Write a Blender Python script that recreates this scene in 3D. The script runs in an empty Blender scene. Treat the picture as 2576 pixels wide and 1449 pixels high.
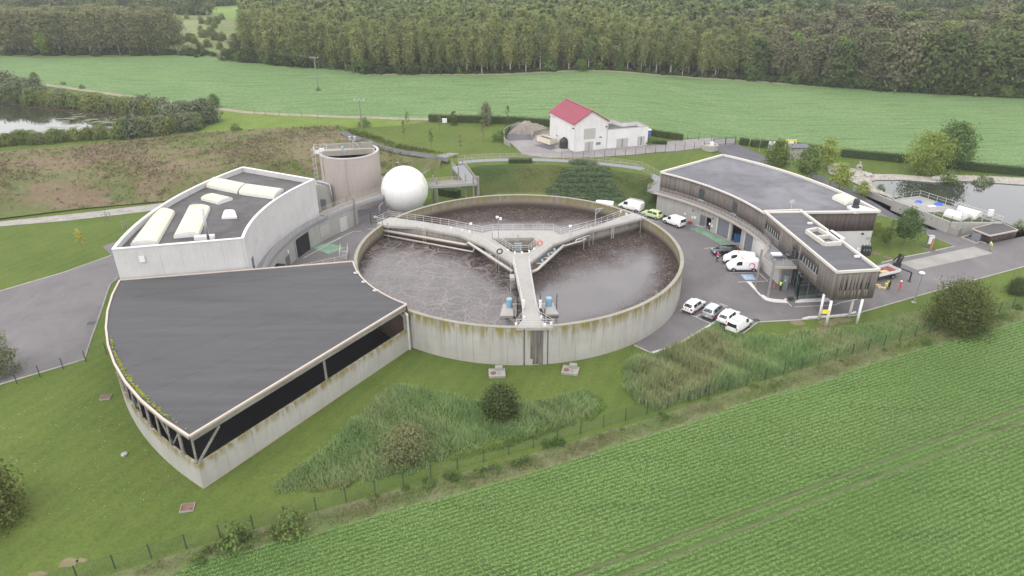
import bpy, bmesh, math, random
import numpy as np
from mathutils import Matrix, Vector
R_ = math.radians
random.seed(7); rng = np.random.default_rng(7)
SC = bpy.context.scene
COL = SC.collection
# ------------------------------------------------------------------ camera, sky, sun, exposure
CAMH, FPX, PITCH, ROLL = 47.0, 1766.1, 0.464248, -0.0055733
PW, PH = 2576.0, 1449.0
cam_d = bpy.data.cameras.new('camera'); cam = bpy.data.objects.new('camera', cam_d); COL.objects.link(cam)
cam_d.sensor_fit = 'HORIZONTAL'; cam_d.sensor_width = 36.0; cam_d.lens = 36.0 * FPX / PW
cam_d.clip_start = 0.5; cam_d.clip_end = 6000
cam.matrix_world = Matrix.Translation((0, 0, CAMH)) @ Matrix.Rotation(math.pi/2 - PITCH, 4, 'X') @ Matrix.Rotation(ROLL, 4, 'Z')
SC.camera = cam
world = bpy.data.worlds.new('World'); SC.world = world; world.use_nodes = True
wn = world.node_tree; wn.nodes.clear()
sky = wn.nodes.new('ShaderNodeTexSky'); sky.sky_type = 'NISHITA'; sky.sun_disc = False
SUN_EL, SUN_AZ = 52.0, 215.0
sky.sun_elevation = R_(SUN_EL); sky.sun_rotation = R_(SUN_AZ)
sky.air_density = 1.0; sky.dust_density = 3.0; sky.ozone_density = 1.0
hsv = wn.nodes.new('ShaderNodeHueSaturation'); hsv.inputs['Saturation'].default_value = 0.12; hsv.inputs['Value'].default_value = 1.0
bgn = wn.nodes.new('ShaderNodeBackground'); bgn.inputs['Strength'].default_value = 0.15
won = wn.nodes.new('ShaderNodeOutputWorld')
cloud = wn.nodes.new('ShaderNodeMix'); cloud.data_type = 'RGBA'; cloud.inputs[0].default_value = 0.75; cloud.inputs[7].default_value = (9.4, 9.3, 9.55, 1)   # even overcast
wn.links.new(sky.outputs[0], hsv.inputs['Color']); wn.links.new(hsv.outputs[0], cloud.inputs[6]); wn.links.new(cloud.outputs[2], bgn.inputs['Color']); wn.links.new(bgn.outputs[0], won.inputs['Surface'])
sun_d = bpy.data.lights.new('sun', 'SUN'); sun = bpy.data.objects.new('sun', sun_d); COL.objects.link(sun)
sun_d.energy = 0.55; sun_d.angle = R_(40); sun_d.color = (1.0, 0.975, 0.95)
az = R_(SUN_AZ)
sdir = Vector((math.sin(az)*math.cos(R_(SUN_EL)), math.cos(az)*math.cos(R_(SUN_EL)), math.sin(R_(SUN_EL))))
sun.rotation_euler = sdir.to_track_quat('Z', 'Y').to_euler()
SC.view_settings.view_transform = 'Standard'; SC.view_settings.look = 'None'
SC.view_settings.exposure = 0.74; SC.view_settings.gamma = 1.0; SC.view_settings.use_curve_mapping = False
SC.cycles.max_bounces = 6; SC.cycles.diffuse_bounces = 3; SC.cycles.glossy_bounces = 3
SC.cycles.transmission_bounces = 4; SC.cycles.transparent_max_bounces = 8; SC.cycles.volume_bounces = 0
SC.cycles.caustics_reflective = False; SC.cycles.caustics_refractive = False
SC.cycles.use_denoising = True

# ------------------------------------------------------------------ pixel -> place
def ray(x, y):
    a = (x - PW/2)/FPX; b = -(y - PH/2)/FPX
    c, s = math.cos(ROLL), math.sin(ROLL); a, b = c*a - s*b, s*a + c*b
    return (a, math.cos(PITCH) + b*math.sin(PITCH), -math.sin(PITCH) + b*math.cos(PITCH))
def G(x, y, z=0.0):
    d = ray(x, y); t = (z - CAMH)/d[2]; return Vector((d[0]*t, d[1]*t, z))
def G2(x, y, z=0.0):
    g = G(x, y, z); return (g.x, g.y)
def hgt(bx, by, tx, ty, z0=0.0):
    g = G(bx, by, z0); d = ray(tx, ty); t = math.hypot(g.x, g.y)/math.hypot(d[0], d[1]); return CAMH + t*d[2]
# enlarged views of the photograph -> photograph pixels
def Lz(i, j): return lambda x, y: (858.67*i + x/3.0, 483.0*j + y/3.0)
L00, L10, L20, L01, L11, L21, L02, L12, L22 = [Lz(i, j) for j in range(3) for i in range(3)]
dz = lambda x, y: (737.9 + x*.20833, 322 + y*.20833)
hz = lambda x, y: (1207.5 + x*.20833, 228.1 + y*.20833)
z2 = lambda x, y: (1174 + x*.20833, 469.6 + y*.20833)
z3t = lambda x, y: (1174 + x*.16204, 603.75 + y*.16204)
rbz = lambda x, y: (1610 + x*.16667, 429.3 + y*.16667)
r2 = lambda x, y: (1771 + x*.125, 590.3 + y*.125)
z3 = lambda x, y: ((2980 + x*.2071)/1.49068, (940 + y*.2071)/1.49068)
cz = lambda x, y: (2079.6 + x*.19271, 389.1 + y*.19271)
c5 = lambda x, y: ((2520 + x*.13975)/1.49068, (1080 + y*.13975)/1.49068)

CX, CY = 0.996, 96.9                       # centre of the round tank; the whole plant is laid out on arcs about it
def PO(R, th, z=0.0):
    t = R_(th); return Vector((CX + R*math.cos(t), CY + R*math.sin(t), z))
def arc(R, t0, t1, n, z=0.0): return [PO(R, t0 + (t1 - t0)*i/n, z) for i in range(n + 1)]

# ------------------------------------------------------------------ terrain height
PLAT = 3.85
_foot = [G(*q) for q in [(-300,600),(0,548),(200,522),(410,507),(620,480),(780,464),(1020,432),(1100,448)]]
_top = [G(q[0], q[1], q[2] if len(q) > 2 else PLAT) for q in [(-300,500),(0,470),(200,455),(420,440),(650,425),(800,400),(960,384,2.9),(1050,398,2.4),(1118,404,3.5)]]
_fx = [-900.0] + [v.x for v in _foot]; _fy = [_foot[0].y + 40] + [v.y for v in _foot]
_tx = [-900.0] + [v.x for v in _top]; _ty = [_top[0].y + 60] + [v.y for v in _top]
for _x in np.linspace(-7, 27, 12):
    _fx.append(_x); _fy.append(CY + math.sqrt(39.0**2 - (_x - CX)**2))
    _tx.append(_x); _ty.append(CY + math.sqrt(47.0**2 - (_x - CX)**2))
_fx += [33, 60, 900]; _fy += [130, 150, 150]
_tx += [33, 60, 900]; _ty += [146, 175, 190]
def hp(x):
    t = min(1, max(0, (x - 28)/42.0)); return PLAT*(1 - t*t*(3 - 2*t))
def zt(x, y):
    f = np.interp(x, _fx, _fy); t = np.interp(x, _tx, _ty)
    u = min(1, max(0, (y - f)/max(t - f, 3.0)))
    u = u*u*(3 - 2*u)*0.5 + u*0.5
    s = min(1, max(0, (y - t)/35.0)); dip = .40*math.exp(-((x + 26)/9.0)**2)*(1 - s*s*(3 - 2*s))
    return hp(x)*u*(1 - dip)
def T(px, py, it=12):
    z = 0.0
    for _ in range(it):
        g = G(px, py, z); z = 0.5*z + 0.5*zt(g.x, g.y)
    g = G(px, py, z); return Vector((g.x, g.y, zt(g.x, g.y)))
def T2(px, py):
    g = T(px, py); return (g.x, g.y)

# ------------------------------------------------------------------ materials
MATS = {}
class NT:
    def __init__(s, name):
        m = bpy.data.materials.new(name); m.use_nodes = True; s.m = m; s.t = m.node_tree; s.t.nodes.clear()
        s.o = s.t.nodes.new('ShaderNodeOutputMaterial'); MATS[name] = m
    def n(s, ty, **kw):
        nd = s.t.nodes.new('ShaderNode' + ty)
        for k, v in kw.items():
            if k in nd.inputs.keys() if isinstance(k, str) else False: nd.inputs[k].default_value = v
            else: setattr(nd, k, v)
        return nd
    def l(s, a, b): s.t.links.new(a, b)
    def val(s, x): nd = s.n('Value'); nd.outputs[0].default_value = x; return nd.outputs[0]
    def math(s, op, a, b=None, c=None, clamp=False):
        nd = s.t.nodes.new('ShaderNodeMath'); nd.operation = op; nd.use_clamp = clamp
        for i, q in enumerate((a, b, c)):
            if q is None: continue
            if isinstance(q, (int, float)): nd.inputs[i].default_value = q
            else: s.l(q, nd.inputs[i])
        return nd.outputs[0]
    def noise(s, vec, scale, detail=4, rough=.6, dist=0.0):
        nd = s.t.nodes.new('ShaderNodeTexNoise'); nd.inputs['Scale'].default_value = scale; nd.inputs['Detail'].default_value = detail
        nd.inputs['Roughness'].default_value = rough; nd.inputs['Distortion'].default_value = dist
        if vec is not None: s.l(vec, nd.inputs['Vector'])
        return nd.outputs['Fac']
    def pos(s, sc=(1,1,1), rotz=0.0, obj=False):
        if obj: v = s.t.nodes.new('ShaderNodeTexCoord').outputs['Object']
        else: v = s.t.nodes.new('ShaderNodeNewGeometry').outputs['Position']
        mp = s.t.nodes.new('ShaderNodeMapping'); mp.inputs['Scale'].default_value = sc; mp.inputs['Rotation'].default_value = (0,0,rotz)
        s.l(v, mp.inputs['Vector']); return mp.outputs[0]
    def sepz(s, vec=None):
        if vec is None: vec = s.t.nodes.new('ShaderNodeNewGeometry').outputs['Position']
        nd = s.t.nodes.new('ShaderNodeSeparateXYZ'); s.l(vec, nd.inputs[0]); return nd.outputs
    def rng(s, v, a, b, c=0.0, d=1.0, smooth=False):
        nd = s.t.nodes.new('ShaderNodeMapRange'); nd.clamp = True
        if smooth: nd.interpolation_type = 'SMOOTHSTEP'
        s.l(v, nd.inputs[0])
        for i, q in zip((1,2,3,4), (a,b,c,d)): nd.inputs[i].default_value = q
        return nd.outputs[0]
    def mix(s, fac, a, b, mode='MIX'):
        nd = s.t.nodes.new('ShaderNodeMix'); nd.data_type = 'RGBA'; nd.blend_type = mode; nd.clamp_factor = True
        if isinstance(fac, (int, float)): nd.inputs[0].default_value = fac
        else: s.l(fac, nd.inputs[0])
        for i, q in ((6, a), (7, b)):
            if isinstance(q, (tuple, list)): nd.inputs[i].default_value = (*q, 1) if len(q) == 3 else q
            else: s.l(q, nd.inputs[i])
        return nd.outputs[2]
    def principled(s, col, rough=.8, metal=0.0, spec=.35, bump=None, bstr=.3, bdist=.05, coat=0.0, ior=None, trans=0.0):
        p = s.t.nodes.new('ShaderNodeBsdfPrincipled')
        if isinstance(col, (tuple, list)): p.inputs['Base Color'].default_value = (*col, 1)
        else: s.l(col, p.inputs['Base Color'])
        if isinstance(rough, (int, float)): p.inputs['Roughness'].default_value = rough
        else: s.l(rough, p.inputs['Roughness'])
        p.inputs['Metallic'].default_value = metal
        if isinstance(spec, (int, float)): p.inputs['Specular IOR Level'].default_value = spec
        else: s.l(spec, p.inputs['Specular IOR Level'])
        p.inputs['Coat Weight'].default_value = coat; p.inputs['Transmission Weight'].default_value = trans
        if ior: p.inputs['IOR'].default_value = ior
        if bump is not None:
            b = s.t.nodes.new('ShaderNodeBump'); b.inputs['Strength'].default_value = bstr; b.inputs['Distance'].default_value = bdist
            s.l(bump, b.inputs['Height']); s.l(b.outputs[0], p.inputs['Normal'])
        s.l(p.outputs[0], s.o.inputs['Surface']); return p

def mat_plain(name, col, rough=.6, metal=0.0, spec=.4, var=.12, scale=1.5, coat=0.0):
    t = NT(name); f = t.noise(t.pos(), scale, 5, .65)
    a = tuple(c*(1 - var) for c in col); b = tuple(min(1, c*(1 + var)) for c in col)
    t.principled(t.mix(t.rng(f, .3, .7), a, b), rough, metal, spec, coat=coat); return t.m
def mat_two(name, a, b, s1, s2=None, rough=.9, c=None, bstr=.25, bdist=.04, rotz=0, sc=(1,1,1), spec=.2, lo=.38, hi=.62):
    t = NT(name); v = t.pos(sc, rotz)
    f = t.noise(v, s1, 6, .65); col = t.mix(t.rng(f, lo, hi), a, b)
    g = t.noise(v, s2 or s1*8, 5, .7)
    if c is not None: col = t.mix(t.rng(g, .52, .7), col, c)
    else: col = t.mix(t.rng(g, .3, .7, 0, .35), col, tuple(q*.6 for q in a))
    t.principled(col, rough, 0, spec, bump=g, bstr=bstr, bdist=bdist); return t.m

def concrete(name, base, dark, streak=.5, lichen=0.0, ztop=5.3, zrange=1.3, moss=(.20,.165,.035), rough=.88, low=None):
    t = NT(name); v = t.pos()
    big = t.noise(v, .35, 5, .6); col = t.mix(t.rng(big, .35, .65), tuple(c*.88 for c in base), base)
    st = t.noise(t.pos((2.2, 2.2, .12)), 1.0, 5, .7)
    z = t.sepz()[2]
    top = t.rng(z, ztop - zrange*2.0, ztop - zrange*.3)
    sf = t.math('MULTIPLY', t.rng(st, .46, .72), t.math('ADD', t.math('MULTIPLY', top, .8), .2))
    col = t.mix(t.math('MULTIPLY', sf, streak), col, dark)
    if lichen > 0:
        ln = t.noise(t.pos((1.1, 1.1, .25)), 1.3, 5, .7)
        tt = t.rng(t.math('ADD', z, t.math('MULTIPLY', t.math('SUBTRACT', st, .5), zrange*1.4)), ztop - zrange*1.15, ztop - zrange*.3)
        lf = t.math('MULTIPLY', t.rng(ln, .38, .56), tt)
        col = t.mix(t.math('MULTIPLY', lf, lichen), col, moss)
    if low is not None:
        lz0, lz1, lc = low
        wob = t.math('ADD', z, t.math('MULTIPLY', t.math('SUBTRACT', st, .5), .5))
        col = t.mix(t.rng(wob, lz0, lz1, 1, 0), col, lc)
    fine = t.noise(v, 6, 5, .7); col = t.mix(t.rng(fine, .35, .75, 0, .22), col, tuple(c*.55 for c in base))
    t.principled(col, rough, 0, .25, bump=fine, bstr=.2, bdist=.02); return t.m

def leaf(name, a, b, c=None, trans=.3, rough=.7, ov=.6):
    """foliage: per-leaf tint from the mesh, per-plant tint from the object"""
    t = NT(name)
    at = t.t.nodes.new('ShaderNodeAttribute'); at.attribute_name = 'tint'
    oi = t.t.nodes.new('ShaderNodeObjectInfo')
    sp = t.t.nodes.new('ShaderNodeSeparateColor'); t.l(at.outputs['Color'], sp.inputs[0])
    col = t.mix(sp.outputs[0], a, b)
    if c is not None: col = t.mix(t.math('MULTIPLY', sp.outputs[1], .9), col, c)
    if ov: col = t.mix(t.math('MULTIPLY', oi.outputs['Random'], ov), col, tuple(q*.62 for q in a))
    h = t.t.nodes.new('ShaderNodeHueSaturation'); t.l(col, h.inputs['Color'])
    if ov: t.l(t.rng(oi.outputs['Random'], 0, 1, .485, .512), h.inputs['Hue'])
    p = t.t.nodes.new('ShaderNodeBsdfPrincipled'); t.l(h.outputs[0], p.inputs['Base Color']); p.inputs['Roughness'].default_value = rough
    p.inputs['Specular IOR Level'].default_value = .2
    tr = t.t.nodes.new('ShaderNodeBsdfTranslucent'); t.l(h.outputs[0], tr.inputs['Color'])
    mx = t.t.nodes.new('ShaderNodeMixShader'); mx.inputs[0].default_value = trans
    t.l(p.outputs[0], mx.inputs[1]); t.l(tr.outputs[0], mx.inputs[2]); t.l(mx.outputs[0], t.o.inputs['Surface'])
    return t.m

# ------------------------------------------------------------------ mesh helpers
def link(o): COL.objects.link(o); return o
def tag(o, label=None, cat=None, group=None, kind=None):
    for k, v in (('label', label), ('category', cat), ('group', group), ('kind', kind)):
        if v: o[k] = v
    return o
def thing(name, label, cat, loc=(0,0,0), rz=0.0, group=None):
    o = link(bpy.data.objects.new(name, None)); o.location = loc; o.rotation_euler = (0, 0, rz); o.empty_display_size = .3
    return tag(o, label, cat, group)
class MB:
    """collects faces; build() makes ONE mesh object"""
    def __init__(s): s.v = []; s.f = []; s.mi = []
    def add(s, vs, fs, mi=0):
        b = len(s.v); s.v += [tuple(q) for q in vs]; s.f += [tuple(b + i for i in q) for q in fs]; s.mi += [mi]*len(fs); return s
    def quad(s, a, b, c, d, mi=0): return s.add([a, b, c, d], [(0,1,2,3)], mi)
    def box(s, c, size, rz=0.0, mi=0):
        hx, hy, hz_ = size[0]/2, size[1]/2, size[2]/2; cs, sn = math.cos(rz), math.sin(rz); vs = []
        for k in (-1, 1):
            for (x, y) in ((-hx,-hy),(hx,-hy),(hx,hy),(-hx,hy)):
                vs.append((c[0] + x*cs - y*sn, c[1] + x*sn + y*cs, c[2] + k*hz_))
        return s.add(vs, [(3,2,1,0),(4,5,6,7),(0,1,5,4),(1,2,6,5),(2,3,7,6),(3,0,4,7)], mi)
    def prism(s, poly, z0, z1, mi=0, cap=True):
        """poly: list of (x, y), any winding; z0/z1 numbers or lists"""
        n = len(poly); A = sum(poly[i][0]*poly[(i+1) % n][1] - poly[(i+1) % n][0]*poly[i][1] for i in range(n))
        if A < 0:
            poly = poly[::-1]
            if not isinstance(z0, (int, float)): z0 = z0[::-1]
            if not isinstance(z1, (int, float)): z1 = z1[::-1]
        a = [z0]*n if isinstance(z0, (int, float)) else z0; b = [z1]*n if isinstance(z1, (int, float)) else z1
        vs = [(p[0], p[1], a[i]) for i, p in enumerate(poly)] + [(p[0], p[1], b[i]) for i, p in enumerate(poly)]
        fs = [(i, (i+1) % n, n + (i+1) % n, n + i) for i in range(n)]
        if cap: fs += [tuple(range(n-1, -1, -1)), tuple(range(n, 2*n))]
        return s.add(vs, fs, mi)
    def bar(s, p, q, w, h=None, mi=0, up=(0,0,1)):
        p, q = Vector(p), Vector(q); h = h or w; d = (q - p)
        if d.length < 1e-6: return s
        d.normalize(); u = Vector(up)
        if abs(d.dot(u)) > .98: u = Vector((1,0,0))
        a = d.cross(u).normalized(); b = a.cross(d).normalized()
        vs = []
        for e in (p, q):
            for (i, j) in ((-1,-1),(1,-1),(1,1),(-1,1)): vs.append(e + a*(i*w/2) + b*(j*h/2))
        return s.add(vs, [(3,2,1,0),(4,5,6,7),(0,1,5,4),(1,2,6,5),(2,3,7,6),(3,0,4,7)], mi)
    def tube(s, pts, r, n=8, mi=0, caps=True):
        pts = [Vector(p) for p in pts]; m = len(pts); rr = [r]*m if isinstance(r, (int, float)) else r
        vs = []; prev = None
        for i, p in enumerate(pts):
            d = (pts[min(i+1, m-1)] - pts[max(i-1, 0)]).normalized()
            if prev is None:
                u = Vector((0,0,1)) if abs(d.z) < .95 else Vector((1,0,0)); a = d.cross(u).normalized()
            else:
                a = (prev - d*prev.dot(d)); a = a.normalized() if a.length > 1e-5 else d.orthogonal().normalized()
            prev = a; b = d.cross(a)
            for k in range(n):
                t = 2*math.pi*k/n; vs.append(p + (a*math.cos(t) + b*math.sin(t))*rr[i])
        fs = [(i*n + k, i*n + (k+1) % n, (i+1)*n + (k+1) % n, (i+1)*n + k) for i in range(m-1) for k in range(n)]
        if caps: fs += [tuple(range(n-1, -1, -1)), tuple((m-1)*n + k for k in range(n))]
        return s.add(vs, fs, mi)
    def lathe(s, prof, c, n=24, mi=0):
        vs = []; m = len(prof)
        for (r, z) in prof:
            for k in range(n):
                t = 2*math.pi*k/n; vs.append((c[0] + r*math.cos(t), c[1] + r*math.sin(t), c[2] + z))
        fs = [(i*n + k, i*n + (k+1) % n, (i+1)*n + (k+1) % n, (i+1)*n + k) for i in range(m-1) for k in range(n)]
        if prof[0][0] > 1e-4: fs.append(tuple(range(n-1, -1, -1)))
        if prof[-1][0] > 1e-4: fs.append(tuple((m-1)*n + k for k in range(n)))
        return s.add(vs, fs, mi)
    def sector(s, R0, R1, t0, t1, z0, z1, n=24, mi=0):
        """solid ring piece about the tank centre"""
        poly = [(p.x, p.y) for p in arc(R1, t0, t1, n)] + [(p.x, p.y) for p in arc(R0, t1, t0, n)]
        a = arc(R0, t0, t1, n); b = arc(R1, t0, t1, n); vs = []
        for i in range(n + 1):
            for (p, z) in ((a[i], z0), (b[i], z0), (b[i], z1), (a[i], z1)): vs.append((p.x, p.y, z))
        fs = []
        for i in range(n):
            k = i*4
            for j in range(4): fs.append((k + j, k + (j+1) % 4, k + 4 + (j+1) % 4, k + 4 + j))
        fs += [(3,2,1,0), tuple(n*4 + j for j in range(4))]
        if t1 < t0: fs = [f[::-1] for f in fs]
        return s.add(vs, fs, mi)
    def build(s, name, mat, parent=None, smooth=False, local=False):
        me = bpy.data.meshes.new(name); off = Vector((0,0,0))
        o = bpy.data.objects.new(name, me); link(o)
        vs = s.v
        if parent is not None:
            o.parent = parent
            if not local:
                q = parent; off = Vector(q.location)
                while q.parent is not None: q = q.parent; off += Vector(q.location)
                vs = [(v[0] - off.x, v[1] - off.y, v[2] - off.z) for v in vs]
        me.from_pydata(vs, [], s.f)
        for m in (mat if isinstance(mat, (list, tuple)) else [mat]): me.materials.append(MATS[m] if isinstance(m, str) else m)
        if isinstance(mat, (list, tuple)) and len(mat) > 1: me.polygons.foreach_set('material_index', s.mi)
        if smooth: me.polygons.foreach_set('use_smooth', [True]*len(me.polygons))
        bm = bmesh.new(); bm.from_mesh(me); bmesh.ops.recalc_face_normals(bm, faces=bm.faces); bm.to_mesh(me); bm.free()
        me.update(); return o
def smooth_by_angle(o, ang=40):
    me = o.data; me.polygons.foreach_set('use_smooth', [True]*len(me.polygons)); me.set_sharp_from_angle(angle=R_(ang)); return o
def np_mesh(name, V, F, mat, tint=None, parent=None, smooth=False):
    """V (n,3), F (m,k) arrays -> object"""
    me = bpy.data.meshes.new(name); k = F.shape[1]
    me.vertices.add(len(V)); me.vertices.foreach_set('co', np.ascontiguousarray(V, dtype=np.float32).ravel())
    me.loops.add(F.size); me.loops.foreach_set('vertex_index', np.ascontiguousarray(F, dtype=np.int32).ravel())
    me.polygons.add(len(F)); me.polygons.foreach_set('loop_start', np.arange(0, F.size, k, dtype=np.int32))
    if tint is not None:
        a = me.attributes.new('tint', 'FLOAT_COLOR', 'POINT'); c = np.ones((len(V), 4), np.float32); c[:, :tint.shape[1]] = tint; a.data.foreach_set('color', c.ravel())
    me.materials.append(MATS[mat] if isinstance(mat, str) else mat)
    if smooth: me.polygons.foreach_set('use_smooth', np.ones(len(F), bool))
    me.update(calc_edges=True); me.validate()
    o = link(bpy.data.objects.new(name, me))
    if parent is not None: o.parent = parent
    return o
def copy_tree(o, parent=None):
    c = link(o.copy()); c.parent = parent
    for ch in list(o.children): copy_tree(ch, c)
    return c
def in_poly(x, y, poly):
    """vectorised point in polygon"""
    x = np.asarray(x); y = np.asarray(y); ins = np.zeros(x.shape, bool); n = len(poly)
    for i in range(n):
        x0, y0 = poly[i][:2]; x1, y1 = poly[(i+1) % n][:2]
        c = ((y0 > y) != (y1 > y)) & (x < (x1 - x0)*(y - y0)/(y1 - y0 + 1e-12) + x0); ins ^= c
    return ins
def scatter(poly, dens):
    xs = [p[0] for p in poly]; ys = [p[1] for p in poly]
    n = int((max(xs) - min(xs))*(max(ys) - min(ys))*dens)
    x = rng.uniform(min(xs), max(xs), n); y = rng.uniform(min(ys), max(ys), n); k = in_poly(x, y, poly); return x[k], y[k]
LAT = 2.5
def sheet(name, poly, mat, dzz=.03, slope=False, kind='structure', label=None):
    """a ground sheet draped on the terrain"""
    bm = bmesh.new(); f = bm.faces.new([bm.verts.new((p[0], p[1], 0)) for p in poly]); bmesh.ops.triangulate(bm, faces=[f])
    if slope:
        xs = [p[0] for p in poly]; ys = [p[1] for p in poly]
        for ax, lo, hi in ((0, min(xs), max(xs)), (1, min(ys), max(ys))):
            q = math.ceil(lo/LAT)*LAT
            while q < hi:
                co = (q,0,0) if ax == 0 else (0,q,0); no = (1,0,0) if ax == 0 else (0,1,0)
                bmesh.ops.bisect_plane(bm, geom=bm.verts[:] + bm.edges[:] + bm.faces[:], plane_co=co, plane_no=no, dist=1e-5); q += LAT
        for v in bm.verts: v.co.z = zt(v.co.x, v.co.y) + dzz
    else:
        for v in bm.verts: v.co.z = dzz
    for f in bm.faces:
        f.normal_update()
        if f.normal.z < 0: f.normal_flip()
    me = bpy.data.meshes.new(name); bm.to_mesh(me); bm.free(); me.materials.append(MATS[mat])
    o = link(bpy.data.objects.new(name, me)); o['kind'] = kind
    return o
def railing(path, h=1.1, rails=(1.1, .75, .4), sp=1.6, r=.03, rp=None, closed=False):
    mb = MB(); rp = rp or r*1.1; P_ = [Vector(p) for p in path]
    if closed: P_ = P_ + [P_[0]]
    for i, k in enumerate(rails): mb.tube([p + Vector((0,0,k)) for p in P_], r if i == 0 else r*.7, 5)
    for a, b in zip(P_[:-1], P_[1:]):
        n = max(1, round((b - a).length/sp))
        for j in range(n): q = a.lerp(b, j/n); mb.bar(q, q + Vector((0,0,h)), rp*1.6)
    mb.bar(P_[-1], P_[-1] + Vector((0,0,h)), rp*1.6)
    return mb
# ------------------------------------------------------------------ material set
def mk_lawn(name, a, b, c, s=.12):
    t = NT(name); v = t.pos()
    col = t.mix(t.rng(t.noise(v, s, 6, .65), .38, .62), a, b)
    col = t.mix(t.rng(t.noise(v, s*5, 5, .7), .5, .72, 0, .7), col, c)
    fine = t.noise(v, 2.6, 7, .82); col = t.mix(t.rng(fine, .36, .66, .0, .7), col, tuple(q*.5 for q in a))
    col = t.mix(t.rng(t.noise(v, .3, 6, .75), .55, .75, 0, .55), col, tuple(q*.62 for q in a))
    mow = t.t.nodes.new('ShaderNodeTexWave'); mow.inputs['Scale'].default_value = .16; mow.inputs['Distortion'].default_value = 4; mow.inputs['Detail'].default_value = 3
    t.l(t.pos((1,1,1), R_(24)), mow.inputs['Vector']); col = t.mix(t.rng(mow.outputs['Fac'], .3, .7, 0, .07), col, tuple(q*1.35 for q in b))
    t.principled(col, .95, 0, .1, bump=fine, bstr=.5, bdist=.06)
mk_lawn('lawn', (.084,.124,.027), (.114,.155,.036), (.142,.145,.054))
mk_lawn('meadow', (.12,.185,.035), (.165,.225,.05), (.16,.18,.065), .2)
def mk_weeds():
    t = NT('weeds'); v = t.pos(); w = t.pos((.55, 1.25, 1), R_(-12))
    n1 = t.noise(w, .075, 7, .68, .4); n2 = t.noise(v, .35, 6, .7); n3 = t.noise(v, 2.6, 6, .8); n4 = t.noise(w, .16, 6, .7, .3)
    col = t.mix(t.rng(n1, .44, .56), (.19,.145,.095), (.125,.145,.055))
    col = t.mix(t.rng(n4, .56, .68), col, (.075,.135,.035))
    col = t.mix(t.rng(n2, .5, .72, 0, .55), col, (.25,.205,.14))
    col = t.mix(t.rng(n3, .35, .75, 0, .45), col, (.07,.06,.032))
    t.principled(col, .95, 0, .1, bump=n3, bstr=.8, bdist=.25)
mk_weeds()
def mk_asphalt(name, a, b):
    t = NT(name); v = t.pos()
    n1 = t.noise(v, .1, 6, .65, .6); n2 = t.noise(t.pos((1, .35, 1), R_(35)), .3, 5, .7); n3 = t.noise(v, 18, 4, .8)
    col = t.mix(t.rng(n1, .35, .65), a, b); col = t.mix(t.rng(n2, .5, .75, 0, .45), col, tuple(q*1.35 for q in b))
    col = t.mix(t.rng(t.noise(v, .55, 5, .6), .58, .72, 0, .4), col, tuple(q*.6 for q in a))
    col = t.mix(t.rng(n3, .4, .7, 0, .25), col, tuple(q*.5 for q in a))
    t.principled(col, .85, 0, .3, bump=n3, bstr=.15, bdist=.01)
mk_asphalt('asphalt', (.122,.114,.115), (.160,.150,.151))
mk_asphalt('asphalt_pale', (.19,.175,.172), (.25,.235,.23))
mk_asphalt('asphalt_dark', (.08,.076,.088), (.115,.11,.122))
mat_two('gravel', (.25,.235,.215), (.33,.31,.285), .6, 9, c=(.14,.13,.11))
mat_two('stone_shore', (.31,.285,.25), (.42,.39,.345), .9, 5, c=(.17,.155,.13), bstr=.8, bdist=.15)
mat_two('soil', (.13,.10,.07), (.20,.155,.11), .8, 6)
mat_two('rut_soil', (.085,.095,.045), (.13,.125,.07), .8, 4, c=(.07,.10,.03))
mat_two('mud', (.045,.03,.025), (.08,.055,.045), .5, 4)
mat_two('track', (.21,.19,.135), (.28,.25,.19), .3, 3, c=(.13,.15,.05))
mat_two('kerb', (.30,.285,.26), (.38,.365,.335), 1.0, 12)
mat_plain('white_kerb', (.55,.53,.51), .8, var=.12, scale=2)
mat_plain('road_paint', (.50,.49,.48), .7, var=.15, scale=3)
mat_plain('green_paint', (.15,.25,.17), .75, var=.25, scale=.8)
mat_plain('blue_paint', (.22,.33,.47), .75, var=.15, scale=1.5)
mat_two('slab_concrete', (.26,.25,.23), (.32,.31,.29), .3, 5)
def mk_field(name, a, b, c, dark, ang, s, far):
    t = NT(name); v = t.pos(); w = t.pos((.12, 1, 1), ang)
    n1 = t.noise(v, .035, 6, .65, .5); col = t.mix(t.rng(n1, .4, .6), a, b)
    col = t.mix(t.rng(t.noise(t.pos((.25,1,1), ang), .09, 5, .7), .5, .66, 0, .55), col, c)
    line = t.noise(w, .55, 5, .75); col = t.mix(t.rng(line, .5, .64, 0, .75), col, dark)
    fine = t.noise(v, s, 6, .85); col = t.mix(t.rng(fine, .4, .62, 0, .8), col, dark)
    bare = t.noise(t.pos((.3,1,1), ang), .045, 6, .75); col = t.mix(t.rng(bare, .66, .74, 0, .55), col, (.26,.21,.13))
    t.principled(col, .95, 0, .1, bump=fine, bstr=.7, bdist=.15)
mk_field('field_far', (.14,.22,.09), (.17,.245,.108), (.16,.24,.08), (.068,.12,.042), R_(14), 1.1, True)
mk_field('field_soil', (.105,.165,.05), (.12,.18,.06), (.13,.145,.065), (.06,.095,.03), R_(-24), 3.0, False)
mk_field('field_back', (.15,.24,.06), (.20,.28,.08), (.18,.22,.07), (.10,.14,.04), R_(5), .5, True)
mat_two('marsh', (.11,.15,.055), (.19,.21,.085), .06, .8, c=(.055,.085,.03))
mat_two('forest_floor', (.045,.055,.02), (.075,.075,.03), .15, 1.2)
mat_two('verge', (.10,.135,.045), (.15,.15,.08), .35, 3.2, c=(.05,.06,.025), bstr=.8, bdist=.2)
mat_two('bank_grass', (.038,.064,.016), (.08,.088,.025), .1, 2.2, c=(.025,.036,.01), bstr=.7, bdist=.15)
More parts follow.
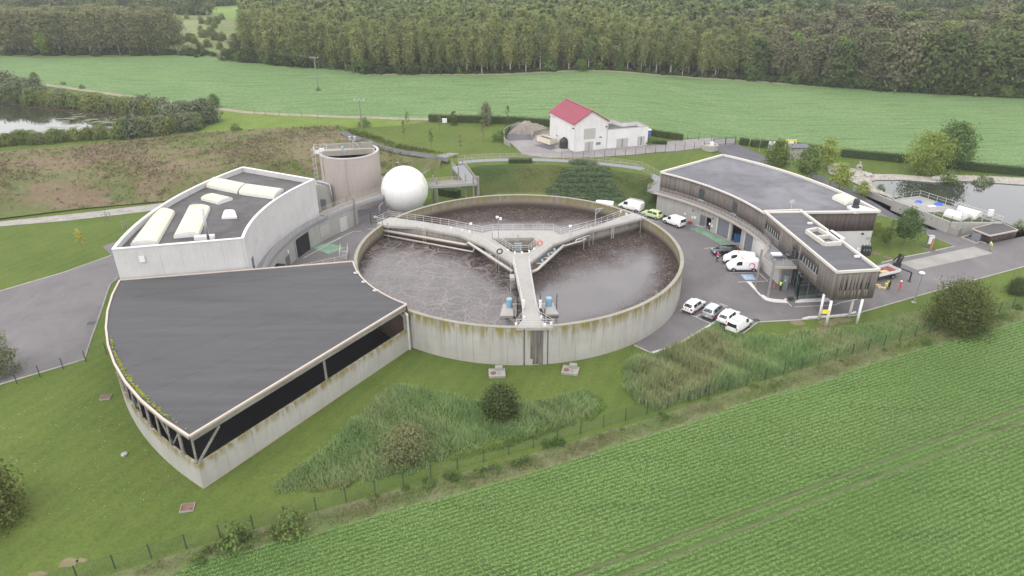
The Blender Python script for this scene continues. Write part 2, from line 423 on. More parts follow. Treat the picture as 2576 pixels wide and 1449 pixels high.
mat_two('worn_lawn', (.155,.14,.07), (.20,.17,.10), .8, 5)

concrete('tank_wall', (.40,.388,.355), (.13,.12,.10), .95, 1.0, 5.3, 1.5)
concrete('tank_inside', (.27,.24,.205), (.10,.085,.07), .8, .8, 5.3, 1.5, low=(3.45, 4.25, (.062,.046,.036)))
concrete('wall_pale', (.53,.525,.51), (.37,.36,.345), .45, 0, 10.4, 3)
concrete('wall_low', (.37,.36,.335), (.2,.185,.16), .6, .0, 3.6, 1.5)
concrete('basin_wall', (.40,.388,.355), (.2,.185,.15), .7, .95, 2.95, .8, low=(.0, .14, (.42,.33,.23)))
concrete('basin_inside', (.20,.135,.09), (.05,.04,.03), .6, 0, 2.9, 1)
concrete('deck_concrete', (.36,.345,.32), (.22,.205,.18), .3, 0, 5.3, 1)
concrete('partition', (.29,.265,.235), (.07,.06,.05), .8, .15, 5.2, 1.2, low=(3.3, 3.9, (.06,.047,.038)))
concrete('rough_concrete', (.31,.295,.265), (.2,.185,.15), .5, .25, 5.8, 2)
concrete('house_wall', (.66,.65,.64), (.42,.40,.385), .35, 0, 10.2, 2)
mat_plain('coping', (.62,.61,.60), .55, var=.05, scale=2)
mat_plain('coping_cream', (.52,.49,.44), .6, var=.07, scale=2)
mat_plain('fascia_beige', (.46,.39,.325), .6, var=.08, scale=2)
def mk_roof(name, a, b, c, sc=(1,1,1), rot=0):
    t = NT(name); v = t.pos(); w = t.pos(sc, rot)
    n1 = t.noise(w, .35, 6, .7, .3); n2 = t.noise(v, .12, 5, .6, .8)
    col = t.mix(t.rng(n1, .35, .68), a, b); col = t.mix(t.rng(n2, .5, .68, 0, .75), col, c)
    fl = t.noise(w, 1.3, 4, .6); col = t.mix(t.rng(fl, .68, .8, 0, .35), col, tuple(min(1, q*1.9) for q in b))
    n3 = t.noise(v, 9, 4, .8); col = t.mix(t.rng(n3, .35, .7, 0, .25), col, tuple(q*.5 for q in a))
    t.principled(col, .82, 0, .35, bump=n1, bstr=.1, bdist=.05)
mk_roof('roof_basin', (.060,.059,.062), (.088,.086,.090), (.076,.074,.078), (.16, 1.3, 1), R_(-8))
mk_roof('roof_left', (.07,.067,.068), (.12,.115,.115), (.055,.045,.043))
mk_roof('roof_right', (.10,.10,.108), (.155,.153,.165), (.20,.198,.212))
mk_roof('roof_wing', (.085,.085,.092), (.125,.123,.132), (.075,.075,.08), (.3,2,1), R_(80))
mat_plain('skylight', (.50,.475,.36), .35, var=.06, scale=3)
mat_plain('white_paint', (.66,.66,.65), .45, var=.04, scale=2)
mat_plain('white_pvc', (.55,.54,.53), .5, var=.05, scale=2)
mat_plain('rail_white', (.50,.49,.475), .45, var=.08, scale=3)
mat_plain('rail_beige', (.40,.355,.30), .55, var=.1, scale=3)
mat_plain('galvanised', (.40,.41,.42), .45, .6, var=.15, scale=3)
mat_plain('steel_blue_grey', (.34,.37,.40), .5, .3, var=.15, scale=3)
mat_plain('deck_grey', (.20,.21,.23), .8, var=.12, scale=2)
mat_plain('door_grey', (.115,.12,.145), .55, var=.08, scale=3)
mat_plain('door_pale', (.36,.36,.335), .6, var=.06, scale=3)
mat_plain('shutter', (.17,.18,.205), .55, var=.06, scale=3)
mat_plain('dark_void', (.012,.012,.013), .9, var=.2)
mat_plain('black_rubber', (.02,.02,.022), .7, var=.1)
mat_plain('black_metal', (.03,.031,.034), .5, var=.15)
mat_plain('pipe_beige', (.40,.365,.32), .5, var=.1, scale=2)
mat_plain('pipe_grey', (.48,.48,.47), .45, var=.08)
mat_plain('motor_blue', (.20,.36,.46), .5, var=.15, scale=4)
mat_plain('tarp_blue', (.03,.10,.42), .55, var=.15, scale=6)
mat_plain('bin_blue', (.05,.14,.36), .5, var=.1)
mat_plain('orange', (.65,.12,.07), .6, var=.08)
mat_plain('salmon', (.42,.19,.13), .7, var=.15)
mat_plain('yellow', (.72,.60,.10), .55, var=.08)
mat_plain('pale_wood', (.46,.36,.20), .75, var=.15, scale=3)
mat_plain('red_plastic', (.42,.05,.07), .5, var=.1)
mat_plain('digester_clad', (.37,.322,.292), .55, var=.03, scale=1)
mat_plain('digester_trim', (.42,.38,.36), .5, var=.04)
mat_plain('roof_red', (.26,.058,.085), .6, var=.06, scale=.6)
mat_plain('skip_cream', (.60,.55,.44), .6, var=.12, scale=2)
mat_plain('rust', (.14,.085,.065), .85, var=.3, scale=3)
mat_plain('fence_green', (.03,.06,.042), .5, var=.15)
mat_plain('fence_dark', (.05,.055,.055), .5, var=.15)
mat_plain('post_wood', (.23,.215,.20), .8, var=.2, scale=3)
mat_plain('pole_wood', (.20,.185,.17), .85, var=.2, scale=3)
mat_plain('bark_pale', (.38,.36,.31), .85, var=.3, scale=1.5)
mat_plain('bark', (.14,.115,.09), .9, var=.3, scale=2)
mat_plain('stone_grey', (.34,.33,.31), .85, var=.2, scale=3)
def mk_timber(name, a, b, c):
    t = NT(name); oi = t.t.nodes.new('ShaderNodeAttribute'); oi.attribute_name = 'tint'
    sp = t.t.nodes.new('ShaderNodeSeparateColor'); t.l(oi.outputs['Color'], sp.inputs[0])
    col = t.mix(sp.outputs[0], a, b); st = t.noise(t.pos((3,3,.18)), 1.0, 5, .7)
    col = t.mix(t.rng(st, .42, .66, 0, .8), col, c); fine = t.noise(t.pos((14,14,.6)), 1.0, 4, .7)
    col = t.mix(t.rng(fine, .4, .7, 0, .3), col, tuple(q*.5 for q in a)); t.principled(col, .85, 0, .2, bump=fine, bstr=.3, bdist=.01)
mk_timber('timber_grey', (.15,.128,.115), (.22,.195,.175), (.10,.083,.074))
mk_timber('timber_dark', (.10,.083,.076), (.15,.125,.115), (.055,.045,.04))
mat_two('beam_wood', (.17,.16,.145), (.26,.245,.22), 1.2, 6, c=(.10,.10,.06), sc=(.3,.3,2))
def mk_water(name, base, rough, ior, bs=2.0, bstr=.08, spec=.5):
    t = NT(name); n = t.noise(t.pos(), bs, 4, .6); t.principled(base, rough, 0, spec, bump=n, bstr=bstr, bdist=.02, ior=ior)
mk_water('pond_water', (.03,.034,.03), .04, 1.5, 1.2, .05)
def mk_left_pond():
    t = NT('pond_water_green'); v = t.pos((.5,1.2,1), R_(-15)); n = t.noise(v, .35, 6, .7, .8)
    x = t.sepz(); m = t.math('MULTIPLY', t.rng(n, .52, .60), t.math('MULTIPLY', t.rng(x[0], -128, -114), t.rng(x[0], -84, -96)))
    p = t.principled(t.mix(m, (.03,.034,.022), (.17,.19,.08)), t.rng(m, 0, 1, .05, .8), 0, .5, bump=t.noise(t.pos(), 1.5, 4, .6), bstr=.05, bdist=.02)
mk_left_pond()
def mk_sludge():
    # settled liquor: brown, glossy, with flecks, scum and a painted dark wall reflection along the walls
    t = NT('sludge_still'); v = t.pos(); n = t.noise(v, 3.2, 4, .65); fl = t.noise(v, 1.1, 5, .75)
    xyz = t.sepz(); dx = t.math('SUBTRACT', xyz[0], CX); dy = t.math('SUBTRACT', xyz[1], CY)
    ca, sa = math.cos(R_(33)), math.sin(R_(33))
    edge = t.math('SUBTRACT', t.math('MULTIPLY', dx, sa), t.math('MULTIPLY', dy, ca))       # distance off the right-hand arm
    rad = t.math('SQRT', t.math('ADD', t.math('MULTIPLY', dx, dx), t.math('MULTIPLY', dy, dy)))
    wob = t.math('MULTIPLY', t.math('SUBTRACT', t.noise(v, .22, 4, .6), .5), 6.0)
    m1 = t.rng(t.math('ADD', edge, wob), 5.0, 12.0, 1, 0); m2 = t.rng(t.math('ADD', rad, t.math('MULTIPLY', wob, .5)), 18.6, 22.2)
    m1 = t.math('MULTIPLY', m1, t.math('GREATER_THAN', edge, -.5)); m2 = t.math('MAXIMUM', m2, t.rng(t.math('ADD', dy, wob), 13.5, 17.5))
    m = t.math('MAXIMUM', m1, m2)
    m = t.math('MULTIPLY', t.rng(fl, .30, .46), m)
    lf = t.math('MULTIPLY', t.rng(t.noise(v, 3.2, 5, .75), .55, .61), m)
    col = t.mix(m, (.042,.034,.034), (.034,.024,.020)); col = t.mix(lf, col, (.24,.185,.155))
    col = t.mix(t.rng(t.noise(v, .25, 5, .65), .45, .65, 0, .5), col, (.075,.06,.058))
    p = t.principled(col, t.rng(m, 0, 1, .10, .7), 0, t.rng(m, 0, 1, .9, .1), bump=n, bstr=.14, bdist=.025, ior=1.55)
    t2 = NT('sludge_foam'); v = t2.pos()
    wv = t2.t.nodes.new('ShaderNodeTexNoise'); wv.inputs['Scale'].default_value = .22; wv.inputs['Detail'].default_value = 5; wv.inputs['Roughness'].default_value = .6; t2.l(v, wv.inputs['Vector'])
    vm = t2.t.nodes.new('ShaderNodeVectorMath'); vm.operation = 'MULTIPLY_ADD'; t2.l(wv.outputs['Color'], vm.inputs[0]); vm.inputs[1].default_value = (5.5, 5.5, 0); t2.l(v, vm.inputs[2])
    def veins(sc, w):
        vo = t2.t.nodes.new('ShaderNodeTexVoronoi'); vo.feature = 'DISTANCE_TO_EDGE'; vo.inputs['Scale'].default_value = sc; t2.l(vm.outputs[0], vo.inputs['Vector'])
        return t2.rng(vo.outputs['Distance'], 0, w, 1, 0)
    pat = t2.rng(t2.noise(v, .13, 4, .6), .36, .6)
    e = t2.math('MAXIMUM', t2.math('MULTIPLY', veins(.34, .05), 1.0), t2.math('MULTIPLY', veins(.8, .055), .75))
    e = t2.math('MULTIPLY', e, t2.math('ADD', t2.math('MULTIPLY', pat, .75), .25))
    film = t2.rng(t2.noise(vm.outputs[0], .12, 6, .7), .58, .76, 0, .35)
    fine = t2.noise(v, 5, 4, .7)
    e = t2.math('MULTIPLY', t2.math('MAXIMUM', e, film), t2.rng(fine, .25, .6, .55, 1))
    col = t2.mix(e, t2.mix(t2.rng(t2.noise(v, .35, 5, .7), .4, .62), (.040,.031,.029), (.074,.061,.059)), (.235,.195,.18))
    t2.principled(col, t2.rng(e, 0, 1, .22, .8), 0, .7, bump=t2.noise(v, 2.2, 5, .7), bstr=.35, bdist=.06, ior=1.5)
mk_sludge()
def mk_glass(name, col=(.02,.025,.027)):
    t = NT(name); t.principled(col, .04, 0, .6, ior=1.5)
mk_glass('glass_dark'); mk_glass('glass_green', (.045,.06,.055)); mk_glass('glass_pale', (.16,.20,.19))
def mk_clear():
    t = NT('glass_clear'); g = t.t.nodes.new('ShaderNodeBsdfGlossy'); g.inputs['Roughness'].default_value = .03
    tr = t.t.nodes.new('ShaderNodeBsdfTransparent'); tr.inputs[0].default_value = (.62,.74,.70,1)
    mx = t.t.nodes.new('ShaderNodeMixShader'); mx.inputs[0].default_value = .16; t.l(tr.outputs[0], mx.inputs[1]); t.l(g.outputs[0], mx.inputs[2]); t.l(mx.outputs[0], t.o.inputs['Surface'])
mk_clear()
leaf('leaf_poplar', (.195,.245,.085), (.305,.345,.125), (.32,.28,.10), trans=.38)
leaf('leaf_poplar_grey', (.175,.20,.09), (.26,.275,.13), (.27,.24,.12), trans=.38)
leaf('leaf_wood', (.095,.14,.042), (.18,.225,.072), (.22,.205,.085), trans=.35)
leaf('leaf_brown', (.15,.162,.085), (.23,.232,.125), (.23,.19,.115))
leaf('leaf_bright', (0.178,0.271,0.054), (0.264,0.349,0.078), (0.372,0.357,0.078))
leaf('leaf_green', (0.085,0.152,0.039), (0.155,0.232,0.062), (0.202,0.232,0.062))
leaf('leaf_willow', (.16,.215,.07), (.26,.305,.11), (.29,.28,.10), trans=.35)
leaf('leaf_silver', (.15,.185,.10), (.22,.25,.145), (.2,.2,.12))
leaf('leaf_dark', (0.050,0.081,0.026), (0.096,0.132,0.040), (0.139,0.147,0.046))
leaf('leaf_bush', (.075,.105,.026), (.145,.17,.048), (.2,.18,.055))
leaf('leaf_hedge', (0.068,0.112,0.030), (0.128,0.180,0.048), (0.165,0.180,0.060))
leaf('leaf_juniper', (0.093,0.158,0.075), (0.158,0.225,0.117), (0.210,0.225,0.120))
leaf('leaf_bronze', (.165,.135,.075), (.235,.185,.11), (.26,.18,.115))
leaf('leaf_yellow', (0.341,0.341,0.062), (0.465,0.434,0.093), (0.465,0.372,0.078))
leaf('crop', (.150,.28,.065), (.25,.395,.12), (.34,.445,.21), trans=.35, rough=.5, ov=0)
leaf('reed', (.18,.29,.105), (.30,.40,.17), (.40,.38,.21), trans=.4, ov=0)
leaf('bank_leaf', (.06,.095,.026), (.115,.14,.045), (.15,.14,.06), ov=0)
leaf('reed_dry', (.25,.235,.13), (.37,.335,.20), (.22,.27,.10), trans=.3, ov=0)
leaf('weed_leaf', (0.111,0.189,0.039), (0.195,0.267,0.065), (0.260,0.221,0.130), trans=.25, ov=0)
leaf('moss', (0.176,0.208,0.024), (0.256,0.272,0.040), None, .1)

# ------------------------------------------------------------------ the ground
def axis_lines(lo, hi, a, b):
    q = list(np.arange(a, b + .1, LAT)); s = LAT*2; x = a
    left = []
    while x > lo: x -= s; s *= 1.35; left.append(x)
    s = LAT*2; x = b; right = []
    while x < hi: x += s; s *= 1.35; right.append(x)
    return np.array(left[::-1] + q + right)
gx = axis_lines(-2500, 2500, -225, 200); gy = axis_lines(-300, 4000, 25, 330)
GV = np.array([(x, y, zt(x, y)) for y in gy for x in gx]); nx = len(gx)
GF = np.array([(j*nx + i, j*nx + i + 1, (j+1)*nx + i + 1, (j+1)*nx + i) for j in range(len(gy) - 1) for i in range(nx - 1)])
ground = np_mesh('ground', GV, GF, 'lawn'); ground['kind'] = 'structure'

def up(*q): return [T2(*p) for p in q]
def lo(*q): return [G2(*p) for p in q]
# far crop field between the farm track and the wood
FAR_EDGE = [(-150,138),(0,140),(100,147),(333,142),(500,137),(567,150),(700,165),(859,175),(925,187),(1259,187),(1425,178),(1525,178),(1717,192),(1884,202),(2050,217),(2284,233),(2576,248),(2750,258)]
NEAR_EDGE = [(2750,447),(2576,428),(2300,398),(2100,376),(1990,364),(1900,356),(1830,350),(1717,347),(1640,333),(1385,311),(1080,299),(860,293),(700,286),(530,270),(300,238),(55,205),(-150,180)]
sheet('crop_field', up(*FAR_EDGE, *NEAR_EDGE), 'field_far', .05, True)
trk = [(-150,182),(0,196),(55,206),(300,240),(530,272),(620,283),(720,289),(860,295),(1080,301),(1240,306),(1385,312)]
tw = [T(*q) for q in trk]
def strip(pts, w, wl=None):
    L, Rr = [], []
    for i, p in enumerate(pts):
        d = (Vector(pts[min(i+1, len(pts)-1)]) - Vector(pts[max(i-1, 0)])); d = Vector((d[0], d[1])).normalized(); n = Vector((-d.y, d.x))
        L.append((p[0] + n.x*w/2, p[1] + n.y*w/2)); Rr.append((p[0] - n.x*w/2, p[1] - n.y*w/2))
    return L + Rr[::-1]
sheet('farm_track', strip(tw, 2.4), 'track', .09, True)
sheet('field_margin', strip([T(*q) for q in [(925,187.5),(1259,187.5),(1425,179),(1525,179),(1717,193),(1884,203),(2050,218)]], 2.4), 'track', .08, True)
sheet('forest_floor', up((530,155),(567,150),(700,165),(859,175),(925,187),(1259,187),(1425,178),(1525,178),(1717,192),(1884,202),(2050,217),(2284,233),(2576,248),(2800,260),(2900,60),(2576,-20),(1288,-60),(700,-20),(560,20)), 'forest_floor', .04, True)
sheet('grove_floor', up((-150,136),(0,138),(100,145),(333,140),(500,135),(560,140),(540,110),(450,92),(200,90),(-150,95)), 'verge', .045, True)
sheet('marsh', up((450,115),(530,135),(640,130),(600,60),(560,40),(460,38),(430,80)), 'marsh', .12, True)
sheet('pasture', [(-900,340),(-215,318),(-128,322),(-128,420),(-110,470),(-100,700),(-900,900)], 'field_back', PLAT + .06)
sheet('weed_field', up((-200,398),(0,384),(150,372),(300,358),(500,337),(667,325),(843,319),(858,343),(924,372),(1048,400),(1112,412),(1100,440),(1030,430),(960,441),(780,470),(620,484),(410,509),(200,528),(0,553),(-200,590)), 'weeds', .27, True)
sheet('meadow', up((540,272),(620,284),(720,291),(860,297),(1085,305),(1010,316),(930,321),(880,322),(847,317),(667,324),(500,336),(535,300)), 'meadow', .05, True)
sheet('gravel_track', lo((-200,592),(0,570),(167,556),(333,537),(440,523),(470,505),(413,511),(233,533),(0,558),(-200,582)), 'gravel', .05)
sheet('upper_path', up(*[(847,334),(872,332),(890,343),(950,362),(1040,383),(1128,401),(1126,410),(1040,394),(950,373),(880,352)]), 'asphalt_dark', .22, True)
sheet('lower_road', lo((955,446),(1134,424),(1160,428),(1075,447),(1010,455),(960,462)), 'asphalt_pale', .05, True)
# yards and roads
sheet('left_yard', lo((-260,812),(0,733),(160,686),(280,643),(258,620),(330,596),(360,640),(298,703),(277,716),(257,776),(233,843),(213,905),(50,953),(-260,1045)), 'asphalt', .04)
court = [(p.x, p.y) for p in arc(23.9, 196, 128, 24)] + [(p.x, p.y) for p in arc(40, 128, 196, 20)]
sheet('courtyard', court, 'asphalt', .04)
sheet('digester_yard', lo((840,560),(960,560),(1060,560),(1060,480),(990,470),(960,455),(900,470),(800,480)), 'asphalt_dark', .03)
ROAD = [(1595,869),(1639,889),(1692,873),(1717,860),(1799,811),(1832,830),(1861,844),(1906,811),(2017,805),(2084,798),(2151,793),(2167,785),(2347,733),(2461,701),(2576,670),(2900,580),(2900,545),(2576,595)]
road = lo(*ROAD) + lo((2530,604),(2500,590),(2440,580)) + [(74.5,116),(70.0,128.0),(66,138),(58,142)]
road += [(p.x, p.y) for p in arc(38, 42, 66, 12)] + [(p.x, p.y) for p in arc(23.9, 66, -42, 40)]
sheet('car_park', road, 'asphalt', .04)
sheet('house_yard', up((1268,340),(1290,330),(1330,318),(1370,325),(1385,335),(1460,378),(1530,370),(1628,362),(1650,352),(1668,358),(1720,352),(1780,348),(1850,350),(1850,362),(1780,372),(1700,381),(1600,389),(1500,396),(1380,398),(1315,389),(1290,365),(1268,350)), 'asphalt_pale', .06, True)
sheet('driveway', up((1830,362),(1860,364),(1925,395),(1960,430),(2010,440),(1900,440),(1850,395),(1812,384),(1790,372)), 'asphalt_dark', .055, True)
sheet('lawn_island', lo((2140,560),(2190,548),(2217,543),(2262,556),(2320,585),(2400,620),(2352,631),(2322,621),(2318,624),(2338,635),(2270,648),(2217,661),(2150,690)), 'lawn', .12)
sheet('weighbridge_slab', lo((2264,661),(2307,680),(2497,638),(2450,621)), 'slab_concrete', .055)
sheet('pond_walk', up((2030,430),(2060,440),(2120,470),(2190,505),(2250,540),(2290,560),(2270,566),(2190,520),(2110,482),(2045,450)), 'asphalt_dark', .1, True)
# pond on the right with its stone shore
pond = lo((2189,457),(2205,453.5),(2272,453.5),(2349,460),(2388,458),(2407,455.5),(2484,460),(2576,466),(2900,500),(2900,560),(2640,580),(2556,574),(2515,556),(2400,520),(2313,497),(2253,498),(2224,486),(2199,472))
sheet('pond', pond, 'pond_water', .06)
shore_out = lo((2080,418),(2128,421),(2166,430),(2195,440),(2253,440),(2340,447),(2369,441),(2465,444),(2576,449),(2900,480))
shore_in = lo((2900,500),(2576,466),(2484,460),(2407,455.5),(2388,458),(2349,460),(2272,453.5),(2205,453.5),(2189,457),(2199,472),(2224,486),(2253,498),(2235,497),(2180,478),(2150,462),(2115,445),(2085,438))
SHORE = shore_out + shore_in
sheet('stone_shore', SHORE, 'stone_shore', .16)
# pond on the left
lp = up((-250,215),(0,262),(150,280),(300,297),(420,306),(440,313),(300,322),(150,334),(0,341),(-250,365))
sheet('pond_bank', up((-250,205),(0,256),(150,273),(300,290),(430,303),(455,312),(300,326),(150,340),(0,349),(-250,375)), 'mud', .07, True)
lpz = [T(200,300).z + .12]
def flat_sheet(name, poly, mat, z):
    o = sheet(name, poly, mat, z); return o
flat_sheet('willow_pond', lp, 'pond_water_green', PLAT + .12)
# near field, verge, worn spots, bank
FIELD = lo((430,1449),(480,1420),(667,1376),(859,1322),(1092,1259),(1292,1206),(1525,1133),(1717,1069),(1884,1013),(2084,956),(2217,906),(2384,863),(2576,806),(2900,710),(3300,1400),(1500,1800),(200,1620))
sheet('near_field', FIELD, 'field_soil', .04)
sheet('verge', lo((120,1500),(248,1452),(350,1424),(705,1311),(1024,1226),(1311,1149),(1625,1056),(1950,950),(2347,826),(2576,770),(2800,720),(2900,712),(2576,808),(2384,865),(2217,908),(2084,958),(1884,1015),(1717,1071),(1525,1135),(1292,1208),(1092,1261),(859,1324),(667,1378),(480,1422),(430,1451),(300,1500)), 'verge', .03)
bank = [(p.x, p.y) for p in arc(39.2, 102, 48, 24)] + [(p.x, p.y) for p in arc(47.2, 48, 106, 24)]
sheet('bank', bank, 'bank_grass', .14, True)
for i, (q, r) in enumerate([((170,1415),1.0),((90,1447),.9),((205,1410),.5),((2010,812),1.2),((2080,812),1.6),((2120,806),1.3)]):
    g = G(*q); n = 9
    sheet('worn_patch', [(g.x + r*random.uniform(.6,1.3)*math.cos(k*2*math.pi/n), g.y + .6*r*random.uniform(.6,1.3)*math.sin(k*2*math.pi/n)) for k in range(n)], 'worn_lawn', .02)

# kerbs and painted markings
def kerb(path, mat='kerb', w=.18, h=.13, z=0.0, name='kerb'):
    mb = MB(); P_ = [Vector((p[0], p[1], (p[2] if len(p) > 2 else 0) + z)) for p in path]
    mb.tube([p + Vector((0,0,h/2 - .02)) for p in P_], w*.62, 4); o = mb.build(name, mat); o['kind'] = 'structure'; return o
kerb([G(*q) for q in [(-260,812),(0,733),(160,686),(280,643)]])
kerb([G(*q) for q in [(297,696),(277,716),(257,776),(233,843),(213,905),(50,953),(-260,1045)]])
kerb([G(*q) for q in [(1906,811),(2017,805),(2084,799),(2151,794),(2167,786),(2347,734),(2461,702),(2576,671),(2900,581)]])
kerb([G(*q) for q in [(1861,845),(1906,811)]]); kerb([G(*q) for q in [(1595,869),(1639,889)]])
kerb([G(*q) for q in [(1639,889),(1692,873),(1717,860),(1799,811)]], 'white_kerb', .3, .16)
kerb([G(*q) for q in [(2217,661),(2270,648),(2338,635)]]); kerb([G(*q) for q in [(2352,631),(2400,620),(2320,585),(2262,556),(2217,543)]])
kerb([G(*q) for q in [(2019,803),(2035,799),(2084,797),(2130,792),(2152,786)]], 'white_kerb', .28, .16)
kerb([G(*q) for q in [(2189,457),(2205,453.5),(2272,453.5),(2349,460),(2388,458),(2407,455.5),(2484,460),(2576,466)]], 'kerb', .25, .2, .05)
def paint(pts, w, mat='road_paint', z=.052):
    o = sheet('road_marking', strip([G(*q) for q in pts], w), mat, z); return o
for q in [[r2(515,772), r2(1060,765)], [r2(680,960), r2(1285,940), ], [r2(1095,765), r2(1285,940)], [r2(155,400), r2(200,395)], [r2(280,517), r2(350,515)], [r2(400,643), r2(440,640)],
          [L21(165,428), L21(300,415)], [c5(205,608), c5(640,785), c5(1060,975)], [c5(205,608), c5(280,570)], [c5(640,785), c5(800,690)], [c5(1060,975), c5(1190,905)], [c5(1420,1120), c5(1530,1060)],
          [rbz(115,735), rbz(250,770), rbz(360,730)], [rbz(320,712), rbz(360,722)], [dz(300,1449), dz(730,1250), dz(820,1250)], [dz(895,1227), dz(990,1218)], [L01(2290,500), L01(2576,345)]]:
    paint(q, .13)
sheet('road_marking', lo(r2(730,808), r2(970,802), r2(1045,912), r2(830,920)), 'blue_paint', .05)
# wheelchair sign painted on the bay
bay = [G(*r2(*q)) for q in ((730,808),(970,802),(1045,912),(830,920))]
def bp(u, v):
    a = bay[0].lerp(bay[1], u); b = bay[3].lerp(bay[2], u); p = a.lerp(b, v); return (p.x, p.y)
def bstrip(uv, w): sheet('road_marking', strip([(*bp(*q),) for q in uv], w), 'road_paint', .056)
bstrip([(.36 + .2*math.cos(t), .52 + .3*math.sin(t)) for t in np.linspace(-1.2, 4.0, 14)], .1)
bstrip([(.30,.2),(.42,.5),(.62,.5),(.74,.82),(.82,.78)], .12); bstrip([(.36,.36),(.56,.36)], .09)
gp = [PO(38.7, t) for t in np.linspace(33, 17, 10)]; gq = [PO(36.9, t) for t in np.linspace(17, 33, 10)]
sheet('road_marking', [(p.x, p.y) for p in gp + gq], 'green_paint', .05)
sheet('road_marking', lo(dz(330,1400), dz(480,1405), dz(640,1449), L01(2480,470), L01(2360,425)), 'green_paint', .048)
# ================================================================== round aeration tank
TR, TH, WZ = 24.21, 5.3, 3.1
tank = thing('aeration_tank', 'large round open concrete tank with three walkways meeting in its middle', 'tank', (CX, CY, 0))
MB().sector(23.8, 24.14, 0, 360, -.2, 5.22, 144).build('wall_core', 'tank_inside', tank)
MB().sector(23.74, 24.235, 0, 360, 5.22, 5.31, 144).build('rim', 'rough_concrete', tank)
NP = 72
pm = None
for i in range(NP):
    if pm is None:
        a = 360.0/NP; g = .025
        o = MB().sector(24.14, TR, g, a - g, -.1, 5.22, 3).build('wall_panel', 'tank_wall', tank); pm = o.data
    else:
        o = link(bpy.data.objects.new('wall_panel', pm)); o.parent = tank
    o.rotation_euler = (0, 0, R_(i*360.0/NP + 1.2))
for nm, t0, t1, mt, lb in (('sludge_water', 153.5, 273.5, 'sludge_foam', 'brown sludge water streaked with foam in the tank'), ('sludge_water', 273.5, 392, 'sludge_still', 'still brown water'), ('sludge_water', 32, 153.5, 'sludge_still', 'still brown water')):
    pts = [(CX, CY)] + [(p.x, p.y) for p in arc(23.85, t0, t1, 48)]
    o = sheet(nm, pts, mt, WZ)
DK0, DK1 = 4.95, 5.34
def deck(name, poly, z0=DK0, z1=DK1): return MB().prism(poly, z0, z1).build(name, 'deck_concrete', tank)
ha, hb, hc, hd, he, hf, hg, hh = (-4.6,102.6), (-3.0,103.6), (6.6,103.5), (7.6,101.6), (6.3,97.8), (2.45,90.9), (0.15,90.9), (-4.2,97.5)
p1, p2, p3, p4, p5 = (-3.0,100.3), (3.3,100.6), (4.1,98.3), (2.5,94.9), (0.15,94.9)
hub = MB()
for q in ((ha,hh,p1),(hh,hg,p5,p1),(hg,hf,p4,p5),(hf,he,p3,p4),(he,hd,hc,p2,p3),(hc,hb,p1,p2),(hb,ha,p1)): hub.prism(list(q), DK0, DK1)
hub.build('hub_deck', 'deck_concrete', tank)
deck('walkway', [hh, (-8.25,101.8), (-15.2,105.2), (-20.2,106.0), (-22.0,107.0), (-20.2,109.9), (-18.6,109.2), (-10.1,105.7), ha])
deck('walkway', [he, (12.5,103.3), (20.3,107.9), (22.3,109.0), (20.4,111.2), (19.0,110.2), (13.4,105.3), hd])
deck('walkway', [hg, hf, (3.1,77.0), (3.35,74.6), (4.9,72.62), (.45,72.62), (1.25,74.6), (1.35,77.0)])
deck('walkway_landing', [(-.35,87.5), (.3,87.5), (.42,86.2), (-.22,86.2)])
for a, b in (((-3.5,100.5), (-20.6,107.7)), ((6.4,100.2), (21.2,109.4)), ((1.35,91.2), (2.3,73.0))):
    MB().bar((a[0], a[1], 2.4), (b[0], b[1], 2.4), .55, 5.06).build('partition_wall', 'partition', tank)
pw = MB()
PIT = [p1, p2, p3, p4, p5]
for i in range(5):
    a, b = PIT[i], PIT[(i+1) % 5]; pw.bar((a[0], a[1], 2.9), (b[0], b[1], 2.9), .3, 4.08)
pw.build('pit_wall', 'partition', tank)
sheet('pit_water', PIT, 'mud', 2.6)
ow = MB()
hx = [hb, hc, hd, he, hf, hg, hh, ha]
cxh, cyh = 1.4, 98.0
ins = [(cxh + (q[0] - cxh)*.93, cyh + (q[1] - cyh)*.93) for q in hx]
for i in range(8): ow.bar((*ins[i], 2.9), (*ins[(i+1) % 8], 2.9), .3, 4.08)
ow.build('hub_wall', 'partition', tank)
def rl(path, par=tank, mat='rail_white', z=DK1, **k): return railing([(p[0], p[1], z) for p in path], **k).build('railing', mat, par)
rl([(-20.9,106.3),(-20.2,106.1),(-15.2,105.3),(-8.25,101.9),(-4.2,97.6),(0.25,91.0),(1.0,82.0)])
rl([(1.0,82.0),(-.3,87.4)][::-1] if False else [(-20.2,109.8),(-18.6,109.1),(-10.1,105.6),(-4.6,102.5),(-3.0,103.5),(6.6,103.4),(7.6,101.5),(13.4,105.2),(19.0,110.1),(20.4,111.1)])
rl([(22.3,108.9),(20.3,108.0),(12.5,103.4),(6.3,97.9),(2.4,90.9),(3.0,77.0),(3.3,74.6),(4.85,72.7),(.5,72.7),(1.25,74.6),(1.4,77.0),(1.0,82.0)])
rl([(-22.0,107.0),(-20.9,106.3)]); rl([(-22.0,107.0),(-20.2,109.8)])
rl(PIT + [PIT[0]], sp=1.0)
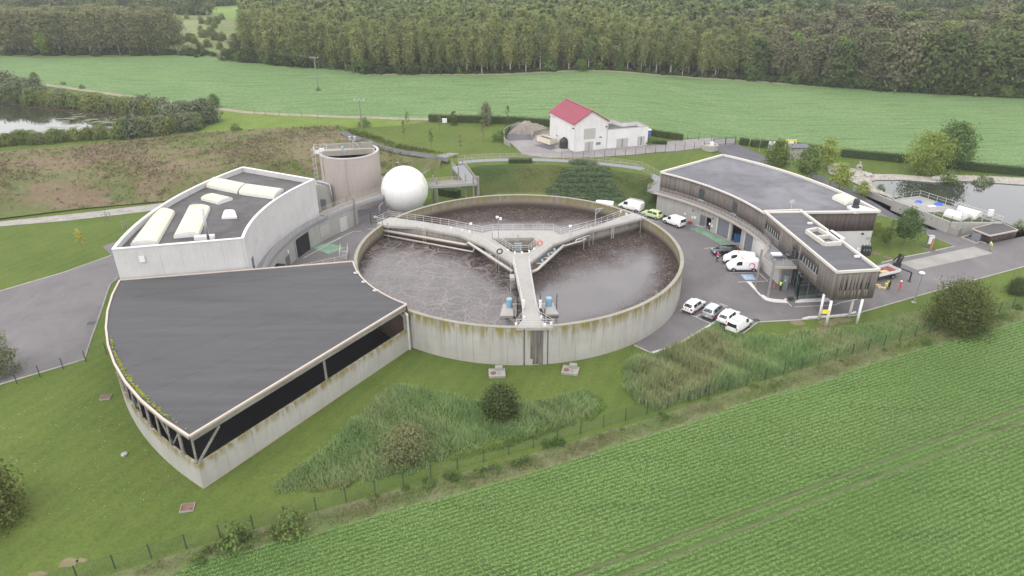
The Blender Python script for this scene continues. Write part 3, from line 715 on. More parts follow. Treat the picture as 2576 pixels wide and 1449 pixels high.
# pipes along the partition walls
def pipe(pts, r, name='pipe', mat='pipe_beige', par=tank, n=10): return MB().tube(pts, r, n).build(name, mat, par, smooth=True)
def bend(a, b, c, k=.5, n=4):
    a, b, c = Vector(a), Vector(b), Vector(c); p = b + (a - b).normalized()*k; q = b + (c - b).normalized()*k
    return [p.lerp(b, t).lerp(b.lerp(q, t), t) for t in np.linspace(0, 1, n + 1)]
A0, A1 = Vector((-21.0,107.0,4.35)), Vector((-6.6,100.6,4.35)); B1 = Vector((-6.5,100.3,5.05)); Cq = Vector((.1,89.6,4.75))
nrm = Vector((-.38,-.92,0))*.55
pipe([A0 + nrm] + bend(A0 + nrm, A1 + nrm, B1 + nrm*1.2) + bend(A1 + nrm, B1 + nrm*1.4, Cq, .6) + [Cq], .21)
pipe([A0 + nrm*1.2 - Vector((0,0,.75))] + bend(A0 + nrm*1.2 - Vector((0,0,.75)), Vector((-5.6,99.6,3.6)) + nrm, Vector((-5.6,99.6,4.5)) + nrm) + [Vector((-5.6,99.6,4.4)) + nrm], .14)
pipe([(2.75,89.3,4.75),(3.6,89.9,4.85),(7.9,98.1,5.05)], .21)
pipe([(7.9,98.2,4.9),(10.6,100.5,4.7),(11.2,101.0,4.6),(11.2,101.0,2.9)], .12); pipe([(9.8,100.0,4.7),(10.0,100.4,5.0),(12.2,102.2,5.0),(12.2,102.2,2.9)], .10)
for k, (x, y) in enumerate(((4.6,92.6),(5.6,94.6),(6.6,96.5))):
    MB().tube([(x, y, 4.6),(x - .3, y + .25, 5.2)], .16, 8).build('valve', 'motor_blue', tank)
for k, (x, y, x2, y2) in enumerate(((4.3,92.2,3.4,92.7),(5.3,94.2,4.5,94.7),(6.2,96.1,5.4,96.5))): pipe([(x + .5, y - .1, 4.75),(x2, y2, 4.5)], .14)
MB().tube([(-3.3,94.6,4.6),(-3.2,94.9,5.2)], .16, 8).build('valve', 'motor_blue', tank)
MB().tube([(11.0,100.9,4.75),(11.5,101.3,4.75)], .16, 8).build('valve', 'motor_blue', tank)
# guide posts and ladders against the walls
for (x, y) in ((-20.0,106.0),(21.2,107.8),(12.9,102.8),(-2.3,93.0),(-1.9,92.4),(-.2,90.0),(-.15,84.6),(-.2,81.6),(1.0,82.0)):
    MB().bar((x, y, 2.9), (x, y, 5.9), .09).build('guide_post', 'galvanised', tank)
def ladder(x, y, z0, z1, ang, par, w=.45, mat='rail_white'):
    mb = MB(); c, s = math.cos(ang), math.sin(ang)
    for k in (-1, 1): mb.bar((x + c*w/2*k, y + s*w/2*k, z0), (x + c*w/2*k, y + s*w/2*k, z1), .05)
    n = int((z1 - z0)/.3)
    for i in range(n): mb.bar((x - c*w/2, y - s*w/2, z0 + .3*i + .15), (x + c*w/2, y + s*w/2, z0 + .3*i + .15), .035)
    return mb.build('ladder', mat, par)
ladder(-14.0, 104.1, 2.9, 6.2, R_(-27), tank); ladder(16.3, 105.3, 2.9, 6.2, R_(31), tank)
cr = MB(); g = G(1497, 566, 5.34)
cr.bar((g.x, g.y, 5.3), (g.x, g.y, 8.0), .16); cr.bar((g.x, g.y, 8.0), (g.x + 1.3, g.y + .6, 8.0), .12); cr.bar((g.x, g.y, 7.1), (g.x + .9, g.y + .42, 7.95), .08)
cr.build('davit_crane', 'galvanised', tank)
def deck_lamp(x, y, h, par=tank, two=False):
    MB().tube([(x, y, DK1), (x, y, DK1 + h)], .05, 6).build('lamp_post', 'galvanised', par)
    mb = MB(); mb.box((x - .15, y, DK1 + h + .1), (.42, .34, .26))
    if two: mb.box((x + .35, y, DK1 + h - .15), (.38, .18, .4))
    mb.build('lamp_head', 'white_paint', par)
g = G(*z2(385,690), 5.34); deck_lamp(g.x, g.y, 4.2, two=True)
for q in ((65,570),(1258,600)): g = G(*z2(*q), 5.34); deck_lamp(g.x, g.y, 1.6)
# white cabinets and small boxes on the railings
for q in (z3t(880,1060), z3t(1140,1060)):
    g = G(*q, 5.4); MB().box((g.x, g.y, 6.0), (.34, .28, 1.05)).build('control_box', 'white_paint', tank)
for q in (z2(580,800), z2(668,800), z2(755,785), z2(815,755), z2(495,770), z3t(765,1310), z3t(1310,1300), z3t(1210,1325), z3t(890,1205), z3t(1155,1205), z2(1930,335), z2(1860,300), dz(1905,1215), dz(2130,1255), dz(2040,1235), L11(1305,540)):
    g = G(*q, 5.9); MB().box((g.x, g.y, 5.95), (.26, .22, .28)).build('sensor_box', 'white_paint', tank)
gt = MB(); g = G(*z2(620,690), 5.3); gt.box((g.x, g.y, 4.7), (1.2, .2, 1.4)); gt.bar((g.x, g.y, 5), (g.x, g.y, 6.9), .14); gt.build('sluice_gate', 'steel_blue_grey', tank)
# the dark overflow stain slab and down pipe joints on the outer wall
for th in (271.0, 277.8): MB().tube([PO(24.28, th, .0), PO(24.28, th, 5.2)], .045, 6).build('joint_seal', 'black_rubber', tank)
def mk_stain():
    t = NT('wall_stain'); st = t.noise(t.pos((1.6,1.6,.1)), 1.4, 5, .7); z = t.sepz()[2]
    t.principled(t.mix(t.rng(st, .35, .65), (.055,.052,.048), (.20,.185,.16)), .9, 0, .2)
mk_stain()
stn = MB()
for th, w, z0 in ((274.6,.95,.1),(273.3,.45,.9),(275.9,.5,.0)):
    d = math.degrees(w/2/TR); stn.sector(TR - .05, TR + .012, th - d, th + d, z0, 5.2, 3)
stn.build('overflow_stain', 'wall_stain', tank)
def life_ring(q, mat, label, z=5.34):
    g = G(*q, z + .9); mb = MB(); n = 14
    mb.tube([(g.x + .38*math.cos(t), g.y - .05 + .12*math.cos(t), z + .9 + .38*math.sin(t)) for t in np.linspace(0, 2*math.pi, n)], .09, 6)
    return tag(mb.build('life_ring', mat, smooth=True), label, 'life ring')
life_ring(z2(882,680), 'orange', 'orange life ring hung on the railing at the middle of the tank')
life_ring(z2(398,780), 'black_rubber', 'black life ring hung on the walkway railing of the tank')
# floating aerators
def aerator(cs, label, polepts):
    P_ = [G(*q, 3.35) for q in cs]; c = sum(P_, Vector())/4
    t = thing('floating_aerator', label, 'aerator', (c.x, c.y, 3.0), group='floating aerators in the round tank')
    fl = MB(); n = 4
    low = [c + (p - c)*1.0 for p in P_]; top = [Vector((c.x + (p.x - c.x)*.25, c.y + (p.y - c.y)*.25, 3.75)) for p in P_]
    mid = [Vector((p.x, p.y, 3.38)) for p in low]; bot = [Vector((p.x, p.y, 3.0)) for p in low]
    vs = bot + mid + top; fs = [(i, (i+1) % 4, 4 + (i+1) % 4, 4 + i) for i in range(4)] + [(4 + i, 4 + (i+1) % 4, 8 + (i+1) % 4, 8 + i) for i in range(4)] + [(8,9,10,11)]
    fl.add(vs, fs); fl.build('float', 'deck_concrete', t)
    MB().lathe([(.42,0),(.42,1.05),(.38,1.2),(.1,1.26)], (c.x, c.y + .1, 3.75), 14).build('motor', 'motor_blue', t, smooth=False)
    for k in polepts:
        g = G(*k[0], 3.3); MB().tube([(g.x, g.y, 2.9), (g.x, g.y, 3.3 + k[1])], .06, 6).build('mooring_pole', 'black_metal', t)
    return t
aerator([z3t(565,990), z3t(800,985), z3t(770,1180), z3t(515,1180)], 'floating concrete aerator with pale blue motor in the foamy part of the tank', [(z3t(785,1150), 2.6), (z3t(735,1190), .9)])
aerator([z3t(1110,985), z3t(1345,975), z3t(1430,1158), z3t(1210,1160)], 'floating concrete aerator with blue motor in the still part of the tank', [(z3t(1395,1085), 2.3), (z3t(1140,985), 1.4), (z3t(1212,1160), .9)])
# precast lids beside the tank
def manhole_block(q, label, rz):
    g = G(*q); t = thing('manhole_block', label, 'manhole', (g.x, g.y, 0), rz)
    MB().box((0,0,.12), (2.0,1.7,.34)).build('slab', 'rough_concrete', t, local=True)
    MB().box((.25,.55,.5), (.9,.55,.5)).build('upstand', 'rough_concrete', t, local=True)
    MB().lathe([(.34,0),(.34,.05),(.05,.06)], (-.45,-.2,.29), 16).build('cover', 'rust', t, local=True)
    MB().bar((.25,-.5,.3), (.25,-.5,.75), .12).build('stub_post', 'galvanised', t, local=True)
manhole_block(L11(1175,1375), 'square concrete manhole block on the lawn beside the dark wall stain', R_(3))
manhole_block(L11(1728,1355), 'square concrete manhole block on the lawn towards the car park', R_(-14))

# ================================================================== roofed sludge basin
B0, B1r = 193.2, 236.0
basin = thing('sludge_basin', 'wedge shaped concrete basin under a flat black roof with timber fascia', 'basin', tuple(PO(50, 230)))
rlim = [PO(54.8, t) for t in np.linspace(B0, B1r, 10)]
ow = MB()
ow.sector(54.5, 54.8, B0, B1r, 0, 2.93, 40); ow.build('outer_wall', 'basin_wall', basin)
e0, e1 = PO(24.3, 234.8), PO(54.8, B1r)
nE = 10
for k in range(nE):
    a = e0.lerp(e1, k/nE + .0003); b = e0.lerp(e1, (k+1)/nE - .0003)
    MB().bar((a.x, a.y, 1.465), (b.x, b.y, 1.465), .3, 2.93).build('end_wall_panel', 'basin_wall', basin)
rp = [(p.x, p.y) for p in arc(24.35, B0 + 3.2, 234.6, 16)] + [(p.x, p.y) for p in rlim[::-1]]
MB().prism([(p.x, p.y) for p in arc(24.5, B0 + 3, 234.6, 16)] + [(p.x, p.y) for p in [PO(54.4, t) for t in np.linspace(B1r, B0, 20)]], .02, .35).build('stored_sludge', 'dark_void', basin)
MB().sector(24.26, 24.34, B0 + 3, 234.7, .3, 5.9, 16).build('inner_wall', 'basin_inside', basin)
MB().prism(rp, 5.95, 6.2).build('roof', 'roof_basin', basin)
sm = MB()
for t in (199.5, 206, 212.5, 219, 225.5, 231.5): a, b = PO(24.8, t, 6.204), PO(54.2, t, 6.204); sm.bar(a, b, .10, .014)
for R in ():
    for a, b in zip(arc(R, B0 + 1, B1r - 1, 20, 6.203)[:-1], arc(R, B0 + 1, B1r - 1, 20, 6.203)[1:]): sm.bar(a, b, .06, .012)
sm.build('roof_seam', 'roof_basin', basin)
cap = MB(); rr = [Vector((p[0], p[1], 6.2)) for p in rp]
nA = 17
for i in range(len(rr)):
    a, b = rr[i], rr[(i+1) % len(rr)]
    if i < nA - 1: cap.bar(a, b, .16, .2)
    else: cap.bar(a + Vector((0,0,.02)), b, .22, .2)
cap.build('roof_edging', 'fascia_beige', basin)
fb = MB(); q0, q1 = PO(24.6, 234.6), PO(54.7, B1r); fb.bar((q0.x, q0.y, 5.83), (q1.x, q1.y, 5.83), .22, .5); fb.build('fascia_beam', 'beam_wood', basin)
fb = MB()
for i in range(9): a, b = rlim[i], rlim[i+1]; fb.bar((a.x, a.y, 5.98), (b.x, b.y, 5.98), .2, .2)
fb.build('fascia_beam', 'beam_wood', basin)
for i, t in enumerate(np.linspace(B0 + 6, B1r - .15, 17)):
    a = PO(54.65, t, 2.9); b = PO(54.55, t, 5.85); MB().bar(a, b, .16 if i % 3 else .24).build('post', 'beam_wood', basin)
    MB().bar(PO(54.65, t, 2.88), PO(54.65, t, 3.05), .34, .34).build('post_shoe', 'galvanised', basin) if i % 3 == 0 else None
    if i % 4 == 2 and i < 16:
        MB().bar(PO(54.4, t, 3.0), PO(54.4, t + 2.4, 5.8), .13).build('brace', 'beam_wood', basin); MB().bar(PO(54.45, t, 3.0), PO(54.45, t - 2.4, 5.8), .13).build('brace', 'beam_wood', basin)
for u in (.46, .02):
    p = e0.lerp(e1, u); MB().bar((p.x, p.y, 2.9), (p.x, p.y, 5.5), .22).build('post', 'beam_wood', basin)
p = e0.lerp(e1, .992); q = e0.lerp(e1, .90); MB().bar((p.x, p.y, 2.95), (q.x, q.y, 5.45), .18).build('brace', 'beam_wood', basin)
for th in (221.0, 213.5, 206.0):
    c = PO(24.6, th, 6.33); mb = MB(); mb.tube([(c.x + .34*math.cos(t), c.y + .2*math.sin(t), c.z) for t in np.linspace(.4, 5.2, 9)], .05, 5); mb.build('roof_cleat', 'white_paint', basin)
p = PO(24.75, 234.2)
dp = MB(); dp.tube([(p.x, p.y, 0), (p.x, p.y, 4.6), (p.x - .7, p.y + .35, 5.2)], .16, 8); dp.tube([(p.x + .42, p.y - .25, 0), (p.x + .42, p.y - .25, 5.0), (p.x - .3, p.y + .3, 5.5)], .16, 8); dp.build('downpipe', 'pipe_grey', basin)
V, F, C_ = [], [], []
for k in range(300):
    t = random.choice((random.gauss(222, 5), random.uniform(210, 233))); c = PO(54.8 - .35 - abs(random.gauss(0, .14)), t, 6.22); s = random.uniform(.06, .16); a = random.uniform(0, 6.28)
    b = len(V)
    for j in range(4): V.append((c.x + s*math.cos(a + j*1.571), c.y + s*math.sin(a + j*1.571), c.z + random.uniform(0, .12)))
    F.append((b, b+1, b+2, b+3)); v = random.random(); C_ += [(v, 0, 0)]*4
loc = Vector(basin.location); o = np_mesh('roof_moss', np.array(V) - np.array(loc), np.array(F), 'moss', np.array(C_), basin); o['kind'] = 'stuff'

# ================================================================== curved pale building with barrel skylights
LR0, LR1, LT0, LT1, LZ = 38.4, 54.9, 192.6, 153.0, 10.4
lb = thing('process_building', 'curved white concrete building with black roof and cream barrel skylights', 'building', tuple(PO(46, 173)))
def pline(name, pts, z0, z1, w, mat, par, inset=0): 
    mb = MB()
    for a, b in zip(pts[:-1], pts[1:]): mb.bar((a.x, a.y, (z0 + z1)/2), (b.x, b.y, (z0 + z1)/2), w, z1 - z0)
    return mb.build(name, mat, par)
nseg = 14
for i in range(nseg):
    t0, t1 = LT1 + (LT0 - LT1)*i/nseg, LT1 + (LT0 - LT1)*(i+1)/nseg
    MB().sector(LR0, LR0 + .3, t0 + .008, t1 - .008, 0 if t0 < 0 else 3.2, LZ, 3).build('wall_panel', 'wall_pale', lb)
    MB().sector(LR1 - .3, LR1, t0 + .006, t1 - .006, 0, LZ, 3).build('wall_panel', 'wall_pale', lb)
for th, d in ((LT0, -1), (LT1, 1)):
    n = 6
    for k in range(n):
        a = PO(LR0 + .3 + (LR1 - LR0 - .6)*(k/n + .0005), th + .16*d*1, 0); b = PO(LR0 + .3 + (LR1 - LR0 - .6)*((k+1)/n - .0005), th + .16*d, 0)
        MB().bar((a.x, a.y, LZ/2), (b.x, b.y, LZ/2), .3, LZ).build('wall_panel', 'wall_pale', lb)
MB().sector(LR0 + .28, LR1 - .28, LT1 + .3, LT0 - .3, 9.3, 9.65, 24).build('roof', 'roof_left', lb)
cp = MB(); cp.sector(LR0 - .05, LR0 + .36, LT1 - .05, LT0 + .05, LZ + .002, LZ + .13, 28); cp.sector(LR1 - .36, LR1 + .05, LT1 - .05, LT0 + .05, LZ + .002, LZ + .13, 28)
for th, d in ((LT0, -1), (LT1, 1)):
    a, b = PO(LR0 + .36, th + .14*d), PO(LR1 - .36, th + .14*d); cp.bar((a.x, a.y, LZ + .066), (b.x, b.y, LZ + .066), .42, .125)
cp.build('coping', 'coping', lb)
def barrel(name, c4, z, rise, par, mat='skylight', nu=10, nv=14):
    """c4: two ends, each a pair across the arch: a0,a1 (near end) b0,b1 (far end)"""
    a0, a1, b0, b1 = [G(*q, z) for q in c4]
    mb = MB(); vs = []
    for j in range(nv + 1):
        p, q = a0.lerp(b0, j/nv), a1.lerp(b1, j/nv)
        for i in range(nu + 1):
            t = math.pi*i/nu; u = .5 - .5*math.cos(t); w = p.lerp(q, u); vs.append((w.x, w.y, z + .25 + rise*math.sin(t)**.8))
    fs = [(j*(nu+1) + i, j*(nu+1) + i + 1, (j+1)*(nu+1) + i + 1, (j+1)*(nu+1) + i) for j in range(nv) for i in range(nu)]
    mb.add(vs, fs); mb.add([vs[i] for i in range(nu + 1)], [tuple(range(nu + 1))]); mb.add([vs[nv*(nu+1) + i] for i in range(nu + 1)], [tuple(range(nu, -1, -1))])
    o = mb.build(name, mat, par, smooth=False)
    kb = MB(); kb.prism([(a0.x, a0.y), (a1.x, a1.y), (b1.x, b1.y), (b0.x, b0.y)], z - .1, z + .25); kb.build('skylight_kerb', 'white_paint', o)
    rb_ = MB()
    for j in range(0, nv + 1, 1):
        if j % 1 == 0: rb_.tube([vs[j*(nu+1) + i] for i in range(nu + 1)], .035, 4, caps=False)
    rb_.build('glazing_bar', 'skylight', o)
    e = MB()
    for j in (0, nv): 
        d = (b0 - a0).normalized()*(.02 if j else -.02); e.add([(v[0] + d.x, v[1] + d.y, v[2]) for v in vs[j*(nu+1):(j+1)*(nu+1)]], [tuple(range(nu + 1))])
    e.build('end_cheek', 'white_paint', o)
    return o
ZR = 9.65
barrel('skylight', [L01(988,412), L01(1192,398), L01(1185,150), L01(1322,165)], ZR, .52, lb)
barrel('skylight', [L01(1312,352), L01(1505,335), L01(1428,125), L01(1588,130)], ZR, .52, lb)
barrel('skylight', [L01(1650,97), L01(1758,60), L01(1518,62), L01(1625,30)], ZR, .42, lb, nv=6)
barrel('skylight', [(597,488), (622,468), (519,472), (545,452)], ZR, .55, lb, nv=8)
barrel('skylight', [(690,502), (714,481), (602,489), (627,469)], ZR, .55, lb, nv=9)
hp4 = [G(*L01(*q), ZR + .3) for q in ((1672,192),(1788,186),(1772,140),(1690,142))]
mb = MB(); mb.prism([(p.x, p.y) for p in hp4], ZR, ZR + .3); c = sum(hp4, Vector())/4; mb.prism([((p.x - c.x)*.75 + c.x, (p.y - c.y)*.75 + c.y) for p in hp4], ZR + .3, ZR + .6); mb.build('roof_hatch', 'white_paint', lb)
g = G(*L01(1575,358), ZR); ht = hgt(*L01(1575,358), *L01(1525,130), ZR)
MB().tube([(g.x, g.y, ZR), (g.x, g.y, ht)], .2, 12).build('flue', 'galvanised', lb, smooth=True)
def mk_steam():
    m = bpy.data.materials.new('steam'); m.use_nodes = True; t = m.node_tree; t.nodes.clear(); o = t.nodes.new('ShaderNodeOutputMaterial'); v = t.nodes.new('ShaderNodeVolumePrincipled'); nz = t.nodes.new('ShaderNodeTexNoise'); nz.inputs['Scale'].default_value = 1.1
    mr = t.nodes.new('ShaderNodeMapRange'); mr.inputs[1].default_value = .45; mr.inputs[2].default_value = .7; mr.inputs[4].default_value = .45; t.links.new(nz.outputs['Fac'], mr.inputs[0]); t.links.new(mr.outputs[0], v.inputs['Density']); t.links.new(v.outputs[0], o.inputs['Volume']); MATS['steam'] = m
mk_steam(); mb = MB(); mb.lathe([(max(.01, .75*math.sin(a)), -.75*math.cos(a)) for a in np.linspace(.02, 3.12, 9)], (0,0,0), 14); mb.v = [(g.x - .7 + v_[0]*1.5, g.y + .3 + v_[1], ht + .45 + v_[2]*.7) for v_ in mb.v]; tag(mb.build('steam_puff', 'steam'), 'thin white steam drifting from the metal flue on the skylight roof', 'steam', kind='stuff')
MB().box((g.x - .6, g.y + .2, ZR + .25), (2.6, .8, .5), R_(10)).build('roof_duct', 'white_paint', lb)
# low storey in front of it, carrying the gallery
LD = 4.0                                       # gallery floor
MB().sector(36.95, 37.2, LT0, 141.5, 0, 3.45, 40).build('ground_wall', 'wall_low', lb)
MB().sector(37.1, 38.4, 152.9, 141.5, 3.2, 3.46, 10).build('annex_roof', 'deck_grey', lb)
MB().sector(37.2, 43.0, 152.8, 152.4, 0, 3.45, 3).build('side_wall', 'wall_low', lb)
MB().sector(36.95, 37.2, 152.9, 141.5, 3.46, 3.95, 10).build('annex_parapet', 'wall_low', lb)
MB().sector(36.85, 38.4, LT0, 153.1, 3.55, LD, 40).build('gallery_floor', 'deck_grey', lb)
railing([p for p in arc(36.95, LT0 - .2, 152, 26, LD)], rails=(1.1,.9,.7,.5,.3,.12), r=.028, sp=1.7).build('railing', 'rail_beige', lb)
railing([PO(36.95, LT0 - .2, LD), PO(30, LT0 + .7, LD + 1.0), PO(25.2, LT0 + 2.2, LD + 1.9)], rails=(1.1,.75,.4), r=.03).build('railing', 'rail_beige', lb)
def arc_panel(R, t0, t1, z0, z1, name, mat, par, thick=.06): return MB().sector(R - thick, R, min(t0,t1), max(t0,t1), z0, z1, 4).build(name, mat, par)
d1 = arc_panel(LR0 - .005, 188.9, 187.4, LD, LD + 2.3, 'door', 'door_grey', lb); MB().bar(PO(38.28, 187.7, LD + 1.1), PO(38.28, 188.3, LD + 1.1), .06).build('push_bar', 'galvanised', d1)
arc_panel(36.94, 182.6, 178.6, 0, 2.5, 'doorway', 'dark_void', lb, .03)
dl = MB(); a, b = PO(36.9, 178.6), PO(35.6, 179.0); dl.bar((a.x, a.y, 1.25), (b.x, b.y, 1.25), .07, 2.5); dl.build('door', 'door_grey', lb)
arc_panel(36.94, 167.5, 161.0, 0, 3.2, 'garage_opening', 'dark_void', lb, .03)
for t in (167.6, 160.9): arc_panel(36.96, t - .25, t + .25, 0, 3.3, 'door_jamb', 'galvanised', lb, .12)
arc_panel(36.94, 156.2, 152.3, .9, 2.7, 'louvre', 'door_pale', lb, .05); arc_panel(36.94, 148.3, 145.6, .05, 2.6, 'door', 'wall_pale', lb, .05)
for t, z in ((183.0,7.0),(179.8,5.6),(163.5,6.0),(156.5,5.6)): 
    o = arc_panel(LR0 - .004, t, t - .75, z, z + .85, 'wall_hatch', 'wall_pale', lb, .05)
for t, z, c in ((185.4,1.4,'red_plastic'),(184.2,1.4,'white_paint'),(172.0,2.2,'white_paint')): arc_panel(36.93, t, t - .5, z, z + .5, 'wall_box', c, lb, .15)
arc_panel(36.93, 186.6, 185.8, .2, 1.2, 'wall_cabinet', 'white_paint', lb, .25)
g1, g2 = PO(51.9, LT0), PO(51.2, LT0); MB().bar((g1.x - .0, g1.y - .12, 8.8), (g2.x, g2.y - .12, 8.8), .08, .9).build('wall_plate', 'white_paint', lb)
for t, w in ((173.4,.9),): arc_panel(36.9, t, t - 2, .2, 1.9, 'door', 'door_grey', lb, .05)
# green guard rail by the stair on the tank rim
sg = thing('stair_gate', 'small stair with handrails between the courtyard and the basin roof', 'stair', tuple(G(860, 650)))
g = G(862, 655)
for k in range(5): MB().box((g.x + .1, g.y + .3 + k*.28, .15 + k*.2), (1.1, .3, .12)).build('step', 'galvanised', sg)
railing([(g.x - .5, g.y + .2, .1), (g.x - .5, g.y + 1.6, 1.2)]).build('handrail', 'rail_white', sg); railing([(g.x + .7, g.y + .2, .1), (g.x + .7, g.y + 1.6, 1.2)]).build('handrail', 'rail_white', sg)

# ================================================================== curved footbridge
fbz = thing('footbridge', 'curved grey footbridge on timber posts passing the white sphere', 'bridge', tuple(PO(36, 130)))
cl = [PO(36.9, t, LD) for t in np.linspace(152.5, 117, 18)] + [Vector((-11.5,130.6,LD)), Vector((-7.4,131.5,LD))]
cr_ = [PO(38.6, t, LD) for t in np.linspace(152.5, 117, 18)] + [Vector((-11.7,132.4,LD)), Vector((-9.0,132.7,LD))]
mb = MB()
for i in range(len(cl) - 1):
    a, b, c, d = cl[i], cl[i+1], cr_[i+1], cr_[i]
    mb.prism([(p.x, p.y) for p in (a, b, c, d)], LD - .12, LD)
mb.build('bridge_deck', 'deck_grey', fbz)
for side in (cl, cr_):
    mb = MB()
    for a, b in zip(side[:-1], side[1:]): mb.bar(a - Vector((0,0,.2)), b - Vector((0,0,.2)), .12, .45)
    mb.build('edge_beam', 'steel_blue_grey', fbz)
    mb = MB()
    for a, b in zip(side[:-1], side[1:]): mb.bar(a + Vector((0,0,.14)), b + Vector((0,0,.14)), .08, .22)
    mb.build('kick_board', 'rail_beige', fbz)
    railing(side, rails=(1.1,.92,.74,.56,.38), r=.026, sp=1.8).build('railing', 'rail_beige', fbz)
# cross span up to the bank
xa, xb = Vector((-9.0,132.7,LD)), Vector((-6.6,131.4,LD)); xc, xd = Vector((-12.4,142.6,LD + .02)), Vector((-10.2,144.0,LD + .02))
mb = MB(); mb.prism([(p.x, p.y) for p in (xa, xb, xd, xc)], LD - .12, LD + .01); mb.build('bridge_deck', 'deck_grey', fbz)
mb = MB(); mb.prism([(-7.4,131.5),(-6.6,131.3),(-9.0,132.7)], LD - .12, LD); mb.build('bridge_deck', 'deck_grey', fbz)
for a, b in ((xa, xc), (xb, xd), (cl[-1], xb)):
    railing([a, b], rails=(1.1,.92,.74,.56,.38), r=.026, sp=1.8).build('railing', 'rail_beige', fbz); mb = MB(); mb.bar(a - Vector((0,0,.2)), b - Vector((0,0,.2)), .12, .45); mb.build('edge_beam', 'steel_blue_grey', fbz)
for th in (142.6, 127.3, 114.8):
    for R in (36.75, 38.75): p = PO(R, th); MB().tube([(p.x, p.y, 0), (p.x, p.y, 5.5)], .16, 8).build('post', 'post_wood', fbz)
for p in (cl[-1], xb, xa, xc, xd, (xa + xc)/2, Vector((-6.4,131.2,0))): MB().tube([(p.x, p.y, 0), (p.x, p.y, 5.5)], .16, 8).build('post', 'post_wood', fbz)
# path on top of the bank with its rails
top_path = [PO(51.0, t) for t in np.linspace(104, 60, 14)] + [PO(49, 55), PO(46, 51.5), PO(41, 49.5)]
pth = [Vector((p.x, p.y, max(zt(p.x, p.y), 0))) for p in top_path]
pp = strip([(p.x, p.y) for p in pth], 2.0)
mb = MB(); n = len(pth)
for i in range(n - 1):
    a, b, c, d = pp[i], pp[i+1], pp[2*n - 2 - i], pp[2*n - 1 - i]; z0 = max(pth[i].z, 3.3) + .08; z1 = max(pth[i+1].z, 3.3) + .08
    if i == n - 2: z1 = 3.95
    mb.prism([a, b, c, d], [z0 - 1.2, z1 - 1.2, z1 - 1.2, z0 - 1.2], [z0, z1, z1, z0])
o = mb.build('footpath', 'deck_grey', None); o['kind'] = 'structure'
for k, side in enumerate((pp[:n], pp[n:][::-1])):
    t = railing([(q[0], q[1], max(pth[i].z, 3.3) + .08) for i, q in enumerate(side)], rails=(1.1,.85,.6,.35), r=.026, sp=2.0).build('handrail', 'rail_beige')
    tag(t, ('beige handrail along the bank path on the side of the round tank', 'beige handrail along the bank path on the side of the white house')[1 - k], 'handrail')

# ================================================================== digester and gas sphere
DC, DR, DZ = Vector((-31.3,132.9,0)), 5.6, 10.2
dg = thing('digester', 'tall pinkish beige ribbed round silo with a weathered concrete channel across its top', 'silo', tuple(DC))
mb = MB(); n = 150; vs = []
for k in range(n):
    r = DR + (.035 if k % 2 else -.015); t = 2*math.pi*k/n
    for z in (0, DZ - .15): vs.append((DC.x + r*math.cos(t), DC.y + r*math.sin(t), z))
mb.add(vs, [(2*k, 2*((k+1) % n), 2*((k+1) % n) + 1, 2*k + 1) for k in range(n)]); mb.build('cladding', 'digester_clad', dg)
def ring(R0, R1, z0, z1, c, n=64):
    m = MB(); m.lathe([(R0, z0), (R1, z0), (R1, z1), (R0, z1), (R0, z0)], (c.x, c.y, c.z), n); return m
ring(DR - .4, DR + .08, DZ - .15, DZ + .08, DC).build('rim', 'digester_trim', dg)
ring(DR - .4, DR - .25, 6.5, DZ - .1, DC).build('inner_wall', 'rough_concrete', dg)
MB().lathe([(DR - .3, DZ - .5), (DR - .3, DZ - .22)], tuple(DC), 48).build('cover', 'asphalt_dark', dg)
ua = R_(12); ux, uy = math.cos(ua), math.sin(ua)
for off, zz in ((-2.4, -.15), (2.1, .0)):
    a = DC + Vector((-uy*off - ux*(DR - .8), ux*off - uy*(DR - 1.15), 0)); b = DC + Vector((-uy*off + ux*(DR - .95), ux*off + uy*(DR - .95), 0))
    MB().bar((a.x, a.y, DZ + .25 + zz), (b.x, b.y, DZ + .25 + zz), .3, 1.5).build('channel_wall', 'rough_concrete', dg)
a = DC - Vector((ux, uy, 0))*(DR - .9); b = DC + Vector((ux, uy, 0))*(DR - .7); MB().bar((a.x, a.y, DZ + .05), (b.x, b.y, DZ - .3), 4.3, .3, up=(0,0,1)).build('channel_floor', 'deck_concrete', dg)
hd_ = DC + Vector((.8,.6,0))
mb = MB(); mb.tube([(hd_.x, hd_.y, DZ), (hd_.x, hd_.y, DZ + 2.0)], .12, 8)
for k in (-.45, .45): mb.lathe([(.26,0),(.3,.1),(.3,.75),(.1,.85)], (hd_.x + k, hd_.y, DZ + 1.9), 10)
mb.bar((hd_.x, hd_.y, DZ + 1.9), (hd_.x + 1.4, hd_.y - .6, DZ + .6), .08); mb.bar((hd_.x - .5, hd_.y, DZ + 1.9), (hd_.x + .5, hd_.y, DZ + 1.9), .1); mb.build('mixer_drive', 'galvanised', dg)
p = DC + Vector((-1.1,-.3,0)); MB().lathe([(.25,0),(.25,.7),(.1,.8)], (p.x, p.y, DZ + .2), 10).build('pump_motor', 'motor_blue', dg)
pl = DC + Vector((-DR*.93, -1.0, 0)); mb = MB(); mb.box((pl.x, pl.y, DZ + .1), (2.4, 2.6, .12), ua); mb.build('platform', 'galvanised', dg)
sq = [(-1.2,-1.3),(1.2,-1.3),(1.2,1.3),(-1.2,1.3)]; sq = [(pl.x + x*ux - y*uy, pl.y + x*uy + y*ux, DZ + .16) for x, y in sq]
railing([sq[2], sq[3], sq[0], sq[1]], sp=1.2).build('railing', 'rail_white', dg); MB().box((pl.x + .3, pl.y - .3, DZ + .5), (.9,.5,.6), ua).build('switch_box', 'white_paint', dg)
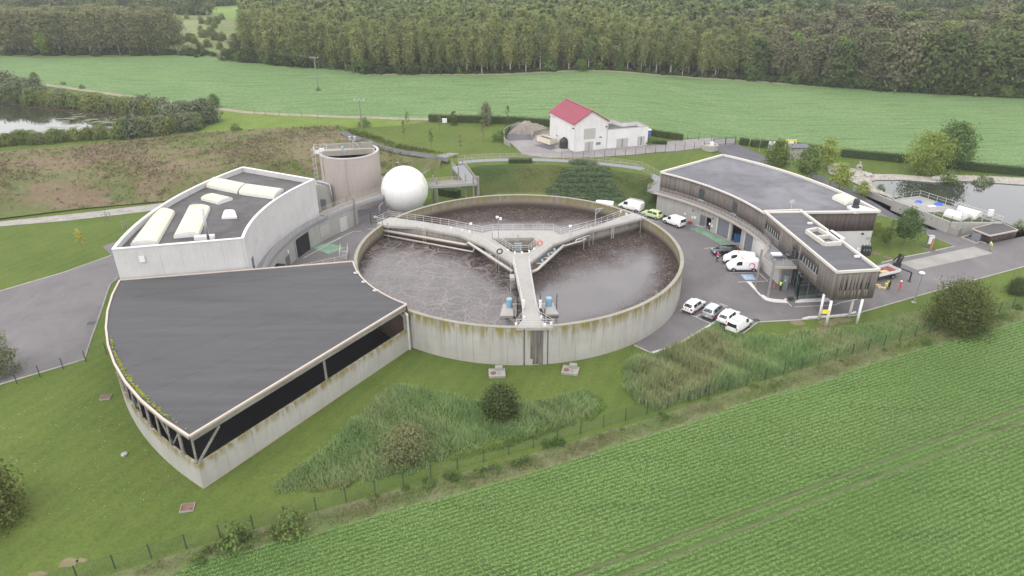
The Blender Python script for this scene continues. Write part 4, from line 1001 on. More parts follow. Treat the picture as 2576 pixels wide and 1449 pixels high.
ldx, ldy = pl.x - 1.0, pl.y - .4; ladder(ldx, ldy, 2.6, DZ + 1.2, R_(100), dg, .5)
cg = MB()
for z in np.arange(3.6, DZ + 1, .9): cg.tube([(ldx - .2 + .45*math.cos(t)*1.0, ldy + .45*math.sin(t), z) for t in np.linspace(1.2, 5.2, 8)], .025, 4)
for t in (2.0, 3.1, 4.3): cg.bar((ldx - .2 + .45*math.cos(t), ldy + .45*math.sin(t), 3.6), (ldx - .2 + .45*math.cos(t), ldy + .45*math.sin(t), DZ + 1), .03)
cg.build('ladder_cage', 'rail_white', dg)
for t in (-86, -140, 5, 30): MB().tube([(DC.x + (DR + .1)*math.cos(R_(t)), DC.y + (DR + .1)*math.sin(R_(t)), 0), (DC.x + (DR + .1)*math.cos(R_(t)), DC.y + (DR + .1)*math.sin(R_(t)), DZ)], .07, 6).build('conduit', 'digester_trim', dg)
mb = MB(); q = DC + Vector((-DR - .6, -3.6, 0)); mb.box((q.x + 1.3, q.y - .4, 2.6), (3.6, 3.0, 5.2)); mb.build('valve_room', 'wall_low', dg)
mb = MB(); mb.box((q.x + 1.5, q.y - 1.92, 1.3), (1.0, .06, 2.1)); mb.build('door', 'door_grey', dg)
pipe([(q.x + .5, q.y - 1.0, 5.6), (q.x + 2.2, q.y - 1.9, 5.6), (q.x + 3.2, q.y - 2.1, 5.3), (q.x + 3.4, q.y - 2.1, .3)], .18, 'pipe', 'galvanised', dg)
SCn, SR = Vector((-20.2,127.1,0)), 4.4
gs = thing('gas_sphere', 'big white membrane gas sphere standing on a concrete ring', 'gas holder', tuple(SCn))
mb = MB(); n = 28; mb.lathe([(max(.02, SR*math.sin(t)), 4.35 - SR*math.cos(t)) for t in np.linspace(.55, math.pi - .002, n)], tuple(SCn), 64)
def mk_sphere():
    t = NT('membrane'); v = t.pos(); st = t.noise(t.pos((1.2,1.2,.25)), 1.0, 5, .7); z = t.sepz()
    m = t.math('MULTIPLY', t.rng(st, .42, .68), t.math('MULTIPLY', t.rng(z[0], -18.6, -16.6), t.rng(z[2], 3.5, 6.0)))
    col = t.mix(t.math('MULTIPLY', m, .75), (.66,.66,.65), (.45,.45,.25)); col = t.mix(t.rng(t.noise(v, .7, 4, .6), .45, .8, 0, .15), col, (.6,.6,.58))
    t.principled(col, .4, 0, .4)
mk_sphere(); mb.build('membrane', 'membrane', gs, smooth=True)
sm = MB()
for k in range(16): sm.tube([(SCn.x + (SR + .004)*math.sin(a)*math.cos(k*math.pi/8), SCn.y + (SR + .004)*math.sin(a)*math.sin(k*math.pi/8), 4.35 - (SR + .004)*math.cos(a)) for a in np.linspace(.6, 3.1, 24)], .018, 4, caps=False)
sm.build('membrane_seam', 'white_pvc', gs)
ring(SR*.45, SR*.62 + .9, 0, .45, SCn, 40).build('base_ring', 'rough_concrete', gs)
MB().lathe([(.3,0),(.3,.18),(.1,.25)], (SCn.x, SCn.y, 8.68), 12).build('top_cap', 'white_paint', gs)
pipe([(SCn.x - 4.8, SCn.y - 1.5, 0), (SCn.x - 4.8, SCn.y - 1.5, 1.6), (SCn.x - 4.0, SCn.y - 1.2, 2.2)], .12, 'vent_pipe', 'white_paint', gs)
for k in range(8):
    t = 2*math.pi*k/8 + .3; MB().box((SCn.x + 4.4*math.cos(t), SCn.y + 4.4*math.sin(t), .3), (.5,.35,.6), t).build('anchor_block', 'rough_concrete', gs)
t = thing('flare_stack', 'short pinkish pipe stack with a collar behind the white sphere', 'stack', tuple(G(1001, 424)))
g = G(1001, 424)
MB().lathe([(.55,0),(.55,1.1),(.5,1.2)], (g.x, g.y, 0), 14).build('pipe', 'digester_clad', t); MB().lathe([(.72,1.2),(.78,1.3),(.78,1.65),(.55,1.66)], (g.x, g.y, 0), 14).build('collar', 'digester_trim', t)
# ================================================================== wall helpers
def onwall(px, p0, p1):
    d = ray(*px); ex, ey = p1[0] - p0[0], p1[1] - p0[1]; nx_, ny_ = -ey, ex
    t = ((p0[0])*nx_ + (p0[1])*ny_)/(d[0]*nx_ + d[1]*ny_); x, y = d[0]*t, d[1]*t
    return ((x - p0[0])*ex + (y - p0[1])*ey)/math.hypot(ex, ey), CAMH + d[2]*t
def oncyl(px, R):
    d = ray(*px); a = d[0]**2 + d[1]**2; b = -2*(d[0]*CX + d[1]*CY); c = CX*CX + CY*CY - R*R
    t = (-b + math.sqrt(max(0, b*b - 4*a*c)))/(2*a); x, y = d[0]*t, d[1]*t
    return math.degrees(math.atan2(y - CY, x - CX)), CAMH + d[2]*t
def wbox(p0, p1, s0, s1, z0, z1, name, mat, par, out=.05, inn=.02):
    """flat piece on a straight wall; outside is on the right hand walking p0->p1"""
    e = Vector((p1[0] - p0[0], p1[1] - p0[1], 0)).normalized(); n = Vector((e.y, -e.x, 0)); b = Vector((p0[0], p0[1], 0))
    a, c = b + e*s0, b + e*s1; q = [a + n*out, c + n*out, c - n*inn, a - n*inn]
    return MB().prism([(v.x, v.y) for v in q], z0, z1).build(name, mat, par)
def wpix(p0, p1, cs, name, mat, par, out=.05, inn=.02):
    r = [onwall(q, p0, p1) for q in cs]; s = [q[0] for q in r]; z = [q[1] for q in r]
    return wbox(p0, p1, min(s), max(s), min(z), max(z), name, mat, par, out, inn)
def clad(path, z0, z1, name, mat, par, holes=(), bw=.17, dep=.05):
    """upright boards along a path; outside on the right hand. holes: (s0, s1, za, zb)"""
    V, F, C_ = [], [], []; s_acc = 0.0
    for a, b in zip(path[:-1], path[1:]):
        a, b = Vector((a[0], a[1], 0)), Vector((b[0], b[1], 0)); L = (b - a).length; e = (b - a)/L; n = Vector((e.y, -e.x, 0)); m = max(1, round(L/bw))
        for k in range(m):
            u0, u1 = k/m*L + .006, (k+1)/m*L - .006; s = s_acc + (u0 + u1)/2; out = dep + random.uniform(-.012, .018); tn = random.random()
            seg = [(z0, z1)]
            for (h0, h1, za, zb) in holes:
                if h0 < s < h1:
                    ns = []
                    for (c, d) in seg:
                        if za > c: ns.append((c, min(d, za)))
                        if zb < d: ns.append((max(c, zb), d))
                    seg = [q for q in ns if q[1] - q[0] > .01]
            for (c, d) in seg:
                i = len(V); p, q = a + e*u0, a + e*u1
                for z in (c, d): V += [(p.x, p.y, z), (p.x + n.x*out, p.y + n.y*out, z), (q.x + n.x*out, q.y + n.y*out, z), (q.x, q.y, z)]
                F += [(i, i+1, i+5, i+4), (i+1, i+2, i+6, i+5), (i+2, i+3, i+7, i+6), (i, i+3, i+2, i+1), (i+4, i+5, i+6, i+7)]; C_ += [(tn, 0, 0)]*8
        s_acc += L
    off = np.array(Vector(par.location)); o = np_mesh(name, np.array(V) - off, np.array(F), mat, np.array(C_), par); o['kind'] = 'stuff'; return o

# ================================================================== right-hand curved building
RGW, RTM, RRF, RBK, RT0, RT1 = 39.2, 39.95, 39.75, 57.8, 9.6, 47.6
RZ, RD = 7.62, 4.1
rb = thing('workshop_building', 'curved workshop building with weathered timber upper floor, grey roof and garage doors', 'building', tuple(PO(48, 28)))
def th_of(px): g = G(*px); return math.degrees(math.atan2(g.y - CY, g.x - CX))
ops = [('door_leaf', rbz(870,850), rbz(950,880), 2.35), ('doorway', rbz(955,885), rbz(1035,918), 2.35), ('shutter', rbz(1135,958), rbz(1312,1052), 3.1), ('bay', rbz(1350,1068), rbz(1512,1150), 3.2), ('shutter', rbz(1545,1190), rbz(1682,1285), 3.1)]
# ground floor wall built in pieces between the openings
spans = []
for nm, a, b, h in ops: spans.append((nm, th_of(b), th_of(a), h))
t = RT1
for nm, ta, tb, h in spans:
    if t - tb > .05: MB().sector(RGW, RGW + .3, tb, t, 0, 3.74, 12).build('ground_wall', 'wall_low', rb)
    MB().sector(RGW, RGW + .3, ta, tb, h, 3.74, 4).build('lintel', 'wall_low', rb); t = ta
MB().sector(RGW, RGW + .3, 1.0, t, 0, 3.74, 10).build('ground_wall', 'wall_low', rb)
for nm, ta, tb, h in spans:
    if nm == 'shutter':
        o = MB().sector(RGW + .12, RGW + .18, ta, tb, 0, h, 4).build('garage_door', 'shutter', rb); sl = MB()
        for z in np.arange(.25, h, .25): sl.sector(RGW + .095, RGW + .12, ta + .02, tb - .02, z - .015, z + .015, 3)
        sl.build('door_rib', 'door_grey', o)
        for t in (ta, tb): MB().sector(RGW - .05, RGW + .1, t - .14, t + .14, 0, h, 2).build('door_post', 'white_pvc', rb)
    elif nm == 'door_leaf': MB().sector(RGW - .06, RGW - .0, ta, tb, .05, h, 2).build('door', 'door_grey', rb)
MB().sector(RGW + .3, RGW + 6, 20.0, 9.0, .05, .08, 8).build('workshop_floor', 'slab_concrete', rb)
MB().sector(RGW + 5.8, RGW + 6, 36, 8.0, 0, 3.7, 8).build('workshop_back_wall', 'shutter', rb); MB().sector(RGW + .3, RGW + 6, 36, 8.0, 3.6, 3.74, 8).build('workshop_ceiling', 'dark_void', rb)
MB().sector(RGW - .35, RGW - .02, RT1, 2, 0, .14, 30).build('plinth', 'rough_concrete', rb)
# timber storey
holes = []; wins = []
for (x0, y0, x1, y1) in ((893,312,968,405), (1402,522,1463,630)):
    ta, za = oncyl(rbz(x0, y1), RTM); tb, zb = oncyl(rbz(x1, y0), RTM)
    tc, zc = oncyl(rbz(x0, y0 + 6), RTM); td, zd = oncyl(rbz(x1, y1), RTM)
    wins.append((td, tc, 4.75, 6.25))
R_arc = math.pi/180*RTM
path = [PO(RTM, t) for t in np.linspace(RT0 + .6, RT1, 60)]
for (ta, tb, za, zb) in wins: holes.append(((ta - RT0 - .6)*R_arc, (tb - RT0 - .6)*R_arc, za, zb))
clad([(p.x, p.y) for p in path][::-1], RD, RZ - .05, 'timber_cladding', 'timber_grey', rb, [((RT1 - RT0 - .6)*R_arc - h[1], (RT1 - RT0 - .6)*R_arc - h[0], h[2], h[3]) for h in holes])
MB().sector(RTM + .02, RTM + .2, RT0, RT1, 3.7, RZ - .05, 40).build('upper_wall', 'dark_void', rb)
for (ta, tb, za, zb) in wins:
    o = MB().sector(RTM - .02, RTM, ta, tb, za, zb, 3).build('window', 'glass_green', rb)
    MB().sector(RTM - .12, RTM + .02, ta, tb, za - .28, za, 3).build('sill', 'galvanised', o); MB().sector(RTM - .1, RTM + .02, tb - .12, tb, za, zb, 2).build('frame', 'door_grey', o)
e0, e1 = PO(RGW + 1, RT0), Vector((58.3,105.0,0)); 
# end walls and back
eL0, eL1 = PO(RTM, RT1), PO(RBK, RT1 - 3.2)
MB().bar((eL0.x, eL0.y, 3.8), (eL1.x, eL1.y, 3.8), .25, 7.6).build('end_wall', 'wall_low', rb)
MB().sector(RBK - .3, RBK, 8.2, RT1 - 3.2, 0, RZ - .05, 40).build('back_wall', 'wall_low', rb)
w0, w1 = (41.5,104.6), (58.15,105.0)
MB().bar((w0[0], w0[1] + .15, 2.2), (w1[0] - .1, w1[1] + .15, 2.2), .3, 4.4).build('end_wall', 'wall_pale', rb)
clad([w0, w1], 4.4, RZ - .05, 'timber_cladding', 'timber_dark', rb); MB().bar((w0[0], w0[1] + .1, 6.0), (w1[0], w1[1] + .1, 6.0), .12, 3.1).build('end_backing', 'dark_void', rb)
RPOLY = [PO(RRF, t) for t in np.linspace(RT0 + .3, RT1, 36)] + [PO(RBK + .1, t) for t in np.linspace(RT1 - 3.2, 8.1, 30)]
RPOLY[0] = Vector((40.4,104.55,0)); RPOLY[-1] = Vector((58.4,104.9,0))
MB().prism([(p.x, p.y) for p in RPOLY], RZ - .3, RZ - .12).build('roof', 'roof_right', rb)
cp = MB()
for i in range(len(RPOLY)):
    a, b = RPOLY[i], RPOLY[(i+1) % len(RPOLY)]; back = i >= 35
    cp.bar((a.x, a.y, RZ + (.06 if back else 0)), (b.x, b.y, RZ + (.06 if back else 0)), .42 if back else .26, .34 if back else .26)
cp.build('roof_edging', 'coping_cream', rb)
# terrace / gallery
TER = [(p.x, p.y) for p in arc(38.55, 48.3, 3.0, 34)] + [G2(*r2(1170,445), RD), G2(*r2(1425,640), RD), G2(*r2(1905,640), RD)] + [(41.3,95.0), (40.0,104.5)] + [(p.x, p.y) for p in arc(40.1, 12, 48.3, 26)]
MB().prism(TER, RD - .32, RD).build('terrace', 'deck_grey', rb)
eb = MB(); ter_edge = TER[:38]
for a, b in zip(ter_edge[:-1], ter_edge[1:]): eb.bar((*a, RD - .17), (*b, RD - .17), .12, .42)
eb.build('edge_beam', 'rail_beige', rb)
ext = [PO(41.5, 49.6), PO(38.6, 49.3)]
mb = MB(); mb.prism([(p.x, p.y) for p in (PO(38.55,48.2), PO(38.55,50.4), PO(42,50.0), PO(42,47.4))], RD - .32, RD - .002); mb.build('terrace', 'deck_grey', rb)
RLS = (1.1,.92,.74,.56,.38)
railing([PO(42, 50.0, RD), PO(38.6, 50.3, RD)] + [Vector((p[0], p[1], RD)) for p in TER[:35]], rails=RLS, r=.026, sp=1.8).build('railing', 'rail_beige', rb)
railing([Vector((*TER[34], RD)), Vector((*TER[35], RD)), Vector((*TER[36], RD)), Vector((*TER[37], RD))], rails=RLS, r=.026, sp=1.3).build('railing', 'rail_beige', rb)
cw = [G2(*r2(1000,300), 0), G2(*r2(1125,520), 0)]
for q, hh_ in ((r2(1040,1040), 6.0), (r2(1280,1280), 6.1)):
    g = G(*q); MB().tube([(g.x, g.y, 0), (g.x + .02, g.y, hh_)], .17, 10).build('post', 'post_wood', rb)
gA, gB, gC, gD = G2(*r2(950,440)), G2(*r2(1130,650)), G2(*r2(1500,1000)), G2(*r2(1690,1010))
for a, b in ((gA, gB), (gB, gC)): MB().bar((*a, 1.88), (*b, 1.88), .3, 3.74).build('ground_wall', 'wall_pale', rb)
MB().bar((*gC, 1.88), (gC[0] + 2.2, gC[1] + .6, 1.88), .3, 3.74).build('ground_wall', 'wall_pale', rb)
# small fittings on the ground-floor wall
for q, z, s, mt in ((rbz(682,690),1.2,.5,'white_paint'), (rbz(795,720),1.0,.6,'white_paint'), (rbz(835,720),1.1,.7,'white_paint'), (rbz(1058,815),1.1,.6,'white_paint'), (rbz(1090,850),.9,.6,'white_paint'), (rbz(800,650),2.4,.4,'rust'), (rbz(1100,770),2.4,.3,'rust'), (rbz(950,590),3.1,.25,'rust'), (rbz(575,438),3.4,.3,'door_grey'), (rbz(855,540),3.4,.3,'door_grey'), (rbz(1125,655),3.4,.3,'door_grey')):
    s *= .55; t, _ = oncyl(q, RGW); d = math.degrees(s/2/RGW); MB().sector(RGW - .14, RGW, t - d, t + d, z, z + s*1.3, 2).build('wall_box', mt, rb)
g = G(*rbz(890,900)); railing([(g.x - .9, g.y - .1, .04), (g.x + 1.2, g.y - 1.1, .04)], h=1.0, rails=(1.0,), sp=3, r=.035).build('guard_rail', 'galvanised', rb)
# roof things: barrel skylight, white hatch, cowl
barrel('skylight', [cz(250,668), cz(425,612), cz(65,582), cz(255,548)], RZ - .15, .5, rb, nv=7)
hq = [G(*cz(*q), RZ + .2) for q in ((265,672),(380,640),(645,722),(365,742))]; MB().prism([(p.x, p.y) for p in hq], RZ - .2, RZ + .2).build('roof_hatch', 'white_paint', rb)
c = sum(hq, Vector())/4; MB().lathe([(.62,0),(.62,.18),(.48,.3),(.48,1.15),(.4,1.4),(.15,1.5)], (c.x - .35, c.y + .25, RZ + .2), 18).build('vent_cowl', 'black_metal', rb)
g = G(*rbz(2275,600), RZ - .1); MB().tube([(g.x, g.y, RZ - .12), (g.x, g.y, RZ + 1.6)], .03, 5).build('antenna', 'rail_white', rb); mb = MB()
for k in range(4): mb.bar((g.x - .4, g.y, RZ + 1.2 + k*.12), (g.x + .4, g.y + .1*k, RZ + 1.3 + k*.1), .03)
mb.build('antenna_array', 'rail_white', rb)
wp = [Vector((*w0, 0)), Vector((*w1, 0))]
wpix(w0, w1, [cz(520,1075), cz(565,1105)], 'wall_hatch', 'wall_low', rb, .06); wpix(w0, w1, [cz(390,1215), cz(430,1275)], 'wall_box', 'white_paint', rb, .2); wpix(w0, w1, [cz(455,1020), cz(475,1035)], 'wall_lamp', 'black_metal', rb, .3)
g = G(*cz(495,1325)); fb = MB(); ft = thing('filling_station', 'black three-hose dispenser cabinet against the white end wall', 'dispenser', (g.x, g.y, 0))
MB().box((g.x, g.y, 1.0), (1.5,.6,1.7)).build('cabinet', 'black_metal', ft)
for k in (-.45, 0, .45): MB().box((g.x + k, g.y - .32, 1.2), (.24,.04,.35)).build('display', 'glass_pale', ft); MB().tube([(g.x + k, g.y, 1.85), (g.x + k, g.y, 2.4)], .05, 6).build('vent_pipe', 'white_paint', ft)

# ================================================================== office wing on stilts
wa, wb_, wc, wd = (40.05,104.9), (45.9,105.3), (48.0,82.95), (42.2,82.25); WB, WT = 3.75, 7.85
wg = thing('office_wing', 'timber clad office box raised on white stilts with a flat dark roof', 'building', (44, 93, 0))
def hole(p0, p1, cs):
    r = [onwall(q, p0, p1) for q in cs]; return (min(q[0] for q in r), max(q[0] for q in r), min(q[1] for q in r), max(q[1] for q in r))
Ls = []; L_len = math.hypot(wd[0] - wa[0], wd[1] - wa[1])
h1 = hole(wa, wd, [L21(893,478), L21(1028,600)]); h1 = (h1[0], h1[1], 5.35, 6.35)
h2 = hole(wa, wd, [L21(625,255), L21(732,350)]); h2 = (max(.3, h2[0]), h2[1], 5.35, 6.35)
h3 = hole(wa, wd, [L21(830,425), L21(872,500)]); h3 = (h3[0], h3[1], RD, 6.4)
h4 = (h2[0] - .7, h2[0] - .05, RD, 6.4)
clad([wa, wd], WB, WT - .1, 'timber_cladding', 'timber_grey', wg, [h1, h2, h3])
fr = [hole(wd, wc, [z3(x0, 552), z3(x1, 552)]) for x0, x1 in ((838,850),(866,880),(935,970),(1018,1042),(1085,1096),(1130,1146),(1205,1235),(1275,1286),(1296,1308),(1340,1362))]
fr = [(a, b, 5.05, 6.05 if i % 3 else 6.1) for i, (a, b, _, _) in enumerate(fr)]
clad([wd, wc], WB - .05, WT - .1, 'timber_cladding', 'timber_grey', wg, fr, bw=.13); clad([wc, wb_], WB, WT - .1, 'timber_cladding', 'timber_grey', wg)
inn = [(wa[0] + .12, wa[1]), (wb_[0] - .12, wb_[1]), (wc[0] - .12, wc[1] + .12), (wd[0] + .12, wd[1] + .12)]
MB().prism(inn, WB + .02, WT - .35).build('core', 'dark_void', wg)
for h in (h1, h2):
    n = 7
    o = wbox(wa, wd, h[0], h[1], h[2] - .12, h[2], 'window_strip', 'galvanised', wg, .12, .08)
    for k in range(n):
        u0 = h[0] + (h[1] - h[0])*k/n; u1 = h[0] + (h[1] - h[0])*(k+1)/n; wbox(wa, wd, u0 + .05, u1 - .05, h[2] + .04, h[3] - .04, 'pane', 'glass_dark', o, -.02, .08); wbox(wa, wd, u1 - .05, u1 + .05, h[2], h[3], 'mullion', 'door_pale', o, .05, .08)
o = wbox(wa, wd, h3[0], h3[1], h3[2], h3[3], 'glass_door', 'glass_dark', wg, -.02, .09); wbox(wa, wd, (h3[0] + h3[1])/2 - .05, (h3[0] + h3[1])/2 + .05, h3[2], h3[3], 'mullion', 'door_grey', o, .02, .02)
for h in fr: wbox(wd, wc, h[0], h[1], h[2], h[3], 'slit_window', 'glass_dark', wg, -.03, .08)
MB().prism([wa, wb_, wc, wd], WT - .35, WT - .18).build('roof', 'roof_wing', wg)
cp = MB(); WQ = [wa, wb_, wc, wd]
for i in range(4): cp.bar((*WQ[i], WT - .02), (*WQ[(i+1) % 4], WT - .02), .34 if i == 1 else .26, .34)
cp.build('roof_edging', 'coping_cream', wg)
# roof light frames
fq = [G(*L21(*q), WT + .35) for q in ((935,285),(1020,268),(1200,375),(1075,382))]
fm = MB()
for i in range(4): a, b = fq[i], fq[(i+1) % 4]; fm.bar((a.x, a.y, WT + .1), (b.x, b.y, WT + .1), .3, .6)
a, b = fq[0].lerp(fq[3], .52), fq[1].lerp(fq[2], .52); fm.bar((a.x, a.y, WT + .1), (b.x, b.y, WT + .1), .24, .55); fm.build('rooflight_frame', 'coping_cream', wg)
bx4 = [G(*L21(*q), WT + .3) for q in ((1080,288),(1130,278),(1228,340),(1178,352))]; MB().prism([(p.x, p.y) for p in bx4], WT - .2, WT + .15).build('roof_box', 'coping', wg)
for q in ((960,240),(1315,492)): g = G(*L21(*q), WT - .1); MB().box((g.x, g.y, WT + .0), (.7,.35,.25)).build('roof_vent', 'white_paint', wg)
for q in (z3(437,1240), z3(565,1365), z3(985,1195), z3(1118,1335)):
    g = G(*q); MB().tube([(g.x, g.y, -.1), (g.x, g.y, WB + .05)], .17, 14).build('stilt', 'white_paint', wg, smooth=True)
# glazed entrance below
ga, gb, gc = (gC[0] + 2.0, gC[1] + .4), G2(*r2(1865,1320)), G2(*r2(2400,1275))
gz = thing('glass_lobby', 'glazed entrance lobby with grey frames under the timber wing', 'lobby', (*gb, 0))
def glaze(p, q, nx_, z0, z1, tr):
    p, q = Vector((*p, 0)), Vector((*q, 0))
    for k in range(nx_):
        a, b = p.lerp(q, k/nx_), p.lerp(q, (k+1)/nx_)
        for (c, d) in tr: MB().bar((a.x, a.y, (c + d)/2), (b.x, b.y, (c + d)/2), .02, d - c).build('pane', 'glass_clear', gz)
    fm = MB()
    for k in range(nx_ + 1): a = p.lerp(q, k/nx_); fm.bar((a.x, a.y, z0), (a.x, a.y, z1), .13)
    for z in [z0 + .06] + [t[1] for t in tr]: fm.bar((p.x, p.y, z), (q.x, q.y, z), .1, .1)
    fm.build('frame', 'door_grey', gz)
glaze(ga, gb, 3, .1, 3.7, ((.1,2.4),(2.4,3.7))); glaze(gb, gc, 3, .1, 3.7, ((.1,2.4),(2.4,3.7)))
ga_, gc_ = Vector((*ga, 0)), Vector((*gc, 0))
bk = MB(); bk.bar((ga[0] + 2.5, ga[1] + 3, 1.85), (gc[0] + 2.5, gc[1] + 3.5, 1.85), .2, 3.7); bk.bar((gc[0], gc[1], 1.85), (gc[0] + 2.5, gc[1] + 3.5, 1.85), .2, 3.7); bk.build('inner_wall', 'wall_pale', gz)
MB().prism([ga, gb, gc, (gc[0] + 2.5, gc[1] + 3.5), (ga[0] + 2.5, ga[1] + 3)], .05, .1).build('lobby_floor', 'stone_grey', gz)
od = [G(*r2(1545,1095)), G(*r2(1660,1130))]; o = MB(); o.bar((od[0].x, od[0].y, 1.2), (od[1].x, od[1].y, 1.2), .06, 2.3); o = o.build('open_door', 'glass_pale', gz)
fm = MB()
for a in od: fm.bar((a.x, a.y - .05, .05), (a.x, a.y - .05, 2.4), .12)
fm.bar((od[0].x, od[0].y - .05, 2.38), (od[1].x, od[1].y - .05, 2.38), .12); fm.build('door_frame', 'door_grey', gz)
g = G(*r2(1600,1010)); MB().box((od[0].x*.5 + od[1].x*.5, od[0].y*.5 + od[1].y*.5 - .07, 1.6), (.25,.02,.32)).build('notice', 'white_paint', gz)
# white kerb ramps by the entrance
def slab(q, z1, name, mat): o = MB().prism(lo(*q), 0, z1).build(name, mat); o['kind'] = 'structure'; return o
slab([r2(850,955), r2(940,960), r2(1065,1130), r2(1030,1140)], .17, 'kerb_ramp', 'white_kerb')
slab([r2(1030,1140), r2(1060,1135), r2(1150,1225), r2(1120,1235)], .12, 'kerb_ramp', 'white_kerb')
slab([r2(1120,1232), r2(1190,1228), r2(1270,1285), r2(1400,1312), r2(1620,1330), r2(1695,1380), r2(1660,1385), r2(1400,1370), r2(1250,1335), r2(1180,1290)], .17, 'kerb_ramp', 'white_kerb')
slab([z3(5,930), z3(100,895), z3(600,872), z3(660,908), z3(640,925), z3(300,935), z3(10,952)], .17, 'kerb_ramp', 'white_kerb')
paint([r2(1695,1380), r2(1760,1449)], .12); paint([z3(0,1025), z3(740,985), z3(820,945), z3(1135,888)], .12); paint([r2(1290,895), r2(1300,905)], .2)

# ================================================================== white house with red roof
hA, hB, hC = Vector((9.2,166.3,0)), Vector((14.0,153.6,0)), Vector((21.6,156.5,0)); hD = hA + hC - hB; HZ, HE, HR = PLAT - .1, 10.2, 12.75
house = thing('white_house', 'tall white house with a red gabled metal roof', 'house', (hB.x, hB.y, PLAT))
v = [(p.x, p.y, z) for z in (HZ, HE) for p in (hA, hB, hC, hD)]; mF, mK = (hB + hC)/2, (hA + hD)/2
mb = MB(); mb.add(v + [(mF.x, mF.y, HR - .12), (mK.x, mK.y, HR - .12)], [(0,1,5,4),(2,3,7,6),(1,2,6,8,5),(3,0,4,9,7)]); mb.build('wall', 'house_wall', house)
ev = (hB - hC).normalized(); fv = (hB - hA).normalized()
def roofq(e, rF, rK, side):
    o1 = e[0] + side*.35 ; o2 = e[1] + side*.35
    return o1, o2
for nm, (p, q) in (('a', (hB, hA)), ('b', (hC, hD))):
    sd = (p - mF).normalized(); dn = (HR - HE)/((p - mF).length)
    lo_ = [p + sd*.3 + fv*.25, q + sd*.3 - fv*.25]; hi_ = [mK - fv*.25, mF + fv*.25]
    zl = HE - .3*dn + .02; vs = [(lo_[0].x, lo_[0].y, zl), (lo_[1].x, lo_[1].y, zl), (hi_[0].x, hi_[0].y, HR), (hi_[1].x, hi_[1].y, HR)]
    m = MB(); m.add(vs + [(a, b, c - .1) for a, b, c in vs], [(0,1,2,3),(7,6,5,4),(0,4,5,1),(1,5,6,2),(2,6,7,3),(3,7,4,0)]); rf = m.build('roof_slope', 'roof_red', house)
    ribs = MB()
    for k in range(1, 26):
        a = Vector(vs[0]).lerp(Vector(vs[1]), k/26) + Vector((0,0,.02)); b = Vector(vs[3]).lerp(Vector(vs[2]), k/26) + Vector((0,0,.02)); ribs.bar(a, b, .06, .06)
    ribs.build('roof_rib', 'roof_red', rf)
MB().bar((mF.x + fv.x*.25, mF.y + fv.y*.25, HR + .03), (mK.x - fv.x*.25, mK.y - fv.y*.25, HR + .03), .3, .1).build('ridge_cap', 'roof_red', house)
vg = MB()
for p in (hB, hC): 
    sd = (p - mF).normalized(); q = p + sd*.3 + fv*.27; vg.bar((q.x, q.y, HE - .1), (mF.x + fv.x*.27, mF.y + fv.y*.27, HR - .04), .06, .22)
vg.build('verge_board', 'roof_red', house)
B2, C2, A2 = (hB.x, hB.y), (hC.x, hC.y), (hA.x, hA.y)
wpix(B2, C2, [hz(1257,462), hz(1390,575)], 'loading_shutter', 'door_pale', house, .05)
o = wpix(B2, C2, [hz(1266,622), hz(1362,715)], 'door', 'door_pale', house, .05); wpix(B2, C2, [hz(1312,620), hz(1316,715)], 'door_seam', 'door_grey', o, .07)
wpix(B2, C2, [hz(1402,625), hz(1455,650)], 'window', 'glass_pale', house, .04); wpix(B2, C2, [hz(1442,555), hz(1470,566)], 'vent', 'door_grey', house, .06); wpix(B2, C2, [hz(1484,675), hz(1492,682)], 'wall_box', 'white_paint', house, .1)
wpix(A2, B2, [hz(875,308), hz(907,328)], 'window', 'glass_dark', house, .04); wpix(A2, B2, [hz(918,530), hz(943,556)], 'window', 'glass_pale', house, .04); wpix(A2, B2, [hz(897,515), hz(912,598)], 'door', 'white_paint', house, .04)
for p in (hB, hC): q = p + ev*0; MB().tube([(q.x - fv.x*-.12, q.y + fv.y*.12, PLAT), (q.x + fv.x*.12, q.y + fv.y*.12, HE - .1)], .06, 6).build('downpipe', 'pipe_grey', house)
for q, w in ((hz(1135,455), (A2, B2)), (hz(1524,432), (B2, C2)), (hz(848,315), (A2, B2))): s, z = onwall(q, *w); wbox(*w, s - .15, s + .15, z - .1, z + .1, 'wall_lamp', 'black_metal', house, .35)
AZ = 8.15
aF = Vector((31.2,159.4,0)); aD = (hA - hB).normalized()
an = thing('flat_roof_annex', 'low white flat-roofed annex with grey double doors beside the red-roofed house', 'annex', (26, 158, PLAT))
a0 = hC + (aF - hC).normalized()*.06; ax = [a0, aF, aF + aD*5.0, a0.lerp(aF, .62) + aD*5.0, a0.lerp(aF, .55) + aD*8.6, a0 + aD*8.6]
for i in range(6):
    p, q = ax[i], ax[(i+1) % 6]; MB().bar((p.x, p.y, (HZ + AZ)/2), (q.x, q.y, (HZ + AZ)/2), .3, AZ - HZ).build('wall', 'house_wall', an)
MB().prism([(p.x, p.y) for p in ax], AZ - 1.0, AZ - .9).build('roof', 'roof_left', an)
cp = MB()
for i in range(6): p, q = ax[i], ax[(i+1) % 6]; cp.bar((p.x, p.y, AZ + .03), (q.x, q.y, AZ + .03), .36, .07)
cp.build('coping', 'rough_concrete', an)
fw = ((a0.x, a0.y), (aF.x, aF.y)); n_ = Vector((aF.y - a0.y, -(aF.x - a0.x), 0)).normalized()*.15; fw = ((a0.x + n_.x, a0.y + n_.y), (aF.x + n_.x, aF.y + n_.y))
for cs in ([hz(1650,582), hz(1782,680)], [hz(1905,555), hz(1982,652)]):
    o = wpix(*fw, cs, 'double_door', 'door_pale', an, .04); xm = (cs[0][0] + cs[1][0])/2; wpix(*fw, [(xm - .4, cs[0][1]), (xm + .4, cs[1][1])], 'door_seam', 'door_grey', o, .06)
